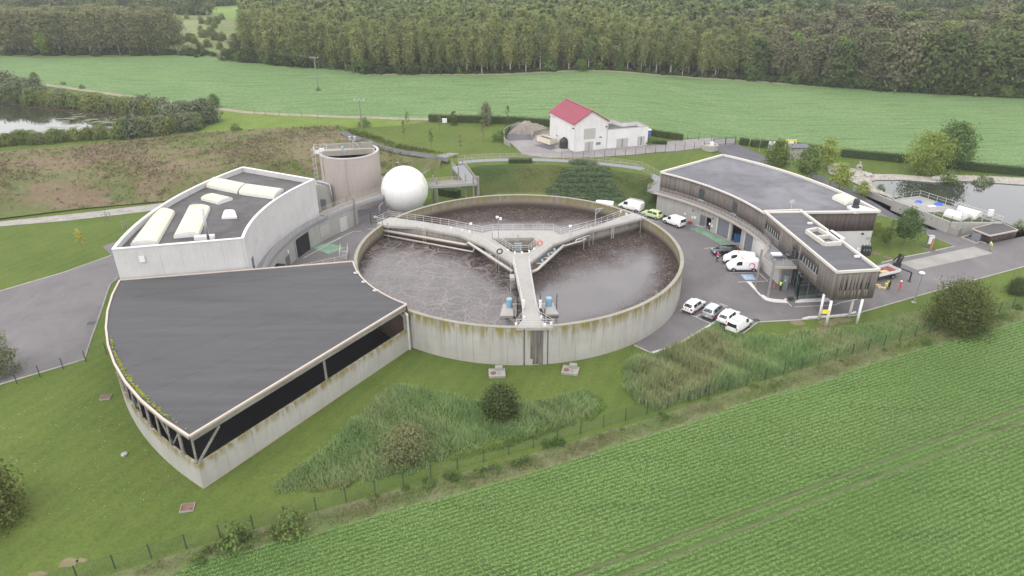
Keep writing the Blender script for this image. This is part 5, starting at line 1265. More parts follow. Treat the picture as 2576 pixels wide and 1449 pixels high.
g = T(*hz(2030,570)); bb = thing('recycling_bin', 'blue bin at the far end of the white annex', 'bin', tuple(g)); MB().prism([(g.x - .5, g.y - .5), (g.x + .5, g.y - .5), (g.x + .55, g.y + .5), (g.x - .55, g.y + .5)], g.z, g.z + 1.9).build('body', 'bin_blue', bb); MB().box((g.x, g.y, g.z + 1.98), (1.2,1.15,.14)).build('lid', 'white_paint', bb)
# yard of the house: bunker walls, heap, skip, tank
bw = thing('soil_bunker', 'curved low concrete bunker wall round the soil heap', 'wall', tuple(T(1330, 330)))
for k, pts in enumerate(([hz(365,680), hz(295,640), hz(288,520), hz(350,480), hz(430,455), hz(480,430)], [hz(625,585), hz(635,545), hz(800,505), hz(740,470)])):
    P_ = [T(*q) for q in pts]; mb = MB()
    for a, b in zip(P_[:-1], P_[1:]): MB().bar(a + Vector((0,0,.5)), b + Vector((0,0,.5)), .28, 1.3).build('wall_section', 'rough_concrete', bw)
def heap(c, rx, ry, h, name, mat, label, cat, seed=1, n=34):
    r_ = np.random.default_rng(seed); ph = r_.uniform(0, 6.28, 6); V = []; 
    for i in range(n + 1):
        for j in range(n + 1):
            x, y = (i/n*2 - 1), (j/n*2 - 1); r = math.hypot(x, y); base = max(0, 1 - r**1.6)
            nz = .12*math.sin(5*x + ph[0]) + .1*math.sin(7*y + ph[1]) + .06*math.sin(13*x + 9*y + ph[2]) + r_.normal(0, .03)
            V.append((c.x + x*rx, c.y + y*ry, c.z - .1 + h*max(0, base + nz*min(1, base*2))))
    F = [(i*(n+1) + j, (i+1)*(n+1) + j, (i+1)*(n+1) + j + 1, i*(n+1) + j + 1) for i in range(n) for j in range(n)]
    return tag(np_mesh(name, np.array(V), np.array(F), mat, smooth=False), label, cat)
mat_two('heap_soil', (.19,.165,.14), (.27,.245,.21), .7, 5, c=(.11,.10,.06), bstr=.9, bdist=.2)
heap(T(1332, 331), 5.2, 3.6, 2.4, 'soil_heap', 'heap_soil', 'grey-brown soil heap inside the curved concrete bunker', 'heap')
sheet('bunker_floor', up(hz(300,560), hz(420,500), hz(640,520), hz(640,600), hz(470,600), hz(330,610)), 'asphalt_dark', .09, True)
sheet('worn_yard', up(hz(890,725), hz(1000,680), hz(1140,725), hz(950,750)), 'slab_concrete', .085, True)
sheet('worn_yard', up(hz(640,660), hz(850,640), hz(920,690), hz(850,720)), 'asphalt_dark', .083, True)
def box_taper(mb, c, l, w, z0, z1, fl=1.0, fw=1.0, rz=0, mi=0):
    vs = []
    for z, a, b in ((z0, fl, fw), (z1, 1, 1)):
        for x, y in ((-l/2*a, -w/2*b), (l/2*a, -w/2*b), (l/2*a, w/2*b), (-l/2*a, w/2*b)): vs.append((c[0] + x*math.cos(rz) - y*math.sin(rz), c[1] + x*math.sin(rz) + y*math.cos(rz), z))
    return mb.add(vs, [(3,2,1,0),(0,1,5,4),(1,2,6,5),(2,3,7,6),(3,0,4,7)], mi)
g0, g1 = T(*hz(690,625)), T(*hz(830,668)); dv = (g1 - g0); rz = math.atan2(dv.y, dv.x); g = (g0 + g1)/2 + Vector((.9,.9,0))
sk = thing('skip_container', 'open cream skip with rusty load in the house yard', 'skip', tuple(g), rz)
mb = MB(); Ls, Ws = max(4.6, dv.length*.95), 2.0
for x, y, l, w in ((0,-Ws/2,Ls,.08),(0,Ws/2,Ls,.08),(-Ls/2,0,.08,Ws),(Ls/2,0,.08,Ws)): mb.box((x, y, .85), (l, w, 1.2))
mb.box((0,0,.25), (Ls, Ws, .1)); mb.build('body', 'skip_cream', sk, local=True); mb = MB()
for k in range(6): mb.box((-Ls/2 + .4 + k*(Ls - .8)/5, -Ws/2 - .06, .85), (.12,.08,1.2)); mb.box((-Ls/2 + .4 + k*(Ls - .8)/5, Ws/2 + .06, .85), (.12,.08,1.2))
mb.build('side_rib', 'skip_cream', sk, local=True); MB().box((0,0,.8), (Ls - .2, Ws - .2, .6)).build('load', 'rust', sk, local=True)
for x in (-1.6, 1.6):
    for y in (-.6, .6): MB().tube([(x, y - .1, .12), (x, y + .1, .12)], .15, 8).build('roller', 'black_metal', sk, local=True)
g = T(*hz(1015,705)); g.y += .9; tk = thing('water_tank', 'black ribbed plastic tank standing beside the house wall', 'tank', tuple(g))
MB().lathe([(1.0,0),(1.05,.1),(1.05,.5),(1.0,.55),(1.05,.6),(1.05,1.5),(1.0,1.55),(1.05,1.6),(1.02,1.8),(.7,2.15),(.35,2.25)], tuple(g), 20).build('body', 'black_metal', tk); MB().lathe([(.34,2.2),(.34,2.42),(.1,2.45)], tuple(g), 12).build('lid', 'black_rubber', tk)

# ================================================================== pond-side settling block
sb = thing('settling_block', 'long raised concrete block with railings, white barrel covers and blue sheets beside the pond', 'tank', (76, 120, 0)); SZ = 2.1
S0, S1, S2, S3 = Vector((72.3,126.1,0)), Vector((78.2,128.0,0)), Vector((85.2,114.0,0)), Vector((76.6,114.4,0))
for a, b in ((S0, S1), (S1, S2), (S2, S3)): MB().bar((a.x, a.y, SZ/2), (b.x, b.y, SZ/2), .3, SZ).build('wall', 'wall_low', sb)
for k in range(5): a, b = S3.lerp(S0, k/5 + .002), S3.lerp(S0, (k+1)/5 - .002); MB().bar((a.x, a.y, SZ/2), (b.x, b.y, SZ/2), .32, SZ).build('wall_panel', 'wall_low', sb)
MB().prism([(p.x, p.y) for p in (S0, S1, S1.lerp(S2, .55), S0.lerp(S3, .55))], SZ - .6, SZ - .12).build('slab', 'slab_concrete', sb)
MB().prism([(p.x, p.y) for p in (S0.lerp(S3, .55), S1.lerp(S2, .55), S2, S3)], SZ - .7, SZ - .3).build('planted_bed', 'bank_grass', sb)
railing([p + Vector((0,0,SZ)) for p in (S3.lerp(S0, .0), S0, S1, S2, S3)], rails=(1.1,.6), r=.03, sp=1.8).build('railing', 'rail_white', sb)
for q4 in ([cz(1520,800), cz(1600,760), cz(1750,870), cz(1865,820)], [cz(1690,740), cz(1740,725), cz(1930,850), cz(2035,795)]): barrel('barrel_cover', q4, SZ - .3, .75, sb, 'white_paint', nv=6)
def tarp(q, label, s=.7):
    g = G(*q, SZ); r_ = np.random.default_rng(int(q[0])); V, F = [], []; n = 12
    for i in range(n + 1):
        for j in range(n + 1):
            x, y = i/n*2 - 1, j/n*2 - 1; r = math.hypot(x, y); V.append((g.x + x*s*1.3, g.y + y*s, SZ - .14 + max(0, .5*(1 - r*r))*(.6 + .5*r_.random())))
    for i in range(n):
        for j in range(n): F.append((i*(n+1) + j, (i+1)*(n+1) + j, (i+1)*(n+1) + j + 1, i*(n+1) + j + 1))
    return tag(np_mesh('crumpled_sheet', np.array(V), np.array(F), 'tarp_blue'), label, 'tarpaulin')
tarp(cz(1198,615), 'crumpled blue sheet on the bare slab next to the pond railing corner', .6); tarp(cz(1462,642), 'crumpled blue sheet on the bare slab near the white plate', .7); tarp(cz(1668,740), 'crumpled blue sheet against the white barrel cover', .6)
g = G(*cz(1370,672), SZ - .1); MB().box((g.x, g.y, SZ - .08), (1.3,.7,.1)).build('cover_plate', 'white_paint', sb)
for q in (cz(2115,840), cz(1775,870)): g = G(*q, SZ); MB().box((g.x, g.y, SZ + 1.2), (.8,.4,1.1)).build('control_cabinet', 'white_paint', sb); mb = MB(); mb.bar((g.x - .3, g.y, SZ - .4), (g.x - .3, g.y, SZ + .8), .06); mb.bar((g.x + .3, g.y, SZ - .4), (g.x + .3, g.y, SZ + .8), .06); mb.build('cabinet_leg', 'galvanised', sb)
lw = thing('channel_wall', 'low concrete channel wall leading along the walk to the settling block', 'wall', tuple(G(*cz(600,540))))
LWp = [T(*cz(335,480)), T(*cz(510,530)), T(*cz(600,570)), T(*cz(765,640)), T(*cz(850,680))]
for a, b in zip(LWp[:-1], LWp[1:]): a = Vector((a.x, a.y, a.z)); MB().bar(a + Vector((0,0,.55)), b + Vector((0,0,.55)), .3, 1.3).build('wall_section', 'wall_low', lw)
for a, b in ((LWp[3], LWp[4]),): MB().bar(a + Vector((.9,1.4,.55)), b + Vector((.9,1.4,.55)), .3, 1.2).build('wall_section', 'wall_low', lw)
bx = thing('concrete_trough', 'square concrete trough box against the settling block wall', 'trough', tuple(G(*cz(1670,1040))))
q4 = lo(cz(1580,1020), cz(1690,1062), cz(1765,1010), cz(1700,985)); mb = MB()
for i in range(4): mb.bar((*q4[i], .6), (*q4[(i+1) % 4], .6), .22, 1.2)
mb.build('wall', 'rough_concrete', bx); MB().prism(q4, .7, .8).build('fill', 'mud', bx)
sh = thing('timber_shed', 'low dark timber shed with a black mono-pitch roof beside the road', 'shed', (79, 112, 0))
sq4 = lo(cz(2112,1165), cz(2455,1085), cz(2300,1010), cz(1895,1100)); rz4 = [1.75,1.75,2.0,2.0]
q = [(*p,) for p in sq4]
for i in range(4):
    a, b = q[i], q[(i+1) % 4]; clad([a, b], .05, 1.68, 'timber_cladding', 'timber_dark', sh)
MB().prism(q, .0, 1.66).build('core', 'dark_void', sh)
rp4 = [G2(*cz(*c), 1.85) for c in ((1900,968),(2262,880),(2495,985),(2135,1058))]; MB().prism(rp4, 1.7, 1.9).build('roof', 'roof_basin', sh)
ed = MB()
for i in range(4): ed.bar((*rp4[i], 1.82), (*rp4[(i+1) % 4], 1.82), .12, .26)
ed.build('roof_edging', 'fascia_beige', sh); g = G2(*cz(1930,1125)); o = MB(); d0, d1 = G2(*cz(1870,1120)), G2(*cz(1985,1145)); o.bar((d0[0], d0[1] - .1, .85), (d1[0], d1[1] - .1, .85), .06, 1.5); o.build('door', 'shutter', sh)
kb = MB(); pts = [G(*cz(*c)) for c in ((1880,1060),(1750,1098),(1950,1168),(2010,1150),(2075,1175))]
for a, b in zip(pts[:-1], pts[1:]): kb.bar((a.x, a.y, .15), (b.x, b.y, .15), .2, .34)
o = kb.build('kerb', 'kerb'); o['kind'] = 'structure'

# ================================================================== small outdoor things
def kiosk(q, label, w=.9, h=1.3, d=.4, mat='galvanised', leg=.5, name='control_cabinet', cat='cabinet'):
    g = T(*q); t = thing(name, label, cat, tuple(g)); MB().box((g.x, g.y, g.z + leg + h/2), (w, d, h)).build('cabinet', mat, t); MB().box((g.x, g.y - d/2 - .01, g.z + leg + h/2), (w*.86, .03, h*.88)).build('door', 'white_paint', t)
    for k in (-1, 1): MB().bar((g.x + k*w*.35, g.y, g.z - .02), (g.x + k*w*.35, g.y, g.z + leg + .02), .07).build('leg', 'galvanised', t)
    return t
kiosk(cz(1330,1200), 'grey control cabinet on legs at the corner of the small lawn', 1.0, 1.5, .5)
g = G(*cz(1350,1240)); mb = MB(); mb.bar((g.x, g.y, 0), (g.x + .1, g.y, 2.0), .22); tag(mb.build('marker_post', 'salmon'), 'faded salmon-red post beside the grey control cabinet', 'post')
kiosk(L10(780,930), 'small pale cabinet in front of the clipped hedge', 1.2, 1.1, .5, 'white_paint', .1)
kiosk(L20(668,1140), 'tall white cabinet in the hedge gap near the gate', 1.5, 2.2, .8, 'white_pvc', .1)
gp_ = T(*L20(880,1200)); ph = thing('pump_house', 'small pale concrete pump house with grey flat roof by the hedge', 'building', tuple(gp_)); a = T(*L20(830,1200)); b = T(*L20(905,1200))
MB().box((gp_.x, gp_.y + 1.2, gp_.z + 1.3), (4.4,3.0,2.7)).build('wall', 'wall_low', ph); MB().box((gp_.x - .2, gp_.y + 1.2, gp_.z + 2.75), (4.9,3.5,.16)).build('roof', 'roof_right', ph)
yf = T(*L20(805,1150)); mb = MB(); 
for x in (-1.2, 1.2): mb.bar((yf.x + x, yf.y, yf.z), (yf.x + x, yf.y, yf.z + 3.0), .2)
mb.bar((yf.x - 1.2, yf.y, yf.z + 3.0), (yf.x + 1.2, yf.y, yf.z + 3.0), .2); yt = thing('hoist_frame', 'yellow hoist frame with white winch beside the pump house', 'hoist', tuple(yf)); mb.build('frame', 'yellow', yt); MB().box((yf.x, yf.y, yf.z + 2.2), (1.2,.5,.9)).build('winch', 'white_paint', yt)
g = T(*L20(200,1130)); wv = thing('round_well', 'round pale concrete well head with a vent behind the workshop roof', 'well', tuple(g)); MB().lathe([(1.9,0),(1.9,1.3),(1.6,1.3),(1.6,.9)], tuple(g), 20).build('ring', 'wall_low', wv); MB().box((g.x + .4, g.y - .3, g.z + 1.2), (.7,.7,1.4)).build('vent', 'white_paint', wv)
g = G(*cz(415,212)); bq = thing('stone_barbecue', 'grey stone barbecue with chimney at the edge of the gravel terrace', 'barbecue', tuple(g))
k_ = .62; mb = MB(); mb.box((0,0,.5), (1.7,1.1,1.0)); mb.build('base', 'stone_grey', bq, local=True); mb = MB(); bq.scale = (k_, k_, k_)
for x in (-.7, .7): mb.box((x, 0, 1.4), (.28,1.1,.85))
mb.box((0, .45, 1.4), (1.7,.2,.85)); mb.build('fire_box', 'stone_grey', bq, local=True); mb = MB(); box_taper(mb, (0, 0), 1.0, .7, 1.8, 2.5, 1.7, 1.55); mb.build('hood', 'stone_grey', bq, local=True); MB().box((0, 0, 2.95), (.5,.45,1.0)).build('chimney', 'stone_grey', bq, local=True)
def boulder(q, s, label, mat='stone_grey'):
    g = T(*q); bm = bmesh.new(); bmesh.ops.create_icosphere(bm, subdivisions=2, radius=s); r_ = random.Random(int(q[0]*7))
    for v_ in bm.verts: v_.co *= r_.uniform(.75, 1.15); v_.co.z *= .6
    me = bpy.data.meshes.new('boulder'); bm.to_mesh(me); bm.free(); me.materials.append(MATS[mat]); o = link(bpy.data.objects.new('boulder', me)); o.location = (g.x, g.y, g.z + s*.3); return tag(o, label, 'boulder')
boulder(cz(1440,340), 1.1, 'flat dark boulder on the stone shore below the yellow tree'); boulder(cz(540,285), 1.0, 'flat boulder lying where the stone shore narrows'); boulder(cz(375,290), .6, 'small boulder on the gravel terrace by the barbecue'); boulder(cz(110,160), 1.0, 'rounded boulder by the picnic bench on the gravel terrace'); boulder(L02(940,537), .35, 'small pale stone lying on the mown lawn', 'kerb')
pt = thing('picnic_bench', 'wooden picnic bench on the gravel terrace', 'bench', tuple(G(*cz(115,240)))); g = G(*cz(115,240))
MB().box((g.x, g.y, .74), (1.8,.75,.06)).build('table_top', 'post_wood', pt)
for s in (-1, 1): MB().box((g.x, g.y + s*.7, .45), (1.8,.28,.05)).build('seat', 'post_wood', pt); mb = MB(); mb.bar((g.x + s*.6, g.y - .7, 0), (g.x + s*.6, g.y, .72), .08); mb.bar((g.x + s*.6, g.y + .7, 0), (g.x + s*.6, g.y, .72), .08); mb.bar((g.x + s*.6, g.y - .7, .4), (g.x + s*.6, g.y + .7, .4), .07); mb.build('leg_frame', 'post_wood', pt)
V, F, C_ = [], [], []
sx, sy = scatter(SHORE, 2.2)
for x, y in zip(sx, sy):
    s = random.uniform(.1, .3); i = len(V); a = random.uniform(0, 3); h = s*random.uniform(.4,.8)
    for k in range(4): V.append((x + s*math.cos(a + k*1.57), y + s*.8*math.sin(a + k*1.57), .15))
    for k in range(4): V.append((x + s*.6*math.cos(a + k*1.57 + .2), y + s*.5*math.sin(a + k*1.57 + .2), .16 + h))
    F += [(i+4, i+5, i+6, i+7)] + [(i + k, i + (k+1) % 4, i + 4 + (k+1) % 4, i + 4 + k) for k in range(4)]
o = np_mesh('shore_stones', np.array(V), np.array(F), 'stone_shore'); tag(o, 'pale loose stones along the edge of the pond', 'stones', kind='stuff')
def cover(q, label, w=1.1, mat='rust', rz=.2):
    g = T(*q); t = thing('inspection_cover', label, 'manhole', tuple(g), rz); MB().box((0,0,.06), (w*1.12, w*.97, .18)).build('frame', 'rough_concrete', t, local=True); MB().box((0,0,.13), (w, w*.85, .1)).build('lid', mat, t, local=True)
cover(L02(800,103), 'rusty inspection cover in the lawn left of the roofed basin', 1.0); cover(L02(1415,938), 'rusty inspection cover in the lawn below the basin corner', 1.1)
cover(L21(1065,1048), 'rusty inspection cover in the grass below the office stilts', 1.2); cover(cz(625,1295), 'rusty round cover in the small lawn beside the white end wall', 1.0); cover(c5(2260,890), 'dark drain grating in the asphalt by the parked cars', .9, 'black_metal'); cover(L01(690,997), 'dark drain grating at the edge of the left yard', 1.1, 'black_metal'); cover(cz(790,1345), 'worn brown cover in the small lawn near the road', .9)
# street lamps
def lamp(q, h, label, lean=0.0):
    g = T(*q); t = thing('street_lamp', label, 'street lamp', tuple(g)); MB().tube([(g.x, g.y, g.z), (g.x + lean*h, g.y, g.z + h)], [.09, .06], 8).build('post', 'galvanised', t)
    MB().box((g.x, g.y, g.z + .05), (.5,.5,.14)).build('foot', 'stone_grey', t); c = Vector((g.x + lean*h - .35, g.y, g.z + h + .05)); mb = MB(); mb.lathe([(.05,-.1),(.38,-.04),(.42,.06),(.25,.2),(.02,.24)], tuple(c + Vector((.2,0,0))), 14); mb.build('lamp_head', 'white_paint', t, smooth=True)
lamp(z3(2155,940), 4.6, 'grey street lamp with white head on the grass by the road', .03)
for q, lb_ in ((rbz(1990,990), 'white globe lamp on a thin pole at the end of the terrace door'), (rbz(2260,1250), 'white globe lamp on a thin pole on the terrace by the table')):
    g = G(*q, RD); t = thing('globe_lamp', lb_, 'lamp', tuple(g)); MB().tube([(g.x, g.y, RD), (g.x, g.y, RD + 2.6)], .04, 6).build('pole', 'galvanised', t); MB().lathe([(.22*math.sin(a) + .001, 2.75 - .22*math.cos(a)) for a in np.linspace(0.05, 3.1, 9)], tuple(g), 14).build('globe', 'white_paint', t, smooth=True)
g = G(*r2(1440,500), RD); t = thing('air_unit', 'white boxy cooling unit standing on the terrace corner', 'air conditioner', tuple(g)); MB().box((g.x, g.y, RD + .4), (1.3,.8,.75)).build('casing', 'door_grey', t); MB().box((g.x, g.y, RD + .86), (1.45,1.0,.22)).build('top_cover', 'white_paint', t)
g = G(*r2(1690,490), RD); t = thing('terrace_table', 'grey table with chairs pushed around it on the terrace', 'table', tuple(g)); MB().lathe([(.5,.7),(.5,.75)], tuple(g), 14).build('top', 'door_grey', t); MB().tube([tuple(g), (g.x, g.y, RD + .72)], .05, 6).build('leg', 'black_metal', t)
for k, lb_ in ((0, 'grey chair at the terrace table beside the cooling unit'), (1, 'grey chair at the terrace table beside the glass door')):
    c = g + Vector((-.8 + 1.7*k, -.15, 0)); t = thing('terrace_chair', lb_, 'chair', tuple(c)); MB().box((c.x, c.y, RD + .45), (.45,.45,.05)).build('seat', 'door_grey', t); MB().box((c.x + (-.22 if k == 0 else .22), c.y, RD + .75), (.05,.45,.55)).build('backrest', 'door_grey', t)
    for x in (-.18, .18):
        for y in (-.18, .18): MB().bar((c.x + x, c.y + y, RD), (c.x + x, c.y + y, RD + .44), .04).build('leg', 'black_metal', t)
# bits near the entrance
g = G(*r2(1405,1075)); t = thing('traffic_cone', 'orange traffic cone beside the person at the open door', 'cone', tuple(g)); MB().box((g.x, g.y, .03), (.38,.38,.06)).build('base', 'black_rubber', t); MB().lathe([(.15,.05),(.04,.68)], tuple(g), 12).build('cone', 'orange', t)
g = G(*rbz(1475,1085)); t = thing('wheelie_bin', 'blue wheelie bin inside the open garage bay', 'bin', (g.x, g.y + .6, 0)); mb = MB(); box_taper(mb, (g.x, g.y + .6), 1.1, .9, .1, 1.15, .85, .85); mb.build('body', 'bin_blue', t); MB().box((g.x, g.y + .6, 1.2), (1.15,.95,.1)).build('lid', 'bin_blue', t)
for x in (-.4, .4): MB().tube([(g.x + x - .05, g.y + .3, .12), (g.x + x + .05, g.y + .3, .12)], .12, 8).build('wheel', 'black_rubber', t)
g = G(*rbz(755,810)); t = thing('red_bucket', 'red plastic tub on the ground against the workshop wall', 'tub', tuple(g)); MB().lathe([(.25,0),(.36,.4),(.38,.42),(.3,.38),(.22,.05)], (g.x, g.y + .2, 0.04), 14).build('tub', 'red_plastic', t)
g = G(*r2(1740,1335)); t = thing('garden_cart', 'green wheelbarrow with white wheel at the entrance kerb', 'cart', tuple(g)); mb = MB(); box_taper(mb, (g.x, g.y), .9, .55, .25, .55, .7, .7); mb.build('tray', 'fence_green', t); MB().tube([(g.x - .75, g.y - .05, .2), (g.x - .75, g.y + .05, .2)], .2, 12).build('wheel', 'white_paint', t); mb = MB(); mb.bar((g.x + .2, g.y - .2, .25), (g.x + .9, g.y - .25, .5), .04); mb.bar((g.x + .2, g.y + .2, .25), (g.x + .9, g.y + .25, .5), .04); mb.build('handle', 'galvanised', t)
g = G(*z3(580,1065), .0); gg = G(*z3(565,1365)); t = thing('yellow_sign', 'yellow warning sign board fixed to an office stilt', 'sign', (gg.x - .5, gg.y - .2, 1.2)); MB().box((gg.x - .55, gg.y - .19, 2.3), (.95,.04,.62)).build('board', 'yellow', t); MB().box((gg.x - .25, gg.y - .12, 2.3), (.6,.12,.08)).build('bracket', 'galvanised', t)
mb = MB(); g = G(*dz(940,1160)); t = thing('green_gate', 'small dark green mesh gate beside the left walkway of the tank', 'gate', tuple(g))
for x in (0, 1.6): MB().bar((g.x + x, g.y - .2*x, 0), (g.x + x, g.y - .2*x, 2.1), .12).build('post', 'fence_green', t)
for z in (.3, 1.0, 1.9): mb.bar((g.x, g.y, z), (g.x + 1.6, g.y - .32, z), .05)
mb.build('leaf', 'fence_green', t); MB().box((g.x + .9, g.y - .25, 1.5), (.5,.05,.35)).build('sign_plate', 'white_paint', t)
for q, mat, s, nm, lb_, ct in ((z3(1490,640), 'pale_wood', (.9,.5,.25), 'wooden_crate', 'flat wooden crate on the asphalt under the truck side', 'crate'), (z3(1575,690), 'pale_wood', (1.1,.4,.28), 'wooden_crate', 'long wooden crate on the asphalt in front of the truck', 'crate'), (z3(1655,645), 'yellow', (.4,.35,.5), 'yellow_jerrycan', 'yellow plastic container beside the person in black', 'container')):
    g = G(*q); t = thing(nm, lb_, ct, tuple(g), -.3); mb = MB(); mb.box((0,0,s[2]/2), s); mb.build('body', mat, t, local=True); mb = MB()
    for z in (.08, s[2] - .05): mb.box((0,-s[1]/2 - .015, z), (s[0],.03,.08)); mb.box((0,s[1]/2 + .015, z), (s[0],.03,.08))
    mb.build('batten', mat, t, local=True)
# ================================================================== fences
def mesh_panel(L, h, name, mat, nh=7, nv=10, w=.014):
    mb = MB()
    for z in np.linspace(.08, h - .05, nh): mb.bar((0, 0, z), (L, 0, z), w)
    for x in np.linspace(.1, L - .1, nv): mb.bar((x, 0, .06), (x, 0, h - .03), w*.7)
    o = mb.build(name, mat); return o
def fence(pts, label, h, mat, cat='fence', pw_=.07, nh=7, nv=10, panel=True, w=.014):
    P_ = [Vector(p) for p in pts]; t = thing('fence', label, cat, tuple(P_[0]))
    base = None; pb = None
    for a, b in zip(P_[:-1], P_[1:]):
        if pb is None:
            pb = MB().bar((0,0,-.1), (0,0,h + .06), pw_).build('post', mat); post = pb
        else: post = link(pb.copy())
        post.parent = t; post.location = a - P_[0]
        if panel:
            L = 2.5
            if base is None: base = mesh_panel(L, h, 'wire_panel', mat, nh, nv, w); o = base
            else: o = link(base.copy())
            d = b - a; o.parent = t; o.location = a - P_[0]; o.scale = (Vector((d.x, d.y)).length/L, 1, 1); o.rotation_euler = (0, 0, math.atan2(d.y, d.x))
    post = link(pb.copy()); post.parent = t; post.location = P_[-1] - P_[0]
    return t
f0, f1 = G(248,1444), G(2576,767); fd = (f1 - f0)
n = int(fd.length*1.12/2.6); fpts = [f0 + fd*(-.06 + 1.18*i/n) for i in range(n + 1)]
fence(fpts, 'long dark green wire mesh fence between the lawn and the bean field', 1.6, 'fence_green', nh=8, nv=12, w=.013)
fence([G(*L01(*q)) for q in ((130,1449),(305,1397),(480,1338),(650,1283),(808,1225))], 'short dark green wire fence along the edge of the left yard', 1.6, 'fence_green', nh=5, nv=6, w=.008)
fp = [T(*hz(*q)) for q in ((985,818),(1117,822),(1246,826),(1376,830),(1503,818),(1630,808),(1753,796),(1876,782),(1998,770),(2117,757),(2235,745),(2353,730),(2468,715))] + [T(*L20(*q)) for q in ((85,1130),(160,1120),(228,1100))]
fence(fp, 'thin dark wire fence along the road in front of the white house', 1.7, 'fence_dark', nh=4, nv=4, w=.008)
fence([T(*L20(*q)) for q in ((35,1050),(120,1060),(215,1070),(320,1085))], 'dark green wire fence beside the entrance gate', 1.8, 'fence_green', nh=5, nv=6, w=.01)
fence([G(*dz(*q)) for q in ((1045,660),(1200,625),(1400,612),(1530,600),(1680,590),(1830,588),(1975,575))], 'grey wire fence along the low road behind the white sphere', 1.9, 'fence_dark', nh=4, nv=4, w=.008)
fence([G(*dz(*q)) for q in ((1625,745),(1680,850),(1700,920))], 'dark green wire fence below the footbridge beside the sphere', 1.8, 'fence_green', nh=5, nv=6, w=.01)
g0, g1 = T(*L20(230,1105)), T(*L20(395,1085)); gt = thing('entrance_gate', 'wide dark green sliding entrance gate across the driveway', 'gate', tuple(g0))
for p in (g0, g0.lerp(g1, .55), g1): MB().bar(p, p + Vector((0,0,1.9)), .14).build('post', 'fence_green', gt)
mb = MB()
for z in (.25, 1.75): mb.bar(g0 + Vector((0,0,z)), g1 + Vector((0,0,z)), .09)
mb.build('rail', 'fence_green', gt); mb = MB()
for k in range(1, 30): p = g0.lerp(g1, k/30); mb.bar(p + Vector((0,0,.25)), p + Vector((0,0,1.75)), .03)
mb.build('bars', 'fence_green', gt)
# farm fence posts
for k, q in enumerate(((640,287),(668,290),(703,292),(728,294),(760,296),(800,297))):
    g = T(*q); tag(MB().tube([tuple(g), (g.x, g.y, g.z + 1.2)], .09, 6).build('fence_post', 'post_wood'), 'old wooden stake in the meadow edge along the farm track', 'post', 'wooden stakes along the farm track')
# power poles
def pole(qb, qt, label, arms=True):
    g = T(*qb); h = hgt(*qb, *qt, g.z); t = thing('power_pole', label, 'power pole', tuple(g)); MB().tube([tuple(g), (g.x, g.y, h)], [.19, .13], 8).build('pole', 'pole_wood', t)
    if arms:
        MB().bar((g.x - 1.3, g.y, h - .2), (g.x + 1.3, g.y, h - .2), .12).build('crossarm', 'galvanised', t)
        for x in (-1.2, 0, 1.2): MB().lathe([(.06,0),(.1,.1),(.05,.3)], (g.x + x, g.y, h - .12), 8).build('insulator', 'white_paint', t)
    return Vector((g.x, g.y, h - .05))
pa = pole(L00(2400,672), L00(2368,432), 'grey power pole standing alone in the crop field'); pb_ = pole(L10(155,968), L10(132,752), 'grey wooden power pole beside the meadow and the upper path'); pc = pole(L00(1742,435), L00(1722,305), 'thin power pole at the edge of the wood by the reed marsh')
t = thing('power_lines', 'thin overhead wires strung between the wooden power poles', 'cable', tuple(pa))
for a, b in ((pa, pb_), (pa, pc)):
    for x in (-1.2, 0, 1.2):
        MB().tube([a.lerp(b, u) + Vector((x, 0, .2 - 5*u*(1 - u))) for u in np.linspace(0, 1, 14)], .016, 4).build('wire', 'fence_dark', t)
g = G(*L21(2200,710)) if False else T(*L20(2200,712)); t = thing('hunting_hide', 'small leaning grey plank hide at the edge of the wood', 'hide', tuple(g)); mb = MB(); mb.box((g.x, g.y, g.z + 2.0), (2.2,.25,2.6), .05); mb.build('panel', 'stone_grey', t)
for x in (-.9, .9): MB().bar((g.x + x, g.y, g.z - .1), (g.x + x, g.y + .05, g.z + 1), .12).build('leg', 'post_wood', t)
mb = MB(); g = T(*L01(2300,1340)) if False else G(762, 452); h = 8.6; tag(MB().tube([(g.x, g.y, 0), (g.x, g.y, 9.5)], .05, 5).build('mast', 'galvanised'), 'thin bare mast behind the corner of the skylight building', 'mast')
g = T(*L20(575,1150)); tag(MB().tube([(g.x, g.y, g.z), (g.x, g.y, g.z + 5)], .05, 5).build('mast', 'galvanised'), 'thin pale mast on the lawn next to the entrance drive', 'mast')

# ================================================================== vehicles
mat_plain('car_white', (.80,.80,.80), .25, var=.02, coat=.6); mat_plain('car_silver', (.45,.46,.47), .28, .55, var=.03, coat=.5); mat_plain('car_black', (.012,.012,.014), .18, var=.1, coat=.9); mat_plain('car_green', (.50,.60,.30), .3, var=.03, coat=.6)
mat_plain('tyre', (.018,.018,.019), .85, var=.1); mat_plain('rim', (.38,.38,.39), .35, .7, var=.05); mat_plain('lamp_red', (.35,.02,.03), .3, var=.05); mat_plain('lamp_clear', (.6,.62,.64), .15, var=.02); mat_plain('logo_red', (.50,.02,.08), .4, var=.05); mat_plain('plate', (.75,.75,.72), .5, var=.03); mat_plain('trim_black', (.025,.025,.027), .6, var=.1)
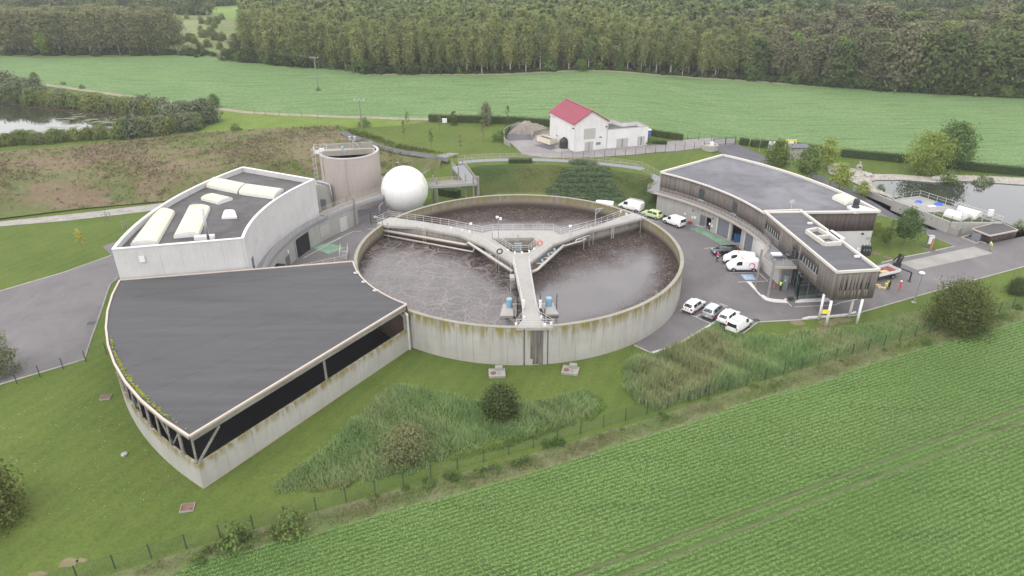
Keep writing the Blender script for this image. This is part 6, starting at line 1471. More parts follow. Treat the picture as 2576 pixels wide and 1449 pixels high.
# stations: x from the rear bumper, z low, z belt, z top, half width at belt, half width at top
KINDS = {
 'hatch': dict(W=1.74, st=[(0,.42,.72,.80,.70,.60),(.06,.30,.82,.98,.79,.66),(.30,.24,.92,1.22,.85,.64),(.62,.22,.95,1.43,.87,.62),(1.2,.22,.95,1.50,.87,.62),(1.9,.22,.94,1.50,.87,.61),(2.35,.22,.93,1.45,.87,.59),(2.75,.22,.93,1.22,.87,.62),(3.12,.22,.92,1.0,.86,.70),(3.6,.22,.82,.90,.83,.70),(3.9,.28,.66,.74,.76,.62),(4.0,.40,.55,.60,.66,.55)], wb=(.62,3.22), wr=.31, side=((.62,1.42),(1.5,2.62)), scr=(2.42,3.08), rear=(.12,.5)),
 'suv': dict(W=1.84, st=[(0,.45,.80,.92,.76,.68),(.06,.34,.92,1.1,.85,.72),(.28,.3,1.02,1.40,.90,.68),(.6,.3,1.05,1.60,.92,.66),(1.4,.3,1.05,1.68,.92,.66),(2.2,.3,1.04,1.66,.92,.65),(2.6,.3,1.03,1.58,.92,.63),(3.0,.3,1.02,1.34,.91,.66),(3.4,.3,1.0,1.12,.90,.76),(4.0,.3,.92,1.0,.88,.76),(4.35,.34,.72,.82,.80,.68),(4.45,.45,.6,.66,.7,.6)], wb=(.75,3.4), wr=.35, side=((.6,1.5),(1.6,2.9)), scr=(2.68,3.35), rear=(.1,.42)),
 'van': dict(W=1.9, st=[(0,.4,1.0,1.1,.86,.8),(.04,.34,1.1,1.82,.92,.80),(.25,.3,1.12,1.90,.94,.80),(1.5,.3,1.12,1.93,.95,.80),(2.8,.3,1.1,1.92,.95,.79),(3.3,.3,1.08,1.85,.95,.77),(3.65,.3,1.06,1.60,.94,.78),(3.95,.3,1.05,1.30,.93,.82),(4.15,.3,1.02,1.14,.91,.82),(4.5,.3,.92,1.0,.87,.76),(4.72,.36,.72,.8,.78,.68),(4.8,.48,.6,.64,.7,.6)], wb=(.85,3.95), wr=.34, side=((2.75,3.62),), scr=(3.38,4.1), rear=None),
 'smallvan': dict(W=1.8, st=[(0,.4,1.0,1.1,.82,.76),(.04,.32,1.08,1.72,.88,.76),(.2,.28,1.1,1.80,.9,.76),(1.2,.26,1.1,1.84,.9,.76),(2.3,.26,1.08,1.82,.9,.75),(2.7,.26,1.06,1.72,.9,.73),(3.0,.26,1.05,1.48,.89,.74),(3.3,.26,1.03,1.16,.88,.78),(3.75,.26,.92,1.02,.84,.74),(4.1,.32,.72,.8,.76,.66),(4.2,.46,.58,.62,.68,.58)], wb=(.72,3.4), wr=.32, side=((2.25,2.98),), scr=(2.72,3.26), rear=(-.005,.12)),
 'wagon': dict(W=1.82, st=[(0,.42,.72,.8,.72,.62),(.08,.3,.84,.98,.82,.68),(.4,.24,.92,1.24,.88,.64),(.9,.22,.95,1.42,.91,.62),(1.8,.22,.95,1.47,.91,.61),(2.5,.22,.94,1.45,.91,.60),(2.9,.22,.93,1.34,.91,.60),(3.4,.22,.92,1.02,.9,.7),(4.0,.22,.84,.92,.87,.72),(4.45,.28,.68,.76,.8,.66),(4.62,.4,.55,.6,.7,.58)], wb=(.82,3.6), wr=.33, side=((.75,1.7),(1.78,3.0)), scr=(2.78,3.4), rear=(.18,.75)),
}
def ring_at(st, x):
    xs = [s[0] for s in st]; v = [np.interp(x, xs, [s[k] for s in st]) for k in range(1, 6)]
    zl, zb, zt_, wb, wt = v; zm = zl + (zb - zl)*.5
    return [(0, zl), (wb*.86, zl), (wb*.985, zl + (zm - zl)*.5), (wb*1.0, zm), (wb*.975, zb), (wt + (wb*.975 - wt)*.06, zt_ - (zt_ - zb)*.08), (wt*.9, zt_ - .012), (wt*.5, zt_ + .012), (0, zt_ + .02)]
def make_vehicle(kind, paint_, label, cat, loc, head, extras=(), group=None, rack=False):
    K = KINDS[kind]; st = K['st']; L = st[-1][0]; t = thing('parked_van' if 'van' in kind else 'parked_car', label, cat, loc, head, group)
    xs = sorted(set([s[0] for s in st] + list(np.linspace(.2, L - .2, 30)))); rings = [ring_at(st, x) for x in xs]; nr = 9
    vs = []; fs = []
    for x, r in zip(xs, rings):
        for (y, z) in r: vs.append((x - L/2, y, z))
        for (y, z) in r[-2:0:-1]: vs.append((x - L/2, -y, z))
    m = 2*nr - 2
    for i in range(len(xs) - 1):
        for k in range(m): fs.append((i*m + k, (i+1)*m + k, (i+1)*m + (k+1) % m, i*m + (k+1) % m))
    fs += [tuple(range(m)), tuple((len(xs) - 1)*m + k for k in range(m))[::-1]]
    mb = MB(); mb.add(vs, fs); body = mb.build('body', paint_, t, local=True); smooth_by_angle(body, 38)
    def P_(x, side, v):   # v: 0 belt .. 1 roof edge on the side
        r = ring_at(st, x); a, b = r[4], r[5]; return Vector((x - L/2, side*(a[0] + (b[0] - a[0])*v + .012), a[1] + (b[1] - a[1])*v))
    def topP(x, u):        # u -1..1 across the top
        r = ring_at(st, x); w = r[6][0]; return Vector((x - L/2, u*w, r[8][1] + .012 - .03*abs(u)))
    for s in (-1, 1):
        for (a, b) in K['side']:
            n = 6; V = []
            for i in range(n + 1):
                x = a + (b - a)*i/n; V += [P_(x, s, .08), P_(x, s, .9)]
            F = [(2*i, 2*i + 2, 2*i + 3, 2*i + 1) for i in range(n)]; MB().add(V, F).build('side_window', 'glass_dark', t, local=True)
    def band(x0, x1, nm):
        n, w = 5, 4; V = []; bx_ = []
        for i in range(n + 1):
            x = x0 + (x1 - x0)*i/n
            for j in range(w + 1): V.append(topP(x, (-1 + 2*j/w)*.93))
        F = [(i*(w+1) + j, (i+1)*(w+1) + j, (i+1)*(w+1) + j + 1, i*(w+1) + j + 1) for i in range(n) for j in range(w)]
        MB().add(V, F).build(nm, 'glass_dark', t, local=True)
    band(*K['scr'], 'windscreen')
    if K['rear']:
        x0, x1 = K['rear']
        if kind == 'smallvan':
            V = [Vector((-L/2 + .0, y, z)) for y, z in ((-.7,1.08),(.7,1.08),(.64,1.66),(-.64,1.66))]; V = [v_ + Vector((-.01 + (v_.z - 1.08)*.08, 0, 0)) for v_ in V]; MB().add(V, [(3,2,1,0)]).build('rear_window', 'glass_dark', t, local=True)
        else: band(x0, x1, 'rear_window')
    wh = None; xr, xf = K['wb']
    for x in (xr, xf):
        for s in (-1, 1):
            c = (x - L/2, s*(K['W']/2 - .10), K['wr']); r = K['wr']
            MB().tube([(c[0], c[1] - .11, r), (c[0], c[1] + .11, r)], r, 18).build('tyre', 'tyre', t, local=True)
            MB().tube([(c[0], s*(K['W']/2 + .005) - s*.02, r), (c[0], s*(K['W']/2 + .02), r)], r*.62, 14).build('rim', 'rim', t, local=True)
            MB().tube([(c[0], s*(K['W']/2 - .075), r + .03), (c[0], s*(K['W']/2 - .02), r + .03)], r*1.18, 18).build('wheel_arch', 'trim_black', t, local=True)
    zl = .62
    for s in (-1, 1):
        zz = .88 if 'van' not in kind else 1.0; MB().box((-L/2 + .05, s*(K['W']/2 - .16), zz), (.1,.2,.24)).build('tail_light', 'lamp_red', t, local=True)
        MB().box((L/2 - .17, s*(K['W']/2 - .2), .70), (.16,.26,.15)).build('headlight', 'lamp_clear', t, local=True)
        x = K['scr'][0] + .4; p = P_(x, s, .05); MB().box((p.x + .1, p.y + s*.08, p.z + .08), (.1,.18,.13)).build('mirror', paint_, t, local=True)
    MB().box((-L/2 - .0, 0, .66), (.04,.5,.12)).build('plate', 'plate', t, local=True)
    MB().box((-L/2 + .06, 0, .36), (.14, K['W']*.8, .16)).build('rear_bumper', 'trim_black', t, local=True); MB().box((L/2 - .06, 0, .36), (.14, K['W']*.78, .2)).build('front_bumper', 'trim_black', t, local=True)
    mb = MB(); 
    for s in (-1, 1): mb.box((0, s*(K['W']/2 - .035), .32), (xf - xr - .8,.05,.1))
    mb.build('sill_trim', 'trim_black', t, local=True)
    for e in extras:
        if e == 'logo':      # red ring on both flanks of the load space
            for s in (-1, 1):
                r_ = ring_at(st, .9); zc = 1.05; V = []; n = 26
                for k in range(n + 1):
                    a = R_(-20 + 330*k/n); ww = .05 + .06*math.sin(k/n*math.pi)
                    for rr in (.46 - ww, .46 + ww*.3):
                        z = zc + rr*math.sin(a); x = 1.25 + rr*math.cos(a)*(1); rg = ring_at(st, x); y = np.interp(z, [rg[2][1], rg[3][1], rg[4][1], rg[5][1]], [rg[2][0], rg[3][0], rg[4][0], rg[5][0]]); V.append((x - L/2, s*(y + .02), z))
                MB().add(V, [(2*k, 2*k + 1, 2*k + 3, 2*k + 2) for k in range(n)]).build('logo_ring', 'logo_red', t, local=True); MB().lathe([(.001,0),(.11,.0),(.11,.02)], (0,0,0), 12).build('logo_dot', 'logo_red', t, local=True)
                o = t.children[-1]; o.location = (1.3 - L/2, s*(.965), .86); o.rotation_euler = (math.pi/2, 0, 0)
        if e == 'logo_small':
            for s in (-1, 1):
                V = []; n = 18
                for k in range(n + 1):
                    a = R_(-20 + 330*k/n)
                    for rr in (.27, .34):
                        z = .72 + rr*math.sin(a); x = 1.0 + rr*math.cos(a); rg = ring_at(st, x); y = np.interp(z, [rg[1][1], rg[2][1], rg[3][1], rg[4][1], rg[5][1]], [rg[1][0], rg[2][0], rg[3][0], rg[4][0], rg[5][0]]); V.append((x - L/2, s*(y + .02), z))
                MB().add(V, [(2*k, 2*k + 1, 2*k + 3, 2*k + 2) for k in range(n)]).build('logo_ring', 'logo_red', t, local=True)
            for k in range(4): MB().box((-L/2 + .015 + .01*abs(k - 1.5), -.55 + .36*k, .92 - .05*abs(k - 1.5)), (.05,.13,.2)).build('chevron', 'logo_red', t, local=True); t.children[-1].rotation_euler = (0,0,0)
        if e == 'hatch':
            MB().box((-L/2 + .75, 0, ring_at(st, .75)[8][1] + .02), (.42, 1.25, .03)).build('roof_hatch', 'door_pale', t, local=True)
        if e == 'sunroof': MB().box((.25, 0, ring_at(st, L/2 + .25)[8][1] + .012), (.55, 1.1, .02)).build('sunroof', 'glass_dark', t, local=True)
        if e == 'beacon': MB().box((.2, 0, ring_at(st, L/2)[8][1] + .09), (.2,.9,.12)).build('beacon_bar', 'pale_wood', t, local=True)
        if e == 'rack':
            mb = MB(); z = ring_at(st, 1.5)[8][1] + .16
            for y in (-.6, .6): mb.bar((-L/2 + .2, y, z), (L/2 - 1.8, y, z), .06)
            for x in np.linspace(-L/2 + .25, L/2 - 1.85, 8): mb.bar((x, -.62, z), (x, .62, z), .06); 
            for x in (-L/2 + .4, 0): 
                for y in (-.6, .6): mb.bar((x, y, z - .2), (x, y, z), .05)
            mb.build('roof_rack', 'rail_white', t, local=True)
    return t
def park(kind, paint_, label, cat, rear, front, side, **k):
    """rear/front: pixels where the visible wheels touch the ground; side +1: they are the right-hand wheels"""
    a, b = G(*rear), G(*front); d = (b - a).normalized(); left = Vector((-d.y, d.x, 0)); K = KINDS[kind]; L = K['st'][-1][0]
    mid = (a + b)/2 + left*side*(K['W']/2 - .12); mid -= d*((K['wb'][0] + K['wb'][1])/2 - L/2)
    return make_vehicle(kind, paint_, label, cat, (mid.x, mid.y, .045), math.atan2(d.y, d.x), **k)
park('hatch', 'car_white', 'white hatchback with a red ring on its door and red stripes across its tail', 'car', c5(575,712), c5(815,545), 1, extras=('logo_small',))
park('suv', 'car_silver', 'silver car with a dark sunroof between two white hatchbacks', 'car', c5(1110,880), c5(1385,665), 1, extras=('sunroof',))
park('hatch', 'car_white', 'plain white hatchback between the silver car and the white estate van', 'car', c5(1490,1030), c5(1760,815), 1)
park('smallvan', 'car_white', 'small white van with a rear window and roof hatch at the grass corner', 'van', c5(1785,1255), c5(2065,1060), 1, extras=('hatch',))
park('smallvan', 'car_white', 'plain white panel van facing the green car beside the workshop wall', 'van', rbz(550,865), rbz(385,803), -1)
park('hatch', 'car_green', 'pale green small car by the left corner of the workshop', 'car', rbz(230,745), rbz(75,700), -1)
park('wagon', 'car_black', 'black estate car parked beside two white vans', 'car', r2(700,430), r2(255,440), -1)
park('van', 'car_white', 'white van with a red ring parked between the black car and its twin', 'van', r2(890,640), r2(480,600), -1, extras=('logo', 'beacon'))
park('van', 'car_white', 'white van with a large red ring on its side next to the blue disabled bay', 'van', r2(980,758), r2(600,757), -1, extras=('logo', 'beacon'))
park('van', 'car_white', 'white van with a roof rack parked behind the tank rim below the bank', 'van', (1603,536), (1561,526), -1, extras=('rack',))
park('van', 'car_white', 'white van mostly hidden behind the tank wall, only its roof showing', 'van', (1529,536), (1488,532), -1)

# flatbed truck with crane
tb0, tb1 = G(*z3(1500,600)), G(*z3(1790,530)); td = (tb1 - tb0).normalized(); trz = math.atan2(td.y, td.x) + math.pi
tc = (tb0 + tb1)/2 + Vector((-td.y, td.x, 0))*1.2
# the truck's cab points away to the upper left, hidden behind the office wing
tr = thing('crane_truck', 'white flatbed truck with a folded black loading crane behind the office wing', 'truck', (tc.x, tc.y, .045), trz)
MB().box((.9,0,.72), (7.2,.9,.3)).build('chassis', 'black_metal', tr, local=True); MB().box((-.6,0,1.0), (4.4,2.2,.14)).build('flatbed', 'rust', tr, local=True)
for y in (-1.12, 1.12): 
    for k in range(2): MB().box((-1.75 + 2.25*k, y, 1.28), (2.2,.06,.45)).build('side_board', 'white_paint', tr, local=True)
MB().box((-2.85,0,1.28), (.06,2.2,.45)).build('tail_board', 'white_paint', tr, local=True); MB().box((1.7,0,1.5), (.1,2.2,1.0)).build('headboard', 'black_metal', tr, local=True)
mb = MB(); V = []; 
prof = [(2.0,.55),(2.0,2.15),(2.2,2.3),(3.4,2.3),(3.75,2.1),(4.15,1.35),(4.45,1.2),(4.5,.55)]
for y in (-1.05, 1.05): V += [(x, y*(.9 if z > 1.6 else 1), z) for x, z in prof]
m = len(prof); mb.add(V, [tuple(range(m))[::-1], tuple(range(m, 2*m))] + [(i, (i+1) % m, m + (i+1) % m, m + i) for i in range(m)]); mb.build('cab', 'car_white', tr, local=True)
MB().add([(3.78,-.88,2.07),(3.78,.88,2.07),(4.165,.95,1.37),(4.165,-.95,1.37)], [(0,1,2,3)]).build('windscreen', 'glass_dark', tr, local=True)
for y in (-1, 1): MB().add([(2.5,y*1.0,1.4),(3.9,y*1.05,1.4),(3.6,y*.97,2.0),(2.5,y*.97,2.0)], [(0,1,2,3)]).build('side_window', 'glass_dark', tr, local=True)
for x in (-1.6, 3.5):
    for y in (-.92, .92): MB().tube([(x, y - .14, .42), (x, y + .14, .42)], .42, 16).build('tyre', 'tyre', tr, local=True); MB().tube([(x, y + .15*(1 if y > 0 else -1), .42), (x, y + .17*(1 if y > 0 else -1), .42)], .22, 12).build('rim', 'rim', tr, local=True)
MB().box((-3.2,0,1.2), (.7,.9,1.6)).build('crane_base', 'black_metal', tr, local=True)
mb = MB(); mb.bar((-3.2,0,1.8), (-3.3,.1,3.6), .36); mb.bar((-3.3,.1,3.5), (-2.9,.2,2.0), .26); mb.bar((-3.1,.45,1.9), (-3.6,.45,3.4), .16); mb.bar((-3.3,-.3,2.9), (-3.4,-1.0,2.0), .14); mb.build('crane_arm', 'black_metal', tr, local=True)
mb = MB(); mb.bar((-3.3,-1.2,1.25), (-3.3,2.6,1.5), .16); mb.bar((-3.3,2.6,1.5), (-3.3,2.6,.0), .16); mb.bar((-3.3,2.3,.02), (-3.3,2.9,.02), .3, .08); mb.build('outrigger', 'black_metal', tr, local=True)
MB().box((.9,-.3,1.45), (.9,.8,.8)).build('yellow_bin', 'yellow', tr, local=True)
MB().bar((-1.2,-.7,1.12), (-2.6,.6,1.15), .3, .12).build('red_strap', 'red_plastic', tr, local=True); MB().box((0,.5,1.25), (1.4,.7,.35)).build('pallet', 'pale_wood', tr, local=True)

# ================================================================== people
mat_plain('skin', (.45,.28,.20), .6, var=.05); mat_plain('cloth_black', (.02,.02,.024), .9, var=.2, scale=8); mat_plain('cloth_red', (.62,.035,.07), .8, var=.1, scale=8); mat_plain('hi_vis', (.62,.80,.10), .75, var=.08, scale=8); mat_plain('cloth_white', (.75,.75,.74), .8, var=.05); mat_plain('hair', (.05,.035,.025), .8, var=.2); mat_plain('helmet_blue', (.16,.30,.55), .4, var=.05); mat_plain('cloth_khaki', (.35,.30,.20), .85, var=.1)
def seg_d(c, a, b):
    e = b - a; u = max(0, min(1, (c - a).dot(e)/max(1e-6, e.length_squared))); return (c - a.lerp(b, u)).length
def person(q, face, label, top, legs, pose, hat=None, band=None, sleeves=None):
    """one continuous skinned body, materials by region"""
    g = T(*q); t = thing('person', label, 'person', (g.x, g.y, g.z + .045), face)
    bend_ = pose.get('bend', 0.0); sp = pose.get('stride', .1)
    def fw(p, k):  # lean the upper body forward about the hips
        x, y, z = p; dz_ = z - .95; a = bend_*k; return (x + dz_*math.sin(a), y, .95 + dz_*math.cos(a))
    J = {'pelvis': (0,0,.95), 'belly': fw((0,0,1.1),1), 'chest': fw((0,0,1.32),1), 'neck': fw((.01,0,1.48),1), 'head': fw((.03,0,1.60),1), 'crown': fw((.03,0,1.72),1)}
    for s, n in ((1,'l'),(-1,'r')):
        J['hip'+n] = (0, .10*s, .90); J['knee'+n] = (.03 + sp*s*.5, .11*s, .49); J['ankle'+n] = (-.02 + sp*s, .12*s, .09); J['toe'+n] = (.17 + sp*s, .13*s, .045)
        J['sh'+n] = fw((0, .19*s, 1.42),1); el, wr = pose['arm'+n]; J['elb'+n] = fw(el,1) if not pose.get('armabs') else el; J['wr'+n] = fw(wr,1) if not pose.get('armabs') else wr
        w, e = Vector(J['wr'+n]), Vector(J['elb'+n]); J['palm'+n] = tuple(w + (w - e).normalized()*.09)
    ed = [('pelvis','belly'),('belly','chest'),('chest','neck'),('neck','head'),('head','crown')]
    for n in 'lr': ed += [('pelvis','hip'+n),('hip'+n,'knee'+n),('knee'+n,'ankle'+n),('ankle'+n,'toe'+n),('chest','sh'+n),('sh'+n,'elb'+n),('elb'+n,'wr'+n),('wr'+n,'palm'+n)]
    rad = {'pelvis':(.16,.13),'belly':(.155,.125),'chest':(.175,.13),'neck':(.06,.06),'head':(.095,.085),'crown':(.075,.07)}
    for n in 'lr': rad.update({'hip'+n:(.095,.095),'knee'+n:(.068,.068),'ankle'+n:(.048,.048),'toe'+n:(.042,.035),'sh'+n:(.075,.075),'elb'+n:(.05,.05),'wr'+n:(.036,.036),'palm'+n:(.04,.022)})
    names = list(J); me = bpy.data.meshes.new('body'); me.from_pydata([J[k] for k in names], [(names.index(a), names.index(b)) for a, b in ed], [])
    o = link(bpy.data.objects.new('body', me)); sk_ = o.modifiers.new('skin', 'SKIN'); sk_.use_smooth_shade = True; ss = o.modifiers.new('sub', 'SUBSURF'); ss.levels = 1; ss.render_levels = 1
    for i, k in enumerate(names): me.skin_vertices[0].data[i].radius = rad[k]; me.skin_vertices[0].data[i].use_root = (k == 'pelvis')
    dg_ = bpy.context.evaluated_depsgraph_get(); ev_ = o.evaluated_get(dg_); nm = bpy.data.meshes.new_from_object(ev_); o.modifiers.clear(); o.data = nm
    bm = bmesh.new(); bm.from_mesh(nm)
    mats = ['skin', top, legs, sleeves or top, 'black_rubber', 'cloth_white']; nm.materials.clear()
    for m_ in mats: nm.materials.append(MATS[m_])
    # fingers: four and a thumb from each palm
    for n, s in (('l',1),('r',-1)):
        w, p = Vector(J['wr'+n]), Vector(J['palm'+n]); d = (p - w).normalized(); sd = d.cross(Vector((0, s, .2))).normalized()
        for k, ln in enumerate((.07,.085,.08,.06)):
            a = p + sd*(-.03 + .02*k); b = a + d*ln*.55; c = b + (d*.75 + Vector((0,-s*.6,0))).normalized()*ln*.5; m_ = MB(); m_.tube([a - d*.03, b, c], [.010,.009,.007], 5); vs = [bm.verts.new(v_) for v_ in m_.v]; [bm.faces.new([vs[i] for i in f_]) for f_ in m_.f]
        a = w + d*.04 + sd*.03; m_ = MB(); m_.tube([a, a + (d + sd*1.1).normalized()*.05, a + (d*1.6 + sd).normalized()*.085], [.012,.011,.008], 5); vs = [bm.verts.new(v_) for v_ in m_.v]; [bm.faces.new([vs[i] for i in f_]) for f_ in m_.f]
    hd_ = Vector(J['head']); nk = Vector(J['neck']); segs = [(Vector(J[a]), Vector(J[b]), a, b) for a, b in ed]
    for f_ in bm.faces:
        c = f_.calc_center_median(); best = min(segs, key=lambda q_: seg_d(c, q_[0], q_[1])); k = best[2] + best[3]
        if 'head' in k or 'crown' in k: mi = 0
        elif 'palm' in k or 'wr' in best[2]: mi = 0
        elif 'ankle' in best[2]: mi = 4
        elif 'hip' in best[3] or 'hip' in best[2] or 'knee' in best[2]: mi = 2
        elif 'elb' in best[2] or 'sh' in best[2]: mi = 3
        else: mi = 1
        if band == 'suit' and mi == 2 and ('knee' in best[2]) and .25 < c.z < .34: mi = 5
        if band and mi == 1 and 1.0 < c.z < 1.14: mi = 5
        if c.z < .93 and mi == 1: mi = 2
        f_.material_index = mi; f_.smooth = True
    bm.to_mesh(nm); bm.free(); o.parent = t
    # face, hair, helmet
    hq = Matrix.Rotation(bend_*.9, 4, 'Y'); fc = lambda x, y, z: hd_ + hq.to_3x3() @ Vector((x, y, z))
    mb = MB(); mb.tube([fc(.095,0,.035), fc(.125,0,-.01), fc(.095,0,-.02)], [.01,.016,.012], 6); mb.build('nose', 'skin', t, local=True)
    for s in (-1, 1): mb = MB(); e = fc(.092, s*.035, .035); mb.lathe([(.002,-.012),(.012,0),(.002,.012)], tuple(e), 8); mb.build('eye', 'black_rubber', t, local=True); mb = MB(); e = fc(0, s*.09, .02); mb.lathe([(.004,-.03),(.02,0),(.004,.03)], tuple(e), 8); mb.build('ear', 'skin', t, local=True)
    mb = MB(); mb.tube([fc(.09,-.03,-.05), fc(.1,0,-.052), fc(.09,.03,-.05)], .007, 5); mb.build('mouth', 'red_plastic', t, local=True)
    mb = MB(); prof = [(.115,.05),(.122,.08),(.11,.13),(.07,.17),(.01,.185)] if hat else [(.105,.06),(.108,.09),(.095,.13),(.06,.16),(.01,.17)]
    mb.lathe(prof, (0,0,0), 16); mb.v = [tuple(fc(v_[0] - (0 if hat else .015), v_[1], v_[2] - .03)) for v_ in mb.v]; h_ = mb.build('helmet' if hat else 'hair', hat or 'hair', t, local=True, smooth=True)
    if hat: mb = MB(); mb.lathe([(.118,.045),(.15,.04),(.15,.05),(.118,.06)], (0,0,0), 16); mb.v = [tuple(fc(v_[0] + .02, v_[1], v_[2] - .03)) for v_ in mb.v]; mb.build('brim', hat, h_, local=True)
    return t
REST = dict(arml=((.0,.27,1.13),(.10,.24,.90)), armr=((.0,-.27,1.13),(.10,-.24,.90)))
person(r2(262,558), R_(100), 'person in a red vest with white bands and dark trousers beside the black car', 'cloth_red', 'cloth_black', dict(arml=((.08,.27,1.15),(.25,.12,1.12)), armr=((.05,-.27,1.15),(.24,-.12,1.1)), stride=.05), 'helmet_blue', True)
person(r2(1522,1145), R_(30), 'person in a yellow vest and black clothes facing the open glass door', 'hi_vis', 'cloth_black', dict(arml=((.05,.28,1.15),(.28,.2,1.05)), armr=((.0,-.27,1.13),(.1,-.25,.9)), stride=.1), None, None, 'cloth_black')
person(z3(1695,706), R_(120), 'person in black with yellow shoulders beside the crane truck', 'cloth_black', 'cloth_black', dict(arml=((.1,.27,1.2),(.3,.15,1.25)), armr=((.08,-.27,1.2),(.3,-.12,1.22)), stride=.08), None, None, 'hi_vis')
person(z3(1890,738), R_(170), 'person in a pink-red work suit and white helmet standing by the truck outrigger', 'cloth_red', 'cloth_red', dict(arml=((.05,.26,1.15),(.24,.08,1.1)), armr=((.05,-.26,1.15),(.24,-.08,1.12)), stride=.12), 'cloth_white', 'suit')
person(cz(2133,1257), R_(200), 'person in a yellow jacket and white helmet bending forward on the road near the shed', 'hi_vis', 'cloth_khaki', dict(bend=.55, arml=((.12,.25,1.1),(.2,.2,.82)), armr=((.12,-.25,1.1),(.2,-.2,.82)), stride=.05), 'cloth_white', None, 'hi_vis')
# ================================================================== vegetation
def quads(P, size, nrm_up=.35, aspect=1.0, out=None, r_=rng):
    """leaf quads at points P (n,3); returns V,F"""
    n = len(P); d = r_.normal(size=(n, 3)); d[:, 2] += nrm_up
    if out is not None: d += out*1.5
    d /= np.linalg.norm(d, axis=1)[:, None] + 1e-9
    a = np.cross(d, r_.normal(size=(n, 3))); a /= np.linalg.norm(a, axis=1)[:, None] + 1e-9; b = np.cross(d, a)
    s = (size*r_.uniform(.6, 1.35, n))[:, None]; a = a*s*aspect; b = b*s
    V = np.stack([P - a, P - b*.6, P + a, P + b*.6], 1).reshape(-1, 3); F = np.arange(4*n).reshape(n, 4); return V, F
def tint_for(n, clump, warm=.15, r_=rng):
    v = np.clip(clump + r_.normal(0, .22, n), 0, 1); w = (r_.random(n) < warm)*r_.uniform(.3, 1, n); c = np.stack([v, w, np.zeros(n)], 1); return np.repeat(c, 4, 0)
def crown_arrays(kind, H, Wd, nl, leafs, nclump, base=.25, seed=1, warm=.15):
    """leaves gathered in clumps through the crown's volume"""
    r_ = np.random.default_rng(seed); P, O, Tn = [], [], []
    per = max(4, nl//nclump)
    for c in range(nclump):
        u = r_.random(); h = base + (1 - base)*u
        if kind == 'poplar': prof = np.sin(np.pi*min(1, (u*.92 + .08))**.8)**.75; rr = Wd/2*(.35 + .65*prof)*(1 if u < .85 else .7)
        elif kind == 'round': rr = Wd/2*math.sqrt(max(.05, 1 - (2*u - .9)**2))
        elif kind == 'willow': rr = Wd/2*math.sqrt(max(.08, 1 - (u*1.0)**2.2))
        elif kind == 'bush': rr = Wd/2*math.sqrt(max(.1, 1 - u**2*.95))
        else: rr = Wd/2
        th = r_.uniform(0, 2*math.pi); q = rr*math.sqrt(r_.uniform(.3, 1.0))*r_.uniform(.85, 1.12); cp_ = np.array([q*math.cos(th), q*math.sin(th), h*H])
        cs = Wd*r_.uniform(.05, .17)
        pts = np.clip(r_.normal(size=(per, 3)), -1.7, 1.7)*np.array([cs, cs, cs*(.8 if kind != 'poplar' else 1.15)]) + cp_
        o = pts - np.array([0, 0, H*(base + .4*(1 - base))]); o /= np.linalg.norm(o, axis=1)[:, None] + 1e-6
        P.append(pts); O.append(o); Tn.append(np.full(per, r_.uniform(.1, .9)))
    P = np.concatenate(P); O = np.concatenate(O); Tn = np.concatenate(Tn); P[:, 2] = np.clip(P[:, 2], H*.02, H*1.04)
    V, F = quads(P, leafs, .3, 1.0, O, r_); return V, F, tint_for(len(P), Tn, warm, r_)
def trunk_mesh(H, r, base, mat, limbs=5, seed=1, lean=0.0, spread=.25, Wd=4):
    r_ = random.Random(seed); mb = MB(); top = Vector((lean*H, 0, H*.82)); mb.tube([(0,0,-.15), (lean*H*.3 + r_.uniform(-.1,.1), r_.uniform(-.1,.1), H*.35), tuple(top)], [r, r*.72, r*.16], 7)
    for k in range(limbs):
        z = H*(base + (.75 - base)*(k + .5)/limbs); a = r_.uniform(0, 6.28); L = Wd*.5*r_.uniform(.5, .95); p = Vector((lean*z, 0, z)); q = p + Vector((math.cos(a)*L, math.sin(a)*L, L*r_.uniform(.5, 1.1))); mb.tube([p, p.lerp(q, .5) + Vector((0,0,-.1*L)), q], [r*.35, r*.22, r*.06], 5)
    o = mb.build('trunk', mat); return o
PROTO = {}
def tree_proto(key, kind, H, Wd, nl, leafs, ncl, base, mat, bark='bark', r=.18, limbs=5, lean=0.0, warm=.15, nv=2, nm='crown'):
    out = []
    for s in range(nv):
        V, F, C_ = crown_arrays(kind, H, Wd, nl, leafs, ncl, base, hash(key) % 1000 if False else sum(map(ord, key)) + s*17, warm)
        if lean: V[:, 0] += lean*V[:, 2]
        me_o = np_mesh(nm, V, F, mat, C_); tk_ = trunk_mesh(H, r, base, bark, limbs, s + 3, lean, Wd=Wd); out.append((me_o.data, tk_.data)); bpy.data.objects.remove(me_o); bpy.data.objects.remove(tk_)
    PROTO[key] = out
tid = [0]
def plant(key, g, s=1.0, label='', name='tree', cat='tree', group=None, rz=None, sz=1.0, crown='crown'):
    cm, tm = PROTO[key][tid[0] % len(PROTO[key])]; tid[0] += 1
    t = thing(name, label, cat, (g[0], g[1], g[2]), random.uniform(0, 6.28) if rz is None else rz, group); t.scale = (s, s, s*sz)
    a = link(bpy.data.objects.new('trunk', tm)); a.parent = t; b = link(bpy.data.objects.new(crown, cm)); b.parent = t; return t
